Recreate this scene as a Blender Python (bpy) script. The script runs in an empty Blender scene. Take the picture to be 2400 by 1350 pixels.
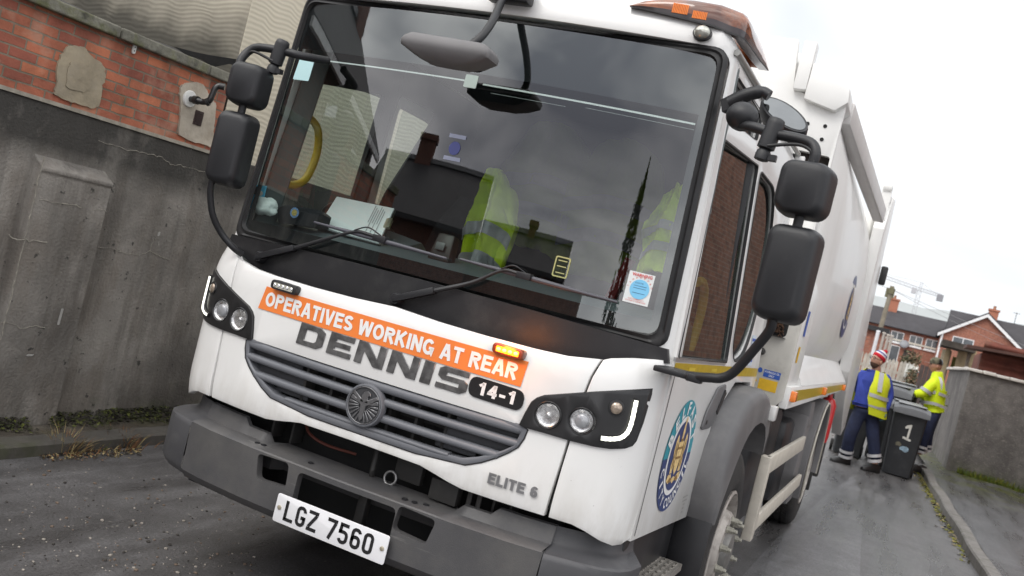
import bpy, bmesh, math, random
from mathutils import Vector, Matrix, noise as mnoise
random.seed(7)
sc = bpy.context.scene
COL = sc.collection
PI = math.pi
V = Vector
# ------------------------------------------------------------------ camera
cam_d = bpy.data.cameras.new('camera'); cam = bpy.data.objects.new('camera', cam_d); COL.objects.link(cam)
CL = V((1.833618, -3.257117, 1.617485)); CE = (1.559281, -0.245225, 0.409241)
cam.location = CL; cam.rotation_euler = CE
cam_d.sensor_width = 36; cam_d.lens = 33.083; cam_d.clip_start = 0.05; cam_d.clip_end = 6000
cam_d.dof.use_dof = True; cam_d.dof.focus_distance = 4.0; cam_d.dof.aperture_fstop = 4.8
sc.camera = cam
# ------------------------------------------------------------------ sky, sun, exposure
SUN_EL, SUN_AZ = math.radians(48), math.radians(200)
w = bpy.data.worlds.new('World'); sc.world = w; w.use_nodes = True
nt = w.node_tree; nt.nodes.clear()
def nd(t, tree=None, **k):
    n = (tree or nt).nodes.new(t)
    for a, b in k.items(): setattr(n, a, b)
    return n
def lk(a, b, tree=None): (tree or nt).links.new(a, b)
sky = nd('ShaderNodeTexSky', sky_type='NISHITA', sun_disc=False, sun_elevation=SUN_EL, sun_rotation=SUN_AZ)
tc = nd('ShaderNodeTexCoord'); sep = nd('ShaderNodeSeparateXYZ'); lk(tc.outputs['Generated'], sep.inputs[0])
mp = nd('ShaderNodeMapping'); mp.inputs['Scale'].default_value = (1.6, 1.6, 5.0); lk(tc.outputs['Generated'], mp.inputs[0])
n1 = nd('ShaderNodeTexNoise'); n1.inputs['Scale'].default_value = 1.5; n1.inputs['Detail'].default_value = 4; n1.inputs['Roughness'].default_value = .48; n1.inputs['Distortion'].default_value = .6
lk(mp.outputs[0], n1.inputs['Vector'])
r1 = nd('ShaderNodeValToRGB'); r1.color_ramp.elements[0].position = .36; r1.color_ramp.elements[1].position = .68
r1.color_ramp.elements[0].color = (9, 9.2, 10.2, 1); r1.color_ramp.elements[1].color = (33, 32.5, 31.5, 1)
lk(n1.outputs['Fac'], r1.inputs[0])
# the cloud sheet is thinner and brighter over the far end of the alley, heavier and darker low down behind
rb = nd('ShaderNodeMapRange'); rb.inputs['From Min'].default_value = -.3; rb.inputs['From Max'].default_value = .6
rb.inputs['To Min'].default_value = 0; rb.inputs['To Max'].default_value = 1; lk(sep.outputs['Y'], rb.inputs['Value'])
rz = nd('ShaderNodeValToRGB'); e = rz.color_ramp.elements
e[0].position = 0; e[0].color = (1.05, 1.05, 1.08, 1); e[1].position = .75; e[1].color = (1.6, 1.6, 1.58, 1)
x_ = e.new(.2); x_.color = (.62, .62, .66, 1); x_ = e.new(.42); x_.color = (1.2, 1.2, 1.2, 1)
lk(sep.outputs['Z'], rz.inputs[0])
m1 = nd('ShaderNodeMix', data_type='RGBA', blend_type='MULTIPLY'); m1.inputs['Factor'].default_value = 1
lk(r1.outputs[0], m1.inputs['A']); lk(rz.outputs[0], m1.inputs['B'])
r2 = nd('ShaderNodeValToRGB'); r2.color_ramp.elements[0].position = .3; r2.color_ramp.elements[1].position = .7
r2.color_ramp.elements[0].color = (11.6, 12.2, 12.9, 1); r2.color_ramp.elements[1].color = (16.5, 16.6, 16.7, 1); lk(n1.outputs['Fac'], r2.inputs[0])
m2 = nd('ShaderNodeMix', data_type='RGBA'); lk(rb.outputs[0], m2.inputs['Factor']); lk(m1.outputs['Result'], m2.inputs['A']); lk(r2.outputs[0], m2.inputs['B'])
m3 = nd('ShaderNodeMix', data_type='RGBA'); m3.inputs['Factor'].default_value = .9; lk(sky.outputs[0], m3.inputs['A']); lk(m2.outputs['Result'], m3.inputs['B'])
bg = nd('ShaderNodeBackground'); bg.inputs['Strength'].default_value = .07; lk(m3.outputs['Result'], bg.inputs[0])
wo = nd('ShaderNodeOutputWorld'); lk(bg.outputs[0], wo.inputs[0])
sl = bpy.data.lights.new('sun', 'SUN'); sun = bpy.data.objects.new('sun', sl); COL.objects.link(sun)
sl.energy = .9; sl.angle = math.radians(25); sl.color = (1, .96, .9)
sd = V((math.sin(SUN_AZ)*math.cos(SUN_EL), math.cos(SUN_AZ)*math.cos(SUN_EL), math.sin(SUN_EL)))
sun.rotation_euler = sd.to_track_quat('Z', 'Y').to_euler(); sun.location = (0, 0, 30)
sc.view_settings.view_transform = 'Standard'; sc.view_settings.look = 'None'
sc.view_settings.exposure = 0.22; sc.view_settings.gamma = 1; sc.view_settings.use_curve_mapping = False
# ------------------------------------------------------------------ measuring: a pixel of the photo (2400 wide) to a point on a real plane/surface
RM = cam.rotation_euler.to_matrix()
def ray(u, v): return RM @ V(((u-1200)/2205.512, -(v-675)/2205.512, -1))
def at(u, v, x=None, y=None, z=None):
    d = ray(u, v)
    i, val = (0, x) if x is not None else (1, y) if y is not None else (2, z)
    return CL + d*((val-CL[i])/d[i])
def ony(u, v, f, off=0):
    y = 0
    for k in range(50):
        p = at(u, v, y=y); y = .5*y+.5*(f(p.x, p.z)+off)
    return p
def onx(u, v, f, off=0):
    x = 1.1
    for k in range(50):
        p = at(u, v, x=x); x = .5*x+.5*(f(p.y, p.z)+off)
    return p
# ------------------------------------------------------------------ materials
def setup(name):
    m = bpy.data.materials.new(name); m.use_nodes = True; t = m.node_tree
    b = t.nodes['Principled BSDF']; return m, t, b
def M(name, col, rough=.5, metal=0, var=.12, scale=6, bump=0, bscale=80, coat=0, spec=.5, dirt=None, emit=None, alpha=None, speck=None):
    m, t, b = setup(name)
    b.inputs['Roughness'].default_value = rough; b.inputs['Metallic'].default_value = metal
    b.inputs['Coat Weight'].default_value = coat; b.inputs['Coat Roughness'].default_value = .06
    b.inputs['Specular IOR Level'].default_value = spec
    tc = nd('ShaderNodeTexCoord', t)
    n = nd('ShaderNodeTexNoise', t); n.inputs['Scale'].default_value = scale; n.inputs['Detail'].default_value = 6; n.inputs['Roughness'].default_value = .6
    lk(tc.outputs['Object'], n.inputs['Vector'], t)
    r = nd('ShaderNodeValToRGB', t); r.color_ramp.elements[0].position = .3; r.color_ramp.elements[1].position = .7
    r.color_ramp.elements[0].color = tuple(c*(1-var) for c in col)+(1,); r.color_ramp.elements[1].color = tuple(min(1, c*(1+var*.8)) for c in col)+(1,)
    lk(n.outputs['Fac'], r.inputs[0], t); out = r.outputs[0]
    for dd in (dirt or []):
        dc, ds, lo, hi, amt = dd[:5]
        n2 = nd('ShaderNodeTexNoise', t); n2.inputs['Scale'].default_value = ds; n2.inputs['Detail'].default_value = 8; n2.inputs['Roughness'].default_value = .65
        if len(dd) > 5:
            mpn = nd('ShaderNodeMapping', t); mpn.inputs['Scale'].default_value = dd[5]; lk(tc.outputs['Object'], mpn.inputs[0], t); lk(mpn.outputs[0], n2.inputs['Vector'], t)
        else: lk(tc.outputs['Object'], n2.inputs['Vector'], t)
        mr = nd('ShaderNodeMapRange', t); mr.inputs['From Min'].default_value = lo; mr.inputs['From Max'].default_value = hi; mr.inputs['To Max'].default_value = amt
        lk(n2.outputs['Fac'], mr.inputs['Value'], t)
        fac = mr.outputs[0]
        if len(dd) > 6:   # (axis, a, b): the mask fades in from coordinate a to b
            ax, a0, b0 = dd[6]
            sp = nd('ShaderNodeSeparateXYZ', t); lk(tc.outputs['Object'], sp.inputs[0], t)
            m4 = nd('ShaderNodeMapRange', t); m4.inputs['From Min'].default_value = a0; m4.inputs['From Max'].default_value = b0; lk(sp.outputs['XYZ'.index(ax)], m4.inputs['Value'], t)
            mu = nd('ShaderNodeMath', t, operation='MULTIPLY'); lk(fac, mu.inputs[0], t); lk(m4.outputs[0], mu.inputs[1], t); fac = mu.outputs[0]
        mx = nd('ShaderNodeMix', t, data_type='RGBA'); lk(fac, mx.inputs['Factor'], t); lk(out, mx.inputs['A'], t); mx.inputs['B'].default_value = tuple(dc)+(1,)
        out = mx.outputs['Result']
    lk(out, b.inputs['Base Color'], t)
    if bump:
        nb = nd('ShaderNodeTexNoise', t); nb.inputs['Scale'].default_value = bscale; nb.inputs['Detail'].default_value = 5; lk(tc.outputs['Object'], nb.inputs['Vector'], t)
        bp = nd('ShaderNodeBump', t); bp.inputs['Strength'].default_value = bump; bp.inputs['Distance'].default_value = .01; lk(nb.outputs['Fac'], bp.inputs['Height'], t); lk(bp.outputs[0], b.inputs['Normal'], t)
    if emit:
        b.inputs['Emission Color'].default_value = tuple(emit[0])+(1,); b.inputs['Emission Strength'].default_value = emit[1]
    return m
def brick(name, c1, c2, mortar, axes, bw=.225, bh=.075, ms=.012, dirt=None, rough=.85, shear=0):
    m, t, b = setup(name); b.inputs['Roughness'].default_value = rough
    tc = nd('ShaderNodeTexCoord', t); sp = nd('ShaderNodeSeparateXYZ', t); cb = nd('ShaderNodeCombineXYZ', t)
    lk(tc.outputs['Object'], sp.inputs[0], t); lk(sp.outputs['XYZ'.index(axes[0])], cb.inputs[0], t); lk(sp.outputs['XYZ'.index(axes[1])], cb.inputs[1], t)
    nw = nd('ShaderNodeTexNoise', t); nw.inputs['Scale'].default_value = 9; lk(tc.outputs['Object'], nw.inputs['Vector'], t)
    ad = nd('ShaderNodeMix', t, data_type='VECTOR'); ad.inputs['Factor'].default_value = .012; lk(cb.outputs[0], ad.inputs['A'], t); lk(nw.outputs['Color'], ad.inputs['B'], t)
    bt = nd('ShaderNodeTexBrick', t); lk(ad.outputs['Result'], bt.inputs['Vector'], t)
    bt.inputs['Scale'].default_value = 1; bt.inputs['Brick Width'].default_value = bw; bt.inputs['Row Height'].default_value = bh; bt.inputs['Mortar Size'].default_value = ms*.5; bt.inputs['Mortar Smooth'].default_value = .25
    bt.inputs['Color1'].default_value = tuple(c1)+(1,); bt.inputs['Color2'].default_value = tuple(c2)+(1,); bt.inputs['Mortar'].default_value = tuple(mortar)+(1,)
    n = nd('ShaderNodeTexNoise', t); n.inputs['Scale'].default_value = 7; n.inputs['Detail'].default_value = 8; lk(tc.outputs['Object'], n.inputs['Vector'], t)
    r = nd('ShaderNodeValToRGB', t); r.color_ramp.elements[0].position = .3; r.color_ramp.elements[0].color = (.55, .55, .55, 1); r.color_ramp.elements[1].position = .65; r.color_ramp.elements[1].color = (1.15, 1.12, 1.1, 1)
    lk(n.outputs['Fac'], r.inputs[0], t)
    mx = nd('ShaderNodeMix', t, data_type='RGBA', blend_type='MULTIPLY'); mx.inputs['Factor'].default_value = .8; lk(bt.outputs['Color'], mx.inputs['A'], t); lk(r.outputs[0], mx.inputs['B'], t); out = mx.outputs['Result']
    for dc, ds, lo, hi, amt in (dirt or []):
        n2 = nd('ShaderNodeTexNoise', t); n2.inputs['Scale'].default_value = ds; n2.inputs['Detail'].default_value = 7; lk(tc.outputs['Object'], n2.inputs['Vector'], t)
        mr = nd('ShaderNodeMapRange', t); mr.inputs['From Min'].default_value = lo; mr.inputs['From Max'].default_value = hi; mr.inputs['To Max'].default_value = amt; lk(n2.outputs['Fac'], mr.inputs['Value'], t)
        m5 = nd('ShaderNodeMix', t, data_type='RGBA'); lk(mr.outputs[0], m5.inputs['Factor'], t); lk(out, m5.inputs['A'], t); m5.inputs['B'].default_value = tuple(dc)+(1,); out = m5.outputs['Result']
    lk(out, b.inputs['Base Color'], t)
    iv = nd('ShaderNodeMath', t, operation='SUBTRACT'); iv.inputs[0].default_value = 1; lk(bt.outputs['Fac'], iv.inputs[1], t)
    n3 = nd('ShaderNodeTexNoise', t); n3.inputs['Scale'].default_value = 60; lk(tc.outputs['Object'], n3.inputs['Vector'], t)
    a2 = nd('ShaderNodeMath', t, operation='MULTIPLY_ADD'); lk(n3.outputs['Fac'], a2.inputs[0], t); a2.inputs[1].default_value = .35; lk(iv.outputs[0], a2.inputs[2], t)
    bp = nd('ShaderNodeBump', t); bp.inputs['Strength'].default_value = .7; bp.inputs['Distance'].default_value = .012; lk(a2.outputs[0], bp.inputs['Height'], t); lk(bp.outputs[0], b.inputs['Normal'], t)
    return m
def glassmat(name, tint, ior=1.65, rough=0.0, wob=0):
    m = bpy.data.materials.new(name); m.use_nodes = True; t = m.node_tree; t.nodes.clear()
    o = nd('ShaderNodeOutputMaterial', t); mx = nd('ShaderNodeMixShader', t); tr = nd('ShaderNodeBsdfTransparent', t); gl = nd('ShaderNodeBsdfGlossy', t); fr = nd('ShaderNodeFresnel', t)
    geo = nd('ShaderNodeNewGeometry', t)
    mr = nd('ShaderNodeMapRange', t); mr.inputs['To Min'].default_value = ior; mr.inputs['To Max'].default_value = 1/ior; lk(geo.outputs['Backfacing'], mr.inputs['Value'], t)
    fr.inputs['IOR'].default_value = ior
    lw = nd('ShaderNodeLayerWeight', t)
    pw = nd('ShaderNodeMath', t, operation='POWER'); pw.inputs[1].default_value = 5; lk(lw.outputs['Facing'], pw.inputs[0], t)
    ma = nd('ShaderNodeMapRange', t); f0 = ((ior-1)/(ior+1))**2; ma.inputs['To Min'].default_value = f0; ma.inputs['To Max'].default_value = 1; lk(pw.outputs[0], ma.inputs['Value'], t)
    tr.inputs[0].default_value = tuple(tint)+(1,); gl.inputs['Roughness'].default_value = rough
    lk(ma.outputs[0], mx.inputs[0], t); lk(tr.outputs[0], mx.inputs[1], t); lk(gl.outputs[0], mx.inputs[2], t); lk(mx.outputs[0], o.inputs[0], t)
    if wob:
        tc = nd('ShaderNodeTexCoord', t); n = nd('ShaderNodeTexNoise', t); n.inputs['Scale'].default_value = 1.2; n.inputs['Detail'].default_value = 1; lk(tc.outputs['Object'], n.inputs['Vector'], t)
        bp = nd('ShaderNodeBump', t); bp.inputs['Strength'].default_value = wob; bp.inputs['Distance'].default_value = .02; lk(n.outputs['Fac'], bp.inputs['Height'], t); lk(bp.outputs[0], gl.inputs['Normal'], t)
    return m
WHITE = M('white_paint', (.79, .785, .77), .32, var=.025, scale=3, coat=.5, dirt=[((.42, .38, .31), 9, .42, .75, .55, (1, 1, .35), ('Z', 1.02, .78)), ((.2, .17, .14), 75, .70, .74, .7), ((.5, .47, .42), 5, .58, .95, .25, (1, 1, .6))])
WHITE2 = M('white_body_paint', (.8, .795, .775), .4, var=.04, scale=2, coat=.2, dirt=[((.45, .42, .36), 3.5, .55, .9, .4, (1, .5, .25))])
GRIMY = M('grimy_white_steel', (.6, .58, .53), .5, var=.1, scale=4, dirt=[((.25, .22, .18), 6, .55, .85, .6), ((.3, .24, .17), 2.2, .55, .8, .4)], bump=.05)
BEIGE = M('dirty_cream_steel', (.55, .51, .44), .55, var=.12, scale=9, dirt=[((.22, .18, .14), 7, .55, .85, .55)], bump=.05)
GREYPL = M('grey_bumper_plastic', (.07, .069, .072), .52, var=.14, scale=3, bump=.12, bscale=260, dirt=[((.15, .142, .13), 4, .45, .8, .5), ((.035, .035, .037), 14, .64, .8, .5), ((.3, .29, .275), 9, .64, .72, .5, (.25, 1, 5))])
GREYGR = M('grey_grille_plastic', (.14, .146, .162), .48, var=.12, scale=4, bump=.08, bscale=300, dirt=[((.22, .21, .2), 9, .55, .85, .4), ((.03, .03, .03), 30, .68, .76, .6)])
BLACKPL = M('black_textured_plastic', (.016, .016, .018), .45, var=.2, scale=5, bump=.15, bscale=420, dirt=[((.075, .073, .07), 6, .52, .85, .5)])
MIRRPL = M('black_mirror_plastic', (.014, .0145, .017), .42, var=.15, scale=5, bump=.14, bscale=500, dirt=[((.06, .06, .06), 11, .62, .85, .35)])
MIRRGR = M('weathered_grey_plastic', (.16, .155, .157), .6, var=.1, scale=6, bump=.15, bscale=400)
RUBBER = M('black_rubber', (.016, .016, .017), .5, var=.2, scale=8, dirt=[((.07, .06, .055), 9, .55, .85, .5)])
TYRE = M('tyre_rubber', (.024, .023, .023), .75, var=.25, scale=9, bump=.2, bscale=150, dirt=[((.09, .08, .07), 7, .5, .8, .5)])
VOID = M('dark_underside', (.012, .012, .012), .8, var=.3, scale=5)
DKMETAL = M('dark_chassis_metal', (.03, .029, .028), .6, var=.3, scale=8, dirt=[((.12, .1, .08), 8, .55, .85, .5)])
CHROME = M('chrome', (.75, .75, .76), .12, 1, var=.05)
SILVER = M('silver_badge', (.42, .42, .43), .28, .9, var=.12, scale=30)
DENNISM = M('brushed_steel_letters', (.2, .2, .2), .33, .7, var=.55, scale=22, dirt=[((.32, .32, .32), 45, .6, .72, .4)])
ORANGE = M('orange_vinyl', (.86, .23, .05), .35, var=.06, scale=3, coat=.4)
WVINYL = M('white_vinyl', (.83, .83, .82), .4, var=.02)
BVINYL = M('black_vinyl', (.012, .012, .013), .25, var=.1, coat=.3)
PLATEW = M('plate_white', (.82, .82, .84), .3, var=.03, coat=.4)
YELBAND = M('yellow_reflective_tape', (.52, .36, .01), .35, var=.12, scale=30, coat=.2, dirt=[((.3, .22, .03), 12, .5, .8, .4)])
TEAL = M('teal_vinyl', (.02, .3, .38), .35, var=.04)
NAVY = M('navy_vinyl', (.025, .05, .17), .35, var=.04)
GOLD = M('cream_gold_vinyl', (.8, .58, .26), .4, var=.3, scale=60)
GOLDDK = M('brown_gold_vinyl', (.28, .16, .05), .4, var=.3, scale=60)
LAMPG = glassmat('lamp_lens', (.95, .95, .95), 1.5)
LAMPDK = M('lamp_housing_black', (.014, .014, .015), .35, var=.1, coat=.3)
REFL = M('lamp_reflector', (.8, .8, .8), .25, .85, var=.5, scale=70)
PROJ = M('projector_lens', (.42, .43, .45), .15, .3, var=.15, coat=.6)
LEDON = M('lit_led_strip', (.9, .9, .85), .4, emit=((1, 1, .86), 1.5))
AMBON = M('lit_amber_led', (.9, .4, .05), .4, emit=((1, .2, .0), 2.4))
AMBHOT = M('lit_amber_core', (1, .8, .3), .4, emit=((1, .5, .06), 4))
AMBL = M('amber_lens', (.75, .2, .03), .2, var=.2, scale=40, coat=.6, emit=((1, .25, .02), .1))
AMBOFF = M('amber_lens_dull', (.42, .12, .03), .25, var=.3, scale=40, coat=.5)
CLEARLED = M('unlit_led', (.45, .44, .38), .25, var=.4, scale=90, coat=.5)
INTDK = M('dark_cab_trim', (.02, .021, .023), .7, var=.2, scale=4, bump=.1, bscale=200)
INTGR = M('grey_cab_trim', (.11, .125, .125), .6, var=.12, scale=4, bump=.1, bscale=200)
DASHM = M('dash_plastic', (.1, .12, .13), .5, var=.12, scale=5)
SEATM = M('dark_seat_fabric', (.03, .03, .034), .9, var=.25, scale=20)
REDBELT = M('red_seat_belt', (.4, .02, .02), .7, var=.1)
YELPL = M('yellow_grab_handle', (.5, .34, .02), .42, var=.12, scale=20)
HIVIS = M('hi_vis_yellow', (.55, .72, .01), .75, var=.12, scale=7, bump=.25, bscale=30, emit=None)
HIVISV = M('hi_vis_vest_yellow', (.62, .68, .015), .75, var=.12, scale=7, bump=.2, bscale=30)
HIVISD = M('shaded_hi_vis_yellow', (.16, .21, .012), .8, var=.2, scale=7, bump=.25, bscale=30)  # darker copy of HIVIS: dimness at the cab back wall put into the colour
REFSTRIPD = M('shaded_reflective_strip', (.14, .14, .145), .5, .1, var=.15, scale=40)  # darker copy of REFSTRIP, same painted shade for the rear jackets
REFSTRIP = M('grey_reflective_strip', (.4, .4, .41), .4, .2, var=.1, scale=40)
PAPER = M('paper', (.9, .93, .94), .8, var=.02)
CLOTHM = M('white_cloth', (.85, .9, .88), .9, var=.1, scale=12)
PHONE = M('blue_phone_case', (.12, .5, .75), .35, var=.05)
GLASS = glassmat('windscreen_glass', (.76, .84, .82), 2.35, .0, .06)
SGLASS = glassmat('side_window_glass', (.78, .84, .82), 2.1, .0)
SGLASSR = glassmat('passenger_window_glass', (.5, .56, .54), 3.0, .0)
SUNBAND = M('tinted_sun_band', (.018, .018, .02), .03, var=.1, spec=.85)
MGLASS = M('mirror_glass', (.6, .62, .63), .02, 1, var=.02)
STICKB = M('pale_blue_sticker', (.5, .74, .76), .5, var=.03)
STICKC = M('bright_blue_sticker', (.2, .55, .82), .5, var=.04)
STICKR = M('red_print', (.6, .03, .03), .5)
LBLUE = M('blue_safety_label', (.03, .1, .42), .5, var=.05)
LYEL = M('yellow_warning_label', (.75, .45, .02), .5, var=.08, scale=20)
# ------------------------------------------------------------------ mesh helpers
W0 = {}
def tag(o, label=None, cat=None, group=None, kind=None):
    if label: o['label'] = label
    if cat: o['category'] = cat
    if group: o['group'] = group
    if kind: o['kind'] = kind
    return o
def thing(name, loc, label, cat, group=None):
    o = bpy.data.objects.new(name, None); COL.objects.link(o); o.location = loc; o.empty_display_size = .2
    W0[o.name] = V(loc); return tag(o, label, cat, group)
def fin(bm, name, mats, parent=None, smooth=38, bevel=0, seg=2, label=None, cat=None, group=None, kind=None, bang=35, norm=True):
    if norm: bmesh.ops.recalc_face_normals(bm, faces=bm.faces)
    if bevel:
        es = [e for e in bm.edges if len(e.link_faces) == 2 and e.calc_face_angle(0) > math.radians(bang)]
        if es: bmesh.ops.bevel(bm, geom=es, offset=bevel, offset_type='OFFSET', segments=seg, profile=.5, affect='EDGES', clamp_overlap=True)
    if parent is not None: org = W0[parent.name]
    else:
        xs = [v.co for v in bm.verts]
        org = V(((min(c.x for c in xs)+max(c.x for c in xs))/2, (min(c.y for c in xs)+max(c.y for c in xs))/2, min(c.z for c in xs)))
        if kind == 'structure': org = V((0, 0, 0))
    bmesh.ops.translate(bm, verts=bm.verts, vec=-org)
    me = bpy.data.meshes.new(name); bm.to_mesh(me); bm.free()
    if smooth:
        me.polygons.foreach_set('use_smooth', [True]*len(me.polygons)); me.set_sharp_from_angle(angle=math.radians(smooth))
    for m in (mats if isinstance(mats, (list, tuple)) else [mats]): me.materials.append(m)
    o = bpy.data.objects.new(name, me); COL.objects.link(o)
    if parent is not None: o.parent = parent; W0[o.name] = org
    else: o.location = org; W0[o.name] = org
    return tag(o, label, cat, group, kind)
def B(): return bmesh.new()
def box(bm, a, b, rot=None, mi=0, taper=None):
    a, b = V(a), V(b); c = (a+b)/2; h = (b-a)/2
    vs = []
    for sx, sy, sz in ((-1,-1,-1),(1,-1,-1),(1,1,-1),(-1,1,-1),(-1,-1,1),(1,-1,1),(1,1,1),(-1,1,1)):
        k = taper if (taper and sz > 0) else 1
        p = V((sx*h.x*k, sy*h.y*k, sz*h.z))
        if rot is not None: p = rot @ p
        vs.append(bm.verts.new(c+p))
    for f in ((0,3,2,1),(4,5,6,7),(0,1,5,4),(1,2,6,5),(2,3,7,6),(3,0,4,7)):
        bm.faces.new([vs[i] for i in f]).material_index = mi
    return vs
def beam(bm, p, q, w, h, up=(0, 0, 1), mi=0):
    p, q = V(p), V(q); d = (q-p).normalized(); s = d.cross(V(up)).normalized(); u = s.cross(d)
    vs = [bm.verts.new(c+s*a*w/2+u*b*h/2) for c in (p, q) for a, b in ((-1,-1),(1,-1),(1,1),(-1,1))]
    for f in ((0,1,2,3),(7,6,5,4),(0,4,5,1),(1,5,6,2),(2,6,7,3),(3,7,4,0)): bm.faces.new([vs[i] for i in f]).material_index = mi
def smoothpath(pts, n=5):
    pts = [V(p) for p in pts]
    if len(pts) < 3: return pts
    out = []
    P = [pts[0]*2-pts[1]]+pts+[pts[-1]*2-pts[-2]]
    for i in range(1, len(P)-2):
        for k in range(n):
            t = k/n
            out.append(.5*((2*P[i])+(P[i+1]-P[i-1])*t+(2*P[i-1]-5*P[i]+4*P[i+1]-P[i+2])*t*t+(-P[i-1]+3*P[i]-3*P[i+1]+P[i+2])*t**3))
    return out+[pts[-1]]
def tube(bm, pts, r, n=10, mi=0, cap=True):
    pts = [V(p) for p in pts]; R = r if isinstance(r, (list, tuple)) else [r]*len(pts)
    rings = []; prev = None
    for i, p in enumerate(pts):
        d = (pts[min(i+1, len(pts)-1)]-pts[max(i-1, 0)]).normalized()
        if prev is None: s = d.orthogonal().normalized()
        else: s = (prev-d*prev.dot(d)).normalized()
        prev = s; u = d.cross(s)
        rings.append([bm.verts.new(p+(s*math.cos(2*PI*k/n)+u*math.sin(2*PI*k/n))*R[i]) for k in range(n)])
    for a, b in zip(rings, rings[1:]):
        for k in range(n): bm.faces.new((a[k], a[(k+1) % n], b[(k+1) % n], b[k])).material_index = mi
    if cap:
        bm.faces.new(rings[0][::-1]).material_index = mi; bm.faces.new(rings[-1]).material_index = mi
def lathe(bm, prof, mat=None, n=24, mi=0, cap=True):
    # prof: (radius, height along local z)
    mat = mat or Matrix()
    rings = [[bm.verts.new(mat @ V((r*math.cos(2*PI*k/n), r*math.sin(2*PI*k/n), h))) for k in range(n)] for r, h in prof]
    for a, b in zip(rings, rings[1:]):
        for k in range(n): bm.faces.new((a[k], a[(k+1) % n], b[(k+1) % n], b[k])).material_index = mi
    if cap:
        if prof[0][0] > 1e-4: bm.faces.new(rings[0][::-1]).material_index = mi
        if prof[-1][0] > 1e-4: bm.faces.new(rings[-1]).material_index = mi
def loft(bm, rings, closed=True, cap=True, mi=0):
    R = [[bm.verts.new(V(p)) for p in r] for r in rings]; n = len(R[0])
    for a, b in zip(R, R[1:]):
        for k in range(n if closed else n-1): bm.faces.new((a[k], a[(k+1) % n], b[(k+1) % n], b[k])).material_index = mi
    if cap and closed:
        bm.faces.new(R[0][::-1]).material_index = mi; bm.faces.new(R[-1]).material_index = mi
    return R
def rrect(x0, y0, x1, y1, r, n=4):
    o = []
    for cx, cy, a in ((x1-r, y0+r, -90), (x1-r, y1-r, 0), (x0+r, y1-r, 90), (x0+r, y0+r, 180)):
        for k in range(n+1):
            t = math.radians(a+90*k/n); o.append((cx+r*math.cos(t), cy+r*math.sin(t)))
    return o
def rpoly(pts, r, n=4):
    o = []; N = len(pts)
    for i in range(N):
        p = V(pts[i]).to_2d() if len(pts[i]) > 2 else V((pts[i][0], pts[i][1])); a = V((pts[i-1][0], pts[i-1][1])); b = V((pts[(i+1) % N][0], pts[(i+1) % N][1]))
        rr = r[i] if isinstance(r, (list, tuple)) else r
        d1 = (a-p); d2 = (b-p); q = min(rr, d1.length*.45, d2.length*.45)
        if q < 1e-5: o.append((p.x, p.y)); continue
        s = p+d1.normalized()*q; e = p+d2.normalized()*q
        for k in range(n+1):
            t = k/n; c = s*(1-t)**2+p*2*t*(1-t)+e*t*t; o.append((c.x, c.y))
    return o
def ell(cx, cy, rx, ry, n=32, a0=0): return [(cx+rx*math.cos(a0+2*PI*k/n), cy+ry*math.sin(a0+2*PI*k/n)) for k in range(n)]
def sheet(bm, loops, fn, thick=None, cuts=(), mi=0):
    """fill planar loops (first outer, others holes), cut along the first axis so it can bend, map by fn, give it thickness"""
    b2 = B(); es = []
    for lp in loops:
        vs = [b2.verts.new((p[0], p[1], 0)) for p in lp]
        for i in range(len(vs)): es.append(b2.edges.new((vs[i-1], vs[i])))
    if len(loops) == 1 : b2.faces.new(b2.verts[:])
    else: bmesh.ops.triangle_fill(b2, use_beauty=True, use_dissolve=False, edges=es)
    for ax, c in cuts:
        bmesh.ops.bisect_plane(b2, geom=b2.verts[:]+b2.edges[:]+b2.faces[:], dist=1e-6, plane_co=(c if ax == 0 else 0, c if ax == 1 else 0, 0), plane_no=(1 if ax == 0 else 0, 1 if ax == 1 else 0, 0))
    for v in b2.verts: v.co = fn(v.co.x, v.co.y)
    bmesh.ops.recalc_face_normals(b2, faces=b2.faces)
    if thick is not None:
        r = bmesh.ops.extrude_face_region(b2, geom=b2.faces[:])
        nv = [g for g in r['geom'] if isinstance(g, bmesh.types.BMVert)]
        bmesh.ops.translate(b2, verts=nv, vec=thick)
        bmesh.ops.recalc_face_normals(b2, faces=b2.faces)
    for f in b2.faces: f.material_index = mi
    me = bpy.data.meshes.new('tmp'); b2.to_mesh(me); b2.free(); bm.from_mesh(me); bpy.data.meshes.remove(me)
_tc = {}
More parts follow.
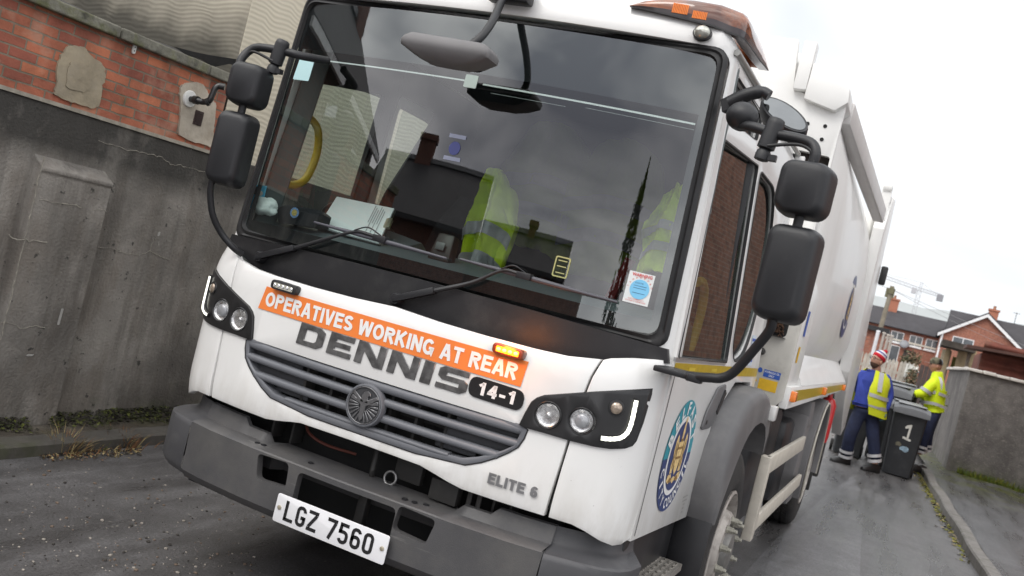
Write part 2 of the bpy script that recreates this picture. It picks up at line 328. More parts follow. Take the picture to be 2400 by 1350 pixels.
def text(bm, body, w, h, fn, bold=.0, thick=None, mi=0, shear=0, nocut=True, spacing=1):
    key = (body, bold, shear, spacing)
    if key not in _tc:
        cu = bpy.data.curves.new('t', 'FONT'); cu.body = body; cu.offset = bold; cu.shear = shear; cu.resolution_u = 3; cu.space_character = spacing
        o = bpy.data.objects.new('t', cu); me = bpy.data.meshes.new_from_object(o)
        vs = [v.co.copy() for v in me.vertices]; fs = [tuple(p.vertices) for p in me.polygons]
        bpy.data.objects.remove(o); bpy.data.curves.remove(cu); bpy.data.meshes.remove(me)
        x0 = min(v.x for v in vs); x1 = max(v.x for v in vs); y0 = min(v.y for v in vs); y1 = max(v.y for v in vs)
        _tc[key] = ([((v.x-x0)/(x1-x0), (v.y-y0)/(y1-y0)) for v in vs], fs)
    vs, fs = _tc[key]
    b2 = B(); vv = [b2.verts.new(fn(a*w, b*h)) for a, b in vs]
    for f in fs:
        try: b2.faces.new([vv[i] for i in f])
        except ValueError: pass
    bmesh.ops.remove_doubles(b2, verts=b2.verts, dist=1e-6)
    if thick is not None:
        r = bmesh.ops.extrude_face_region(b2, geom=b2.faces[:])
        bmesh.ops.translate(b2, verts=[g for g in r['geom'] if isinstance(g, bmesh.types.BMVert)], vec=thick)
    for f in b2.faces: f.material_index = mi
    me = bpy.data.meshes.new('tmp'); b2.to_mesh(me); b2.free(); bm.from_mesh(me); bpy.data.meshes.remove(me)
def interp(x, T):
    if x <= T[0][0]: return T[0][1]
    for (a, fa), (b, fb) in zip(T, T[1:]):
        if x <= b: return fa+(fb-fa)*(x-a)/(b-a)
    return T[-1][1]
def stroke(bm, pts, s, fn, closed=False):
    """a flat band of width s along 2-d points, mitred"""
    n = len(pts); L = []; R = []; pts = [V((p[0], p[1])) for p in pts]
    for i, p1 in enumerate(pts):
        a = pts[i-1] if (i > 0 or closed) else None; c = pts[(i+1) % n] if (i < n-1 or closed) else None
        d = ((p1-a).normalized() if a is not None else V((0, 0)))+((c-p1).normalized() if c is not None else V((0, 0))); d.normalize()
        nn = V((-d.y, d.x)); e = (c-p1).normalized() if c is not None else (p1-a).normalized()
        k = s/2/max(.5, abs(nn.dot(V((-e.y, e.x))))); L.append(p1+nn*k); R.append(p1-nn*k)
    lv = [bm.verts.new(fn(q.x, q.y)) for q in L]; rv = [bm.verts.new(fn(q.x, q.y)) for q in R]
    for i in range(n if closed else n-1): bm.faces.new((lv[i], rv[i], rv[(i+1) % n], lv[(i+1) % n]))
def arc2(cx, cy, rx, ry, a0, a1, n=8): return [(cx+rx*math.cos(math.radians(a0+(a1-a0)*k/n)), cy+ry*math.sin(math.radians(a0+(a1-a0)*k/n))) for k in range(n+1)]
GW = dict(O=.8, P=.68, E=.64, R=.72, A=.76, T=.66, I=.24, V=.72, S=.68, W=1.02, K=.74, N=.72, G=.78, L=.6, **{'1': .46, '4': .62, '-': .4, '6': .6, ' ': .3})
def grot(bm, body, x0, x1, z0, z1, fn, s=.2, gap=.09):
    """bold grotesque capitals drawn with strokes, fitted to the box"""
    tot = sum(GW[c]+gap for c in body)-gap; kx_ = (x1-x0)/tot; h = z1-z0; x = x0
    for c in body:
        w_ = GW[c]; e = s/2
        f = (lambda x: lambda a, b: fn(x+a*kx_, z0+b*h))(x)
        st = lambda pts, cl=False, ss=s: stroke(bm, pts, ss, f, cl)
        if c == 'O': st(arc2(w_/2, .5, w_/2-e, .5-e, 0, 345, 23), True)
        if c == 'P': st([(e, 0), (e, 1)]); st([(e, 1-e), (w_*.55, 1-e)]+arc2(w_*.55, .72, w_*.45-e, .28-e, 80, -80, 8)+[(w_*.55, .44+e), (e, .44+e)])
        if c == 'R': st([(e, 0), (e, 1)]); st([(e, 1-e), (w_*.55, 1-e)]+arc2(w_*.53, .73, w_*.43-e, .27-e, 80, -80, 8)+[(w_*.55, .46+e), (e, .46+e)]); st([(w_*.46, .5), (w_-e*.8, 0)])
        if c == 'E': st([(e, 0), (e, 1)]); [st([(e, t), (w_*k, t)]) for t, k in ((e, 1), (.52, .93), (1-e, 1))]
        if c == 'L': st([(e, 0), (e, 1)]); st([(e, e), (w_, e)])
        if c == 'A': st([(e*.9, 0), (w_/2-e*.25, 1)]); st([(w_-e*.9, 0), (w_/2+e*.25, 1)]); st([(w_*.2, .3), (w_*.8, .3)], False, s*.85)
        if c == 'V': st([(e*.9, 1), (w_/2-e*.2, 0)]); st([(w_-e*.9, 1), (w_/2+e*.2, 0)])
        if c == 'T': st([(w_/2, 0), (w_/2, 1)]); st([(0, 1-e), (w_, 1-e)])
        if c == 'I': st([(w_/2, 0), (w_/2, 1)])
        if c == '1': st([(w_*.68, 0), (w_*.68, 1)]); st([(w_*.68, .9), (w_*.1, .68)], False, s*.9)
        if c == '-': st([(0, .38), (w_, .38)])
        if c == '4': st([(w_*.72, 0), (w_*.72, 1)]); st([(0, .3), (w_, .3)]); st([(e*.8, .3), (w_*.7, .95)])
        if c == 'W': st([(e*.8, 1), (w_*.25, 0)]); st([(w_*.25, 0), (w_*.5, .96)]); st([(w_*.5, .96), (w_*.75, 0)]); st([(w_*.75, 0), (w_-e*.8, 1)])
        if c == 'K': st([(e, 0), (e, 1)]); st([(e, .38), (w_-e, 1)]); st([(w_*.38, .58), (w_-e*.9, 0)])
        if c == 'N': st([(e, 0), (e, 1)]); st([(w_-e, 0), (w_-e, 1)]); st([(e, 1-e*.3), (w_-e, e*.3)])
        if c == 'S': st(arc2(w_/2, .74-e*.3, w_/2-e, .26-e*.7, 25, 270, 12)+arc2(w_/2, .26+e*.3, w_/2-e, .26-e*.7, 90, -155, 12)[1:])
        if c == 'G': st(arc2(w_/2, .5, w_/2-e, .5-e, 40, 325, 18)+[(w_-e, .12), (w_-e, .45)]); st([(w_*.55, .44), (w_, .44)], False, s*.85)
        if c == '6': st(arc2(w_/2, .33, w_/2-e, .33-e, 0, 345, 18), True); st(arc2(w_/2+.02, .56, w_/2-e+.02, .44-e, 190, 40, 10))
        x += (w_+gap)*kx_
def fins(bm, name, mats, parent=None, **k):
    """one object per loose piece"""
    seen = set(); out = []
    bm.verts.index_update(); isl = []
    for v in bm.verts:
        if v.index in seen: continue
        st = [v]; seen.add(v.index); g = []
        while st:
            q = st.pop(); g.append(q)
            for e in q.link_edges:
                o = e.other_vert(q)
                if o.index not in seen: seen.add(o.index); st.append(o)
        isl.append(g)
    for g in isl:
        b = B(); mp_ = {v.index: b.verts.new(v.co) for v in g}; fs = {f for v in g for f in v.link_faces}
        for f in sorted(fs, key=lambda f: f.index): b.faces.new([mp_[v.index] for v in f.verts]).material_index = f.material_index
        out.append(fin(b, name, mats, parent, **k))
    bm.free(); return out
# ================================================================== setting
def asphalt(name, base, moss=None):
    m, t, b = setup(name); tc = nd('ShaderNodeTexCoord', t)
    def noise(s, d=6, ro=.6):
        n = nd('ShaderNodeTexNoise', t); n.inputs['Scale'].default_value = s; n.inputs['Detail'].default_value = d; n.inputs['Roughness'].default_value = ro; lk(tc.outputs['Object'], n.inputs['Vector'], t); return n
    big = noise(.55, 5); fine = noise(75, 4, .75); midn = noise(6, 6, .7)
    v = nd('ShaderNodeTexVoronoi', t); v.inputs['Scale'].default_value = 90; lk(tc.outputs['Object'], v.inputs['Vector'], t)
    def ramp(src, a, ca, c, cb):
        r = nd('ShaderNodeValToRGB', t); r.color_ramp.elements[0].position = a; r.color_ramp.elements[0].color = ca; r.color_ramp.elements[1].position = c; r.color_ramp.elements[1].color = cb; lk(src, r.inputs[0], t); return r.outputs[0]
    def mixc(bt, fac, A, Bc):
        x = nd('ShaderNodeMix', t, data_type='RGBA', blend_type=bt)
        if isinstance(fac, float): x.inputs['Factor'].default_value = fac
        else: lk(fac, x.inputs['Factor'], t)
        for s, k in ((A, 'A'), (Bc, 'B')):
            if isinstance(s, tuple): x.inputs[k].default_value = s
            else: lk(s, x.inputs[k], t)
        return x.outputs['Result']
    g = lambda k, w=(1, 1, 1): tuple(base[i]*k*w[i] for i in range(3))+(1,)
    c = ramp(big.outputs['Fac'], .35, g(.78), .68, g(1.25))
    c = mixc('MULTIPLY', .85, c, ramp(midn.outputs['Fac'], .3, (.7, .69, .68, 1), .7, (1.2, 1.2, 1.2, 1)))
    c = mixc('MULTIPLY', .9, c, ramp(fine.outputs['Fac'], .34, (.5, .5, .5, 1), .68, (1.5, 1.5, 1.5, 1)))
    mpn = nd('ShaderNodeMapping', t); mpn.inputs['Scale'].default_value = (2.4, .28, 1); lk(tc.outputs['Object'], mpn.inputs[0], t)
    stn = nd('ShaderNodeTexNoise', t); stn.inputs['Scale'].default_value = 1.6; stn.inputs['Detail'].default_value = 7; stn.inputs['Roughness'].default_value = .6; lk(mpn.outputs[0], stn.inputs['Vector'], t)
    c = mixc('MULTIPLY', .8, c, ramp(stn.outputs['Fac'], .36, (.55, .54, .54, 1), .66, (1.3, 1.3, 1.32, 1)))
    sp = ramp(v.outputs['Color'], .93, (0, 0, 0, 1), .97, (1, 1, 1, 1)); c = mixc('MIX', sp, c, (.32, .3, .27, 1))
    if moss:
        for ax, a0, b0, amt in moss:
            s3 = nd('ShaderNodeSeparateXYZ', t); lk(tc.outputs['Object'], s3.inputs[0], t); mr = nd('ShaderNodeMapRange', t); mr.inputs['From Min'].default_value = a0; mr.inputs['From Max'].default_value = b0; mr.inputs['To Max'].default_value = amt; lk(s3.outputs['XYZ'.index(ax)], mr.inputs['Value'], t)
            mm = nd('ShaderNodeMath', t, operation='MULTIPLY'); lk(mr.outputs[0], mm.inputs[0], t); lk(ramp(noise(2.2, 8, .7).outputs['Fac'], .44, (0, 0, 0, 1), .58, (1, 1, 1, 1)), mm.inputs[1], t)
            c = mixc('MIX', mm.outputs[0], c, ramp(noise(9).outputs['Fac'], .35, (.035, .045, .012, 1), .65, (.11, .12, .015, 1)))
    lk(c, b.inputs['Base Color'], t)
    rr = nd('ShaderNodeMapRange', t); rr.inputs['From Min'].default_value = .35; rr.inputs['From Max'].default_value = .65; rr.inputs['To Min'].default_value = .22; rr.inputs['To Max'].default_value = .5; lk(stn.outputs['Fac'], rr.inputs['Value'], t); lk(rr.outputs[0], b.inputs['Roughness'], t)
    bp = nd('ShaderNodeBump', t); bp.inputs['Strength'].default_value = .6; bp.inputs['Distance'].default_value = .006; lk(fine.outputs['Fac'], bp.inputs['Height'], t); lk(bp.outputs[0], b.inputs['Normal'], t)
    return m
ROADM = asphalt('wet_road_asphalt', (.115, .112, .113))
PAVEM = asphalt('pavement_asphalt', (.09, .09, .093), [('Y', 11.5, 16, 1.0)])
VERGEM = asphalt('mossy_verge', (.11, .097, .08), [('X', -2.5, -2.75, .9)])
KERBM = M('kerb_concrete', (.2, .19, .18), .8, var=.25, scale=9, bump=.3, bscale=60, dirt=[((.06, .065, .03), 5, .52, .7, .6)])
KERBD = M('dark_kerb_concrete', (.085, .078, .068), .85, var=.3, scale=9, bump=.3, bscale=60, dirt=[((.05, .06, .015), 3, .5, .66, .6)])
# ground: one sheet to the horizon, flat round the lorry, rising gently beyond the alley
def gz(y): return 0 if y < 20 else (y-20)*.015 if y < 110 else 1.35
bm = B(); xs = [-900,-200,-60,-20,-8,-3,0,3,8,20,60,200,900]; ys = [-300,-60,-20,-5,0,5,10,15,20,30,45,60,80,110,200,500,2600]
gv = [[bm.verts.new((x, y, gz(y))) for x in xs] for y in ys]
for a, b in zip(gv, gv[1:]):
    for i in range(len(xs)-1): bm.faces.new((a[i], a[i+1], b[i+1], b[i]))
fin(bm, 'road', ROADM, kind='structure')
# a lighter reinstated strip down the lane, and loose stones on the left
bm = B(); pe = [at(*q, z=.004) for q in ((2027,1165),(2024,1200),(2018,1280),(2015,1350))]
P = [(p_.x, p_.y) for p_ in pe]+[(2.0,.5),(1.1,.5),(1.15,5),(1.3,9),(1.45,11.6)]
sheet(bm, [P], lambda a, b: V((a, b, .004)), None); fin(bm, 'road_strip', asphalt('lighter_asphalt', (.16, .158, .163)), kind='structure', smooth=0)
bm = B(); random.seed(21)
for k in range(420):
    u, v = (random.uniform(0, 620), 0); v = random.uniform(1075+.12*u, 1345); p = at(u, v, z=0); r = random.choice((.002,.003,.003,.004,.005,.008))*random.uniform(.7,1.3)
    bmesh.ops.create_icosphere(bm, subdivisions=1, radius=r, matrix=Matrix.Translation(p+V((0,0,r*.4))) @ Matrix.Diagonal((random.uniform(.7,1.4), random.uniform(.7,1.3), .7, 1)))
for f_ in bm.faces: f_.material_index = (f_.index//20) % 3
fin(bm, 'loose_stones', [M('stone_pale', (.32, .29, .25), .9), M('stone_dark', (.05, .045, .04), .9), M('stone_brown', (.16, .12, .09), .9)], smooth=0, kind='stuff', label='loose stones and grit scattered on the road by the left kerb', cat='gravel')
# right kerb and pavement
def kx(y): return 2.41+(15.5-y)*.047
bm = B(); ys = [-6,-2,2,5,7,9,11,13,15,16.2]
R = [[(kx(y)+dx+.012*math.sin(y*2.3), y, z) for dx, z in ((0,-.05),(.005,.085),(.02,.1),(.125,.105),(.13,-.05))] for y in [-6+.4*i for i in range(56)]]
loft(bm, R); fin(bm, 'kerb', KERBM, kind='structure', smooth=0)
bm = B(); R = [[(kx(y)+.128, y, .098), (kx(y)+1.2, y, .1), (12, y, .1)] for y in (-6,0,4,8,12,16,22)]; loft(bm, R, closed=False, cap=False); fin(bm, 'pavement', PAVEM, kind='structure')
# left kerb and verge
bm = B(); R = [[(-2.41+.02*(y)*.3+dx+.008*math.sin(y*3), y, z) for dx, z in ((.01,-.05),(0,.06),(-.02,.075),(-.13,.08),(-.13,-.05))] for y in [-4+.5*i for i in range(32)]]
loft(bm, R); fin(bm, 'dark_kerb', KERBD, kind='structure', smooth=0)
bm = B(); R = [[(-2.53, y, .078), (-2.66, y, .085), (-3.2, y, .09)] for y in (-4,0,2,6,12)]; loft(bm, R, closed=False, cap=False); fin(bm, 'verge', VERGEM, kind='structure')
# ---- left side walls: one oblique plane
th = math.radians(4); LD = V((math.sin(th), math.cos(th), 0)); LN = V((math.cos(th), -math.sin(th), 0)); LP = V((-2.767, 1.047, 0))
def LW(s, z, d=0): return LP+LD*s+LN*d+V((0, 0, z))
def onL(u, v, d=0):
    r = ray(u, v); t = LN.dot(LP+LN*d-CL)/LN.dot(r); p = CL+r*t; return ((p-LP).dot(LD), p.z)
mL_ = lambda d: (lambda a, b: LW(a, b, d))
def lslab(bm, s0, s1, z0, z1, d0, d1):
    loft(bm, [[LW(s, z0, d0), LW(s, z0, d1), LW(s, z1, d1), LW(s, z1, d0)] for s in (s0, s1)])
DW = M('dark_render', (.285, .265, .24), .88, var=.3, scale=2.2, bump=.55, bscale=60, dirt=[((.2, .175, .15), 6, .45, .6, .7, (1, 1, .35)), ((.1, .09, .08), 2.6, .5, .66, .65, (2.2, 2.2, .22)), ((.09, .082, .074), 1.3, .45, .7, .8), ((.27, .255, .23), 3.2, .56, .78, .55), ((.03, .03, .028), 15, .63, .67, .85), ((.035, .033, .03), 3, .2, .5, .92, (1, 1, .6), ('Z', 1.66, 1.82)), ((.035, .03, .024), 4, .42, .6, .8, (2, 2, .5), ('Z', .55, .1)), ((.055, .075, .015), 5, .48, .62, .9, (1, 1, 1), ('Z', .34, .12)), ((.4, .38, .35), 26, .70, .73, .7)])
bm = B(); lslab(bm, -5, 12, -.1, 1.945, -.25, 0)
wall = fin(bm, 'rendered_wall', DW, smooth=0, bevel=.008, label='long dark grey stained and cracked render wall on the left behind the lorry', cat='wall')
s0, _ = onL(104, 366, .09); s1, _ = onL(271, 405, .09); zt = onL(104, 366, .09)[1]
bm = B(); loft(bm, [[LW(s, -.05, -.02), LW(s, -.05, .09), LW(s, 1.55, .09), LW(s, 1.56, .1), LW(s, 1.58, .1), LW(s, 1.64, 0), LW(s, 1.64, -.02)] for s in (s0, (s0+s1)/2, s1)])
fin(bm, 'buttress', DW, wall, smooth=0, bevel=.008)
def crack(px, d, wd=.004, nm='crack'):
    bm = B(); pts = []
    for (a, b) in px: pts.append(onL(a, b, d))
    P = []
    for (a, b), (c, e) in zip(pts, pts[1:]):
        n = max(2, int(math.hypot(c-a, e-b)/.02))
        for k in range(n):
            t = k/n; P.append((a+(c-a)*t+random.gauss(0, .0035), b+(e-b)*t+random.gauss(0, .0035)))
    P.append(pts[-1]); tube(bm, [LW(a, b, d) for a, b in P], [wd*random.uniform(.35, 1) for _ in P], 5)
    return bm
CRK = M('pale_crack', (.3, .28, .24), .9, var=.35, scale=30)
bmc = B()
for px, d, wd in (([(20,548),(30,560),(60,563),(95,566),(110,568)],.091,.005),([(95,468),(135,474),(180,482),(190,487)],.091,.004),([(220,492),(240,490),(250,498)],.091,.003),
    ([(230,330),(265,340),(300,352),(340,357),(380,370),(400,385),(430,388),(465,400),(490,404)],.001,.003),([(228,580),(265,583),(295,595),(325,598),(352,588),(370,600),(400,608)],.001,.003),([(352,588),(360,560)],.001,.003),
    ([(0,755),(30,757),(45,770),(85,762),(105,768)],.091,.0035),([(104,370),(92,410),(80,460),(62,545),(45,612),(20,720),(0,800)],.093,.005)):
    b2 = crack(px, d, wd); me = bpy.data.meshes.new('t'); b2.to_mesh(me); b2.free(); bmc.from_mesh(me); bpy.data.meshes.remove(me)
fin(bmc, 'crack', CRK, wall)
# small white scars on the render
bm = B()
for px, w_, h in (((141,742),.02,.1),((70,832),.05,.012),((372,548),.02,.03)):
    s, z = onL(*px, .09 if px[0] < 150 else 0); d = .0925 if px[0] < 150 else .003; sheet(bm, [rpoly([(s-w_/2,z-h/2),(s+w_/2*.6,z-h/2),(s+w_/2,z+h/2),(s-w_/3,z+h/2)], .006)], mL_(d), None)
fin(bm, 'paint_scar', M('scar_white', (.42, .41, .39), .9), wall)
# ---- brick outbuilding on top of it
BR = brick('red_brick', (.49, .17, .09), (.29, .092, .062), (.21, .175, .13), 'YZ', .172, .0575, .011, dirt=[((.45, .3, .22), 5.5, .55, .72, .6), ((.12, .06, .045), 1.8, .56, .8, .6), ((.06, .07, .02), 4, .66, .74, .6)])
se = onL(545, 190)[0]
bm = B(); lslab(bm, -5, se, 1.945, 2.43, -.26, -.02); lslab(bm, se-.24, se, 1.945, 2.43, -2.5, -.26)
ob = fin(bm, 'brick_outbuilding', BR, smooth=0, label='red brick outbuilding with flat coping standing above the dark render wall', cat='outbuilding')
bm = B(); lslab(bm, -5, se, 1.93, 1.952, -.02, .012); fin(bm, 'mortar_fillet', M('mortar', (.33, .3, .25), .9, var=.3, scale=14, bump=.3), ob)
COP = M('mossy_stone_coping', (.17, .165, .135), .9, var=.4, scale=12, bump=.6, bscale=40, dirt=[((.09, .1, .02), 4, .5, .64, .8), ((.035, .033, .03), 7, .56, .7, .8)])
bm = B(); s = -5; k = 0
while s < se:
    l = random.uniform(.5, .75); e1 = min(se+.03, s+l-.012); dz = random.uniform(-.006, .006); lslab(bm, s, e1, 2.425+dz, 2.49+dz, -.3, .03+random.uniform(-.008, .008)); s += l
fin(bm, 'coping', COP, ob, smooth=0, bevel=.008)
FELT = M('black_roof_felt', (.025, .025, .027), .6, var=.3, scale=6, bump=.4, bscale=15)
bm = B(); R = []
for k in range(26):
    s = -5+(se+5)*k/25; w_ = .012*math.sin(k*1.7)
    R.append([LW(s, 2.49+w_*.5, -.06), LW(s, 2.515+w_, -.12), LW(s, 2.53, -.3), LW(s, 2.75, -2.6)])
loft(bm, R, closed=False, cap=False); fin(bm, 'felt_roof', FELT, ob)
bm = B(); fp = [onL(*p, -.05) for p in ((395,108),(440,120),(480,128),(560,140),(580,150),(570,162),(545,152),(525,148),(500,158),(470,140),(430,128))]
sheet(bm, [fp], lambda a, b: LW(a, b, -.03+.03*math.sin(a*40)), V((.008, 0, .002))); fin(bm, 'torn_felt', FELT, ob)
PATCH = M('cement_patch', (.33, .28, .2), .9, var=.3, scale=5, bump=.6, bscale=25, dirt=[((.26, .23, .19), 3, .5, .75, .7)])
def blob(px, n=40, d=-.02, th_=.012, rough=.007):
    pts = [onL(*p, d) for p in px]; pts = rpoly(pts, .04, 4); return [(a+random.gauss(0, rough*.4), b+random.gauss(0, rough*.4)) for a, b in pts]
bm = B(); sheet(bm, [blob([(160,105),(195,108),(212,135),(240,150),(246,180),(235,205),(232,245),(215,255),(185,245),(150,235),(120,220),(132,195),(130,160),(140,130)])], mL_(-.006), LN*-.016); sheet(bm, [blob([(162,140),(205,150),(212,200),(195,215),(150,208),(155,160)])], mL_(-.001), LN*-.01)
fin(bm, 'cement_patch', PATCH, ob, smooth=50)
bm = B(); sheet(bm, [blob([(425,195),(465,192),(480,205),(485,225),(505,240),(498,300),(495,345),(450,332),(415,318),(420,260),(418,215)])], mL_(-.006), LN*-.016); fin(bm, 'pale_render_patch', M('pale_cement', (.46, .41, .34), .9, var=.25, scale=6, bump=.6, bscale=25, dirt=[((.3, .25, .19), 5, .5, .75, .6)]), ob, smooth=50)
s, z = onL(445, 232); fm = Matrix.Translation(LW(s, z, -.01)) @ LN.to_track_quat('Z', 'Y').to_matrix().to_4x4()
bm = B(); lathe(bm, [(.055,0),(.055,.012),(.05,.018),(.02,.02)], fm, 28); fin(bm, 'pipe_flange', M('white_plastic_flange', (.7, .7, .68), .5), ob, smooth=40)
p0 = LW(s, z, 0); U = V((0, 0, 1))
pp = [p0, p0+LN*.06, p0+LN*.1+LD*.02, p0+LN*.14+LD*.03+U*.015, p0+LN*.15+LD*.035+U*.06, p0+LN*.155+LD*.04+U*.10, p0+LN*.17+LD*.055+U*.125, p0+LN*.2+LD*.075+U*.127]
bm = B(); tube(bm, smoothpath(pp, 6), .02, 14); tube(bm, [p0+LN*.04, p0+LN*.075], .027, 14); tube(bm, [p0+LN*.125+LD*.024, p0+LN*.14+LD*.03+U*.01], .026, 14); tube(bm, pp[-2:], .0225, 14); fin(bm, 'black_waste_pipe', M('black_pipe', (.015, .015, .016), .3, coat=.2), ob, smooth=60)
s, z = onL(466, 276); bm = B(); sheet(bm, [[(s-.035,z-.05),(s+.035,z-.05),(s+.035,z+.045),(s-.035,z+.045)]], mL_(0), LN*-.01); 
for k in range(6): lslab(bm, s-.03, s+.03, z-.043+k*.014, z-.037+k*.014, 0, .006)
fin(bm, 'air_brick', M('brown_air_brick', (.05, .03, .028), .7, var=.3, scale=30), ob)
s, z = onL(319, 113); bm = B(); sheet(bm, [rrect(s-.012,z-.035,s+.012,z+.035,.01)], mL_(-.01), LN*-.01); 
for k in (-.018,.004,.024): sheet(bm, [ell(s, z+k, .004, .004, 10)], mL_(-.009), None, mi=1)
fin(bm, 'white_bracket', [M('white_bracket', (.75, .75, .73), .5), VOID], ob)
# ---- rendered house: combed wave render
def waverender(name, ax):
    m, t, b = setup(name); b.inputs['Roughness'].default_value = .9; tc = nd('ShaderNodeTexCoord', t); sp = nd('ShaderNodeSeparateXYZ', t); lk(tc.outputs['Object'], sp.inputs[0], t)
    def math_(op, a, bb=None, c=None):
        n = nd('ShaderNodeMath', t, operation=op)
        for i, q in enumerate((a, bb, c)):
            if q is None: continue
            if isinstance(q, (int, float)): n.inputs[i].default_value = q
            else: lk(q, n.inputs[i], t)
        return n.outputs[0]
    ns = nd('ShaderNodeTexNoise', t); ns.inputs['Scale'].default_value = 2.5; ns.inputs['Detail'].default_value = 3; lk(tc.outputs['Object'], ns.inputs['Vector'], t)
    h = sp.outputs['XYZ'.index(ax)]; z = sp.outputs['Z']
    ph = math_('MULTIPLY_ADD', ns.outputs['Fac'], 9.0, math_('MULTIPLY', h, 21)); wv = math_('MULTIPLY', math_('SINE', ph), .008)
    zz = math_('ADD', math_('ADD', z, wv), math_('MULTIPLY', ns.outputs['Fac'], .10)); st = math_('SINE', math_('MULTIPLY', zz, 2*PI/.034)); st = math_('MULTIPLY_ADD', st, .5, .5)
    n2 = nd('ShaderNodeTexNoise', t); n2.inputs['Scale'].default_value = 1.1; n2.inputs['Detail'].default_value = 7; lk(tc.outputs['Object'], n2.inputs['Vector'], t)
    r = nd('ShaderNodeValToRGB', t); r.color_ramp.elements[0].position = .3; r.color_ramp.elements[0].color = (.5, .455, .36, 1); r.color_ramp.elements[1].position = .7; r.color_ramp.elements[1].color = (.63, .58, .47, 1); lk(n2.outputs['Fac'], r.inputs[0], t)
    mx = nd('ShaderNodeMix', t, data_type='RGBA', blend_type='MULTIPLY'); mr = nd('ShaderNodeMapRange', t); mr.inputs['To Min'].default_value = .87; mr.inputs['To Max'].default_value = 1.06; lk(st, mr.inputs['Value'], t); mx.inputs['Factor'].default_value = .8; lk(r.outputs[0], mx.inputs['A'], t); lk(mr.outputs[0], mx.inputs['B'], t); out = mx.outputs['Result']
    if ax == 'X':    # rain-splash grime above the abutting roof
        n4 = nd('ShaderNodeTexNoise', t); n4.inputs['Scale'].default_value = 3; n4.inputs['Detail'].default_value = 8; lk(tc.outputs['Object'], n4.inputs['Vector'], t)
        g = math_('ADD', math_('SUBTRACT', z, math_('MULTIPLY', math_('ADD', h, -1.2), -.135)), math_('MULTIPLY', n4.outputs['Fac'], -.55)); m5 = nd('ShaderNodeMapRange', t); m5.inputs['From Min'].default_value = GR[0]; m5.inputs['From Max'].default_value = GR[1]; m5.inputs['To Min'].default_value = .93; m5.inputs['To Max'].default_value = 0; lk(g, m5.inputs['Value'], t)
        m6 = nd('ShaderNodeMix', t, data_type='RGBA'); lk(m5.outputs[0], m6.inputs['Factor'], t); lk(out, m6.inputs['A'], t); m6.inputs['B'].default_value = (.035, .033, .026, 1); out = m6.outputs['Result']
    lk(out, b.inputs['Base Color'], t); bp = nd('ShaderNodeBump', t); bp.inputs['Strength'].default_value = .28; bp.inputs['Distance'].default_value = .005; lk(st, bp.inputs['Height'], t); lk(bp.outputs[0], b.inputs['Normal'], t)
    return m
GR = (2.15, 2.75)
sg_ = se+.03
HO = V((LW(sg_, 0, -.03).x, LW(sg_, 0, -.03).y, 1.9))
HS = thing('rendered_house', (-2.9, 1.9, 0), 'tall house in beige wavy combed render rising behind the brick outbuilding', 'house')
bm = B(); lslab(bm, sg_, 7.9, 1.9, 6.2, -.3, -.03); fin(bm, 'alley_wall', waverender('combed_render_alley', 'Y'), HS, smooth=0)
c0 = LW(sg_, 0, -.03)
bm = B(); box(bm, (c0.x-7, c0.y, 1.6), (c0.x-.003, c0.y+.3, 6.2)); fin(bm, 'gable_wall', waverender('combed_render_gable', 'X'), HS, smooth=0)
bm = B(); box(bm, (c0.x-7.2, c0.y-.2, 6.2), (c0.x+.2, c0.y+7, 6.35)); fin(bm, 'roof', FELT, HS)
# a white window and stone sill further along that wall, seen through the rear cab glass
a = LW(7.2, 2.9, -.03)
bm = B(); lslab(bm, 5.6, 7.2, 2.75, 4.1, -.03, .02); wf = fin(bm, 'window', M('white_upvc', (.75, .75, .75), .4), HS, bevel=.01)
bm = B(); lslab(bm, 5.72, 6.35, 2.87, 3.98, .02, .024); lslab(bm, 6.45, 7.08, 2.87, 3.98, .02, .024); fin(bm, 'pane', M('grey_pane', (.2, .2, .22), .1, coat=.5), wf)
bm = B(); lslab(bm, 5.5, 7.3, 2.62, 2.75, -.03, .08); fin(bm, 'sill', M('stone_sill', (.5, .46, .36), .8), wf)
MOSSM = [M('moss_dark', (.035, .04, .012), .95, var=.5, scale=20), M('moss_bright', (.085, .095, .018), .95, var=.4, scale=20), M('damp_dirt', (.03, .025, .018), .95, var=.4, scale=20)]
bm = B()
for k in range(5200):
    s = random.uniform(-2.2, 2.2); d = abs(random.gauss(0, .06+.05*mnoise.noise(V((s*3, 1, 0)))))
    if mnoise.noise(V((s*2.2, 5, 0))) < -.25: continue
    z = .088+random.uniform(0, .012)+max(0, .07-d)*(.6+.5*max(0, s)); p = LW(s, z, d+.004+(.09 if s0 < s < s1 else 0)); r = random.uniform(.003, .011); q = V((random.gauss(0,1), random.gauss(0,1), random.gauss(0,.5))).normalized()*r; q2 = q.cross(V((.3,0,1))).normalized()*r*.8
    bm.faces.new([bm.verts.new(p+e_) for e_ in (-q-q2, q-q2, q+q2, -q+q2)]).material_index = random.choice((0,0,1,2,2,2))
fin(bm, 'moss', MOSSM, smooth=0, kind='stuff', label='dark moss and dirt growing along the foot of the left render wall', cat='moss')
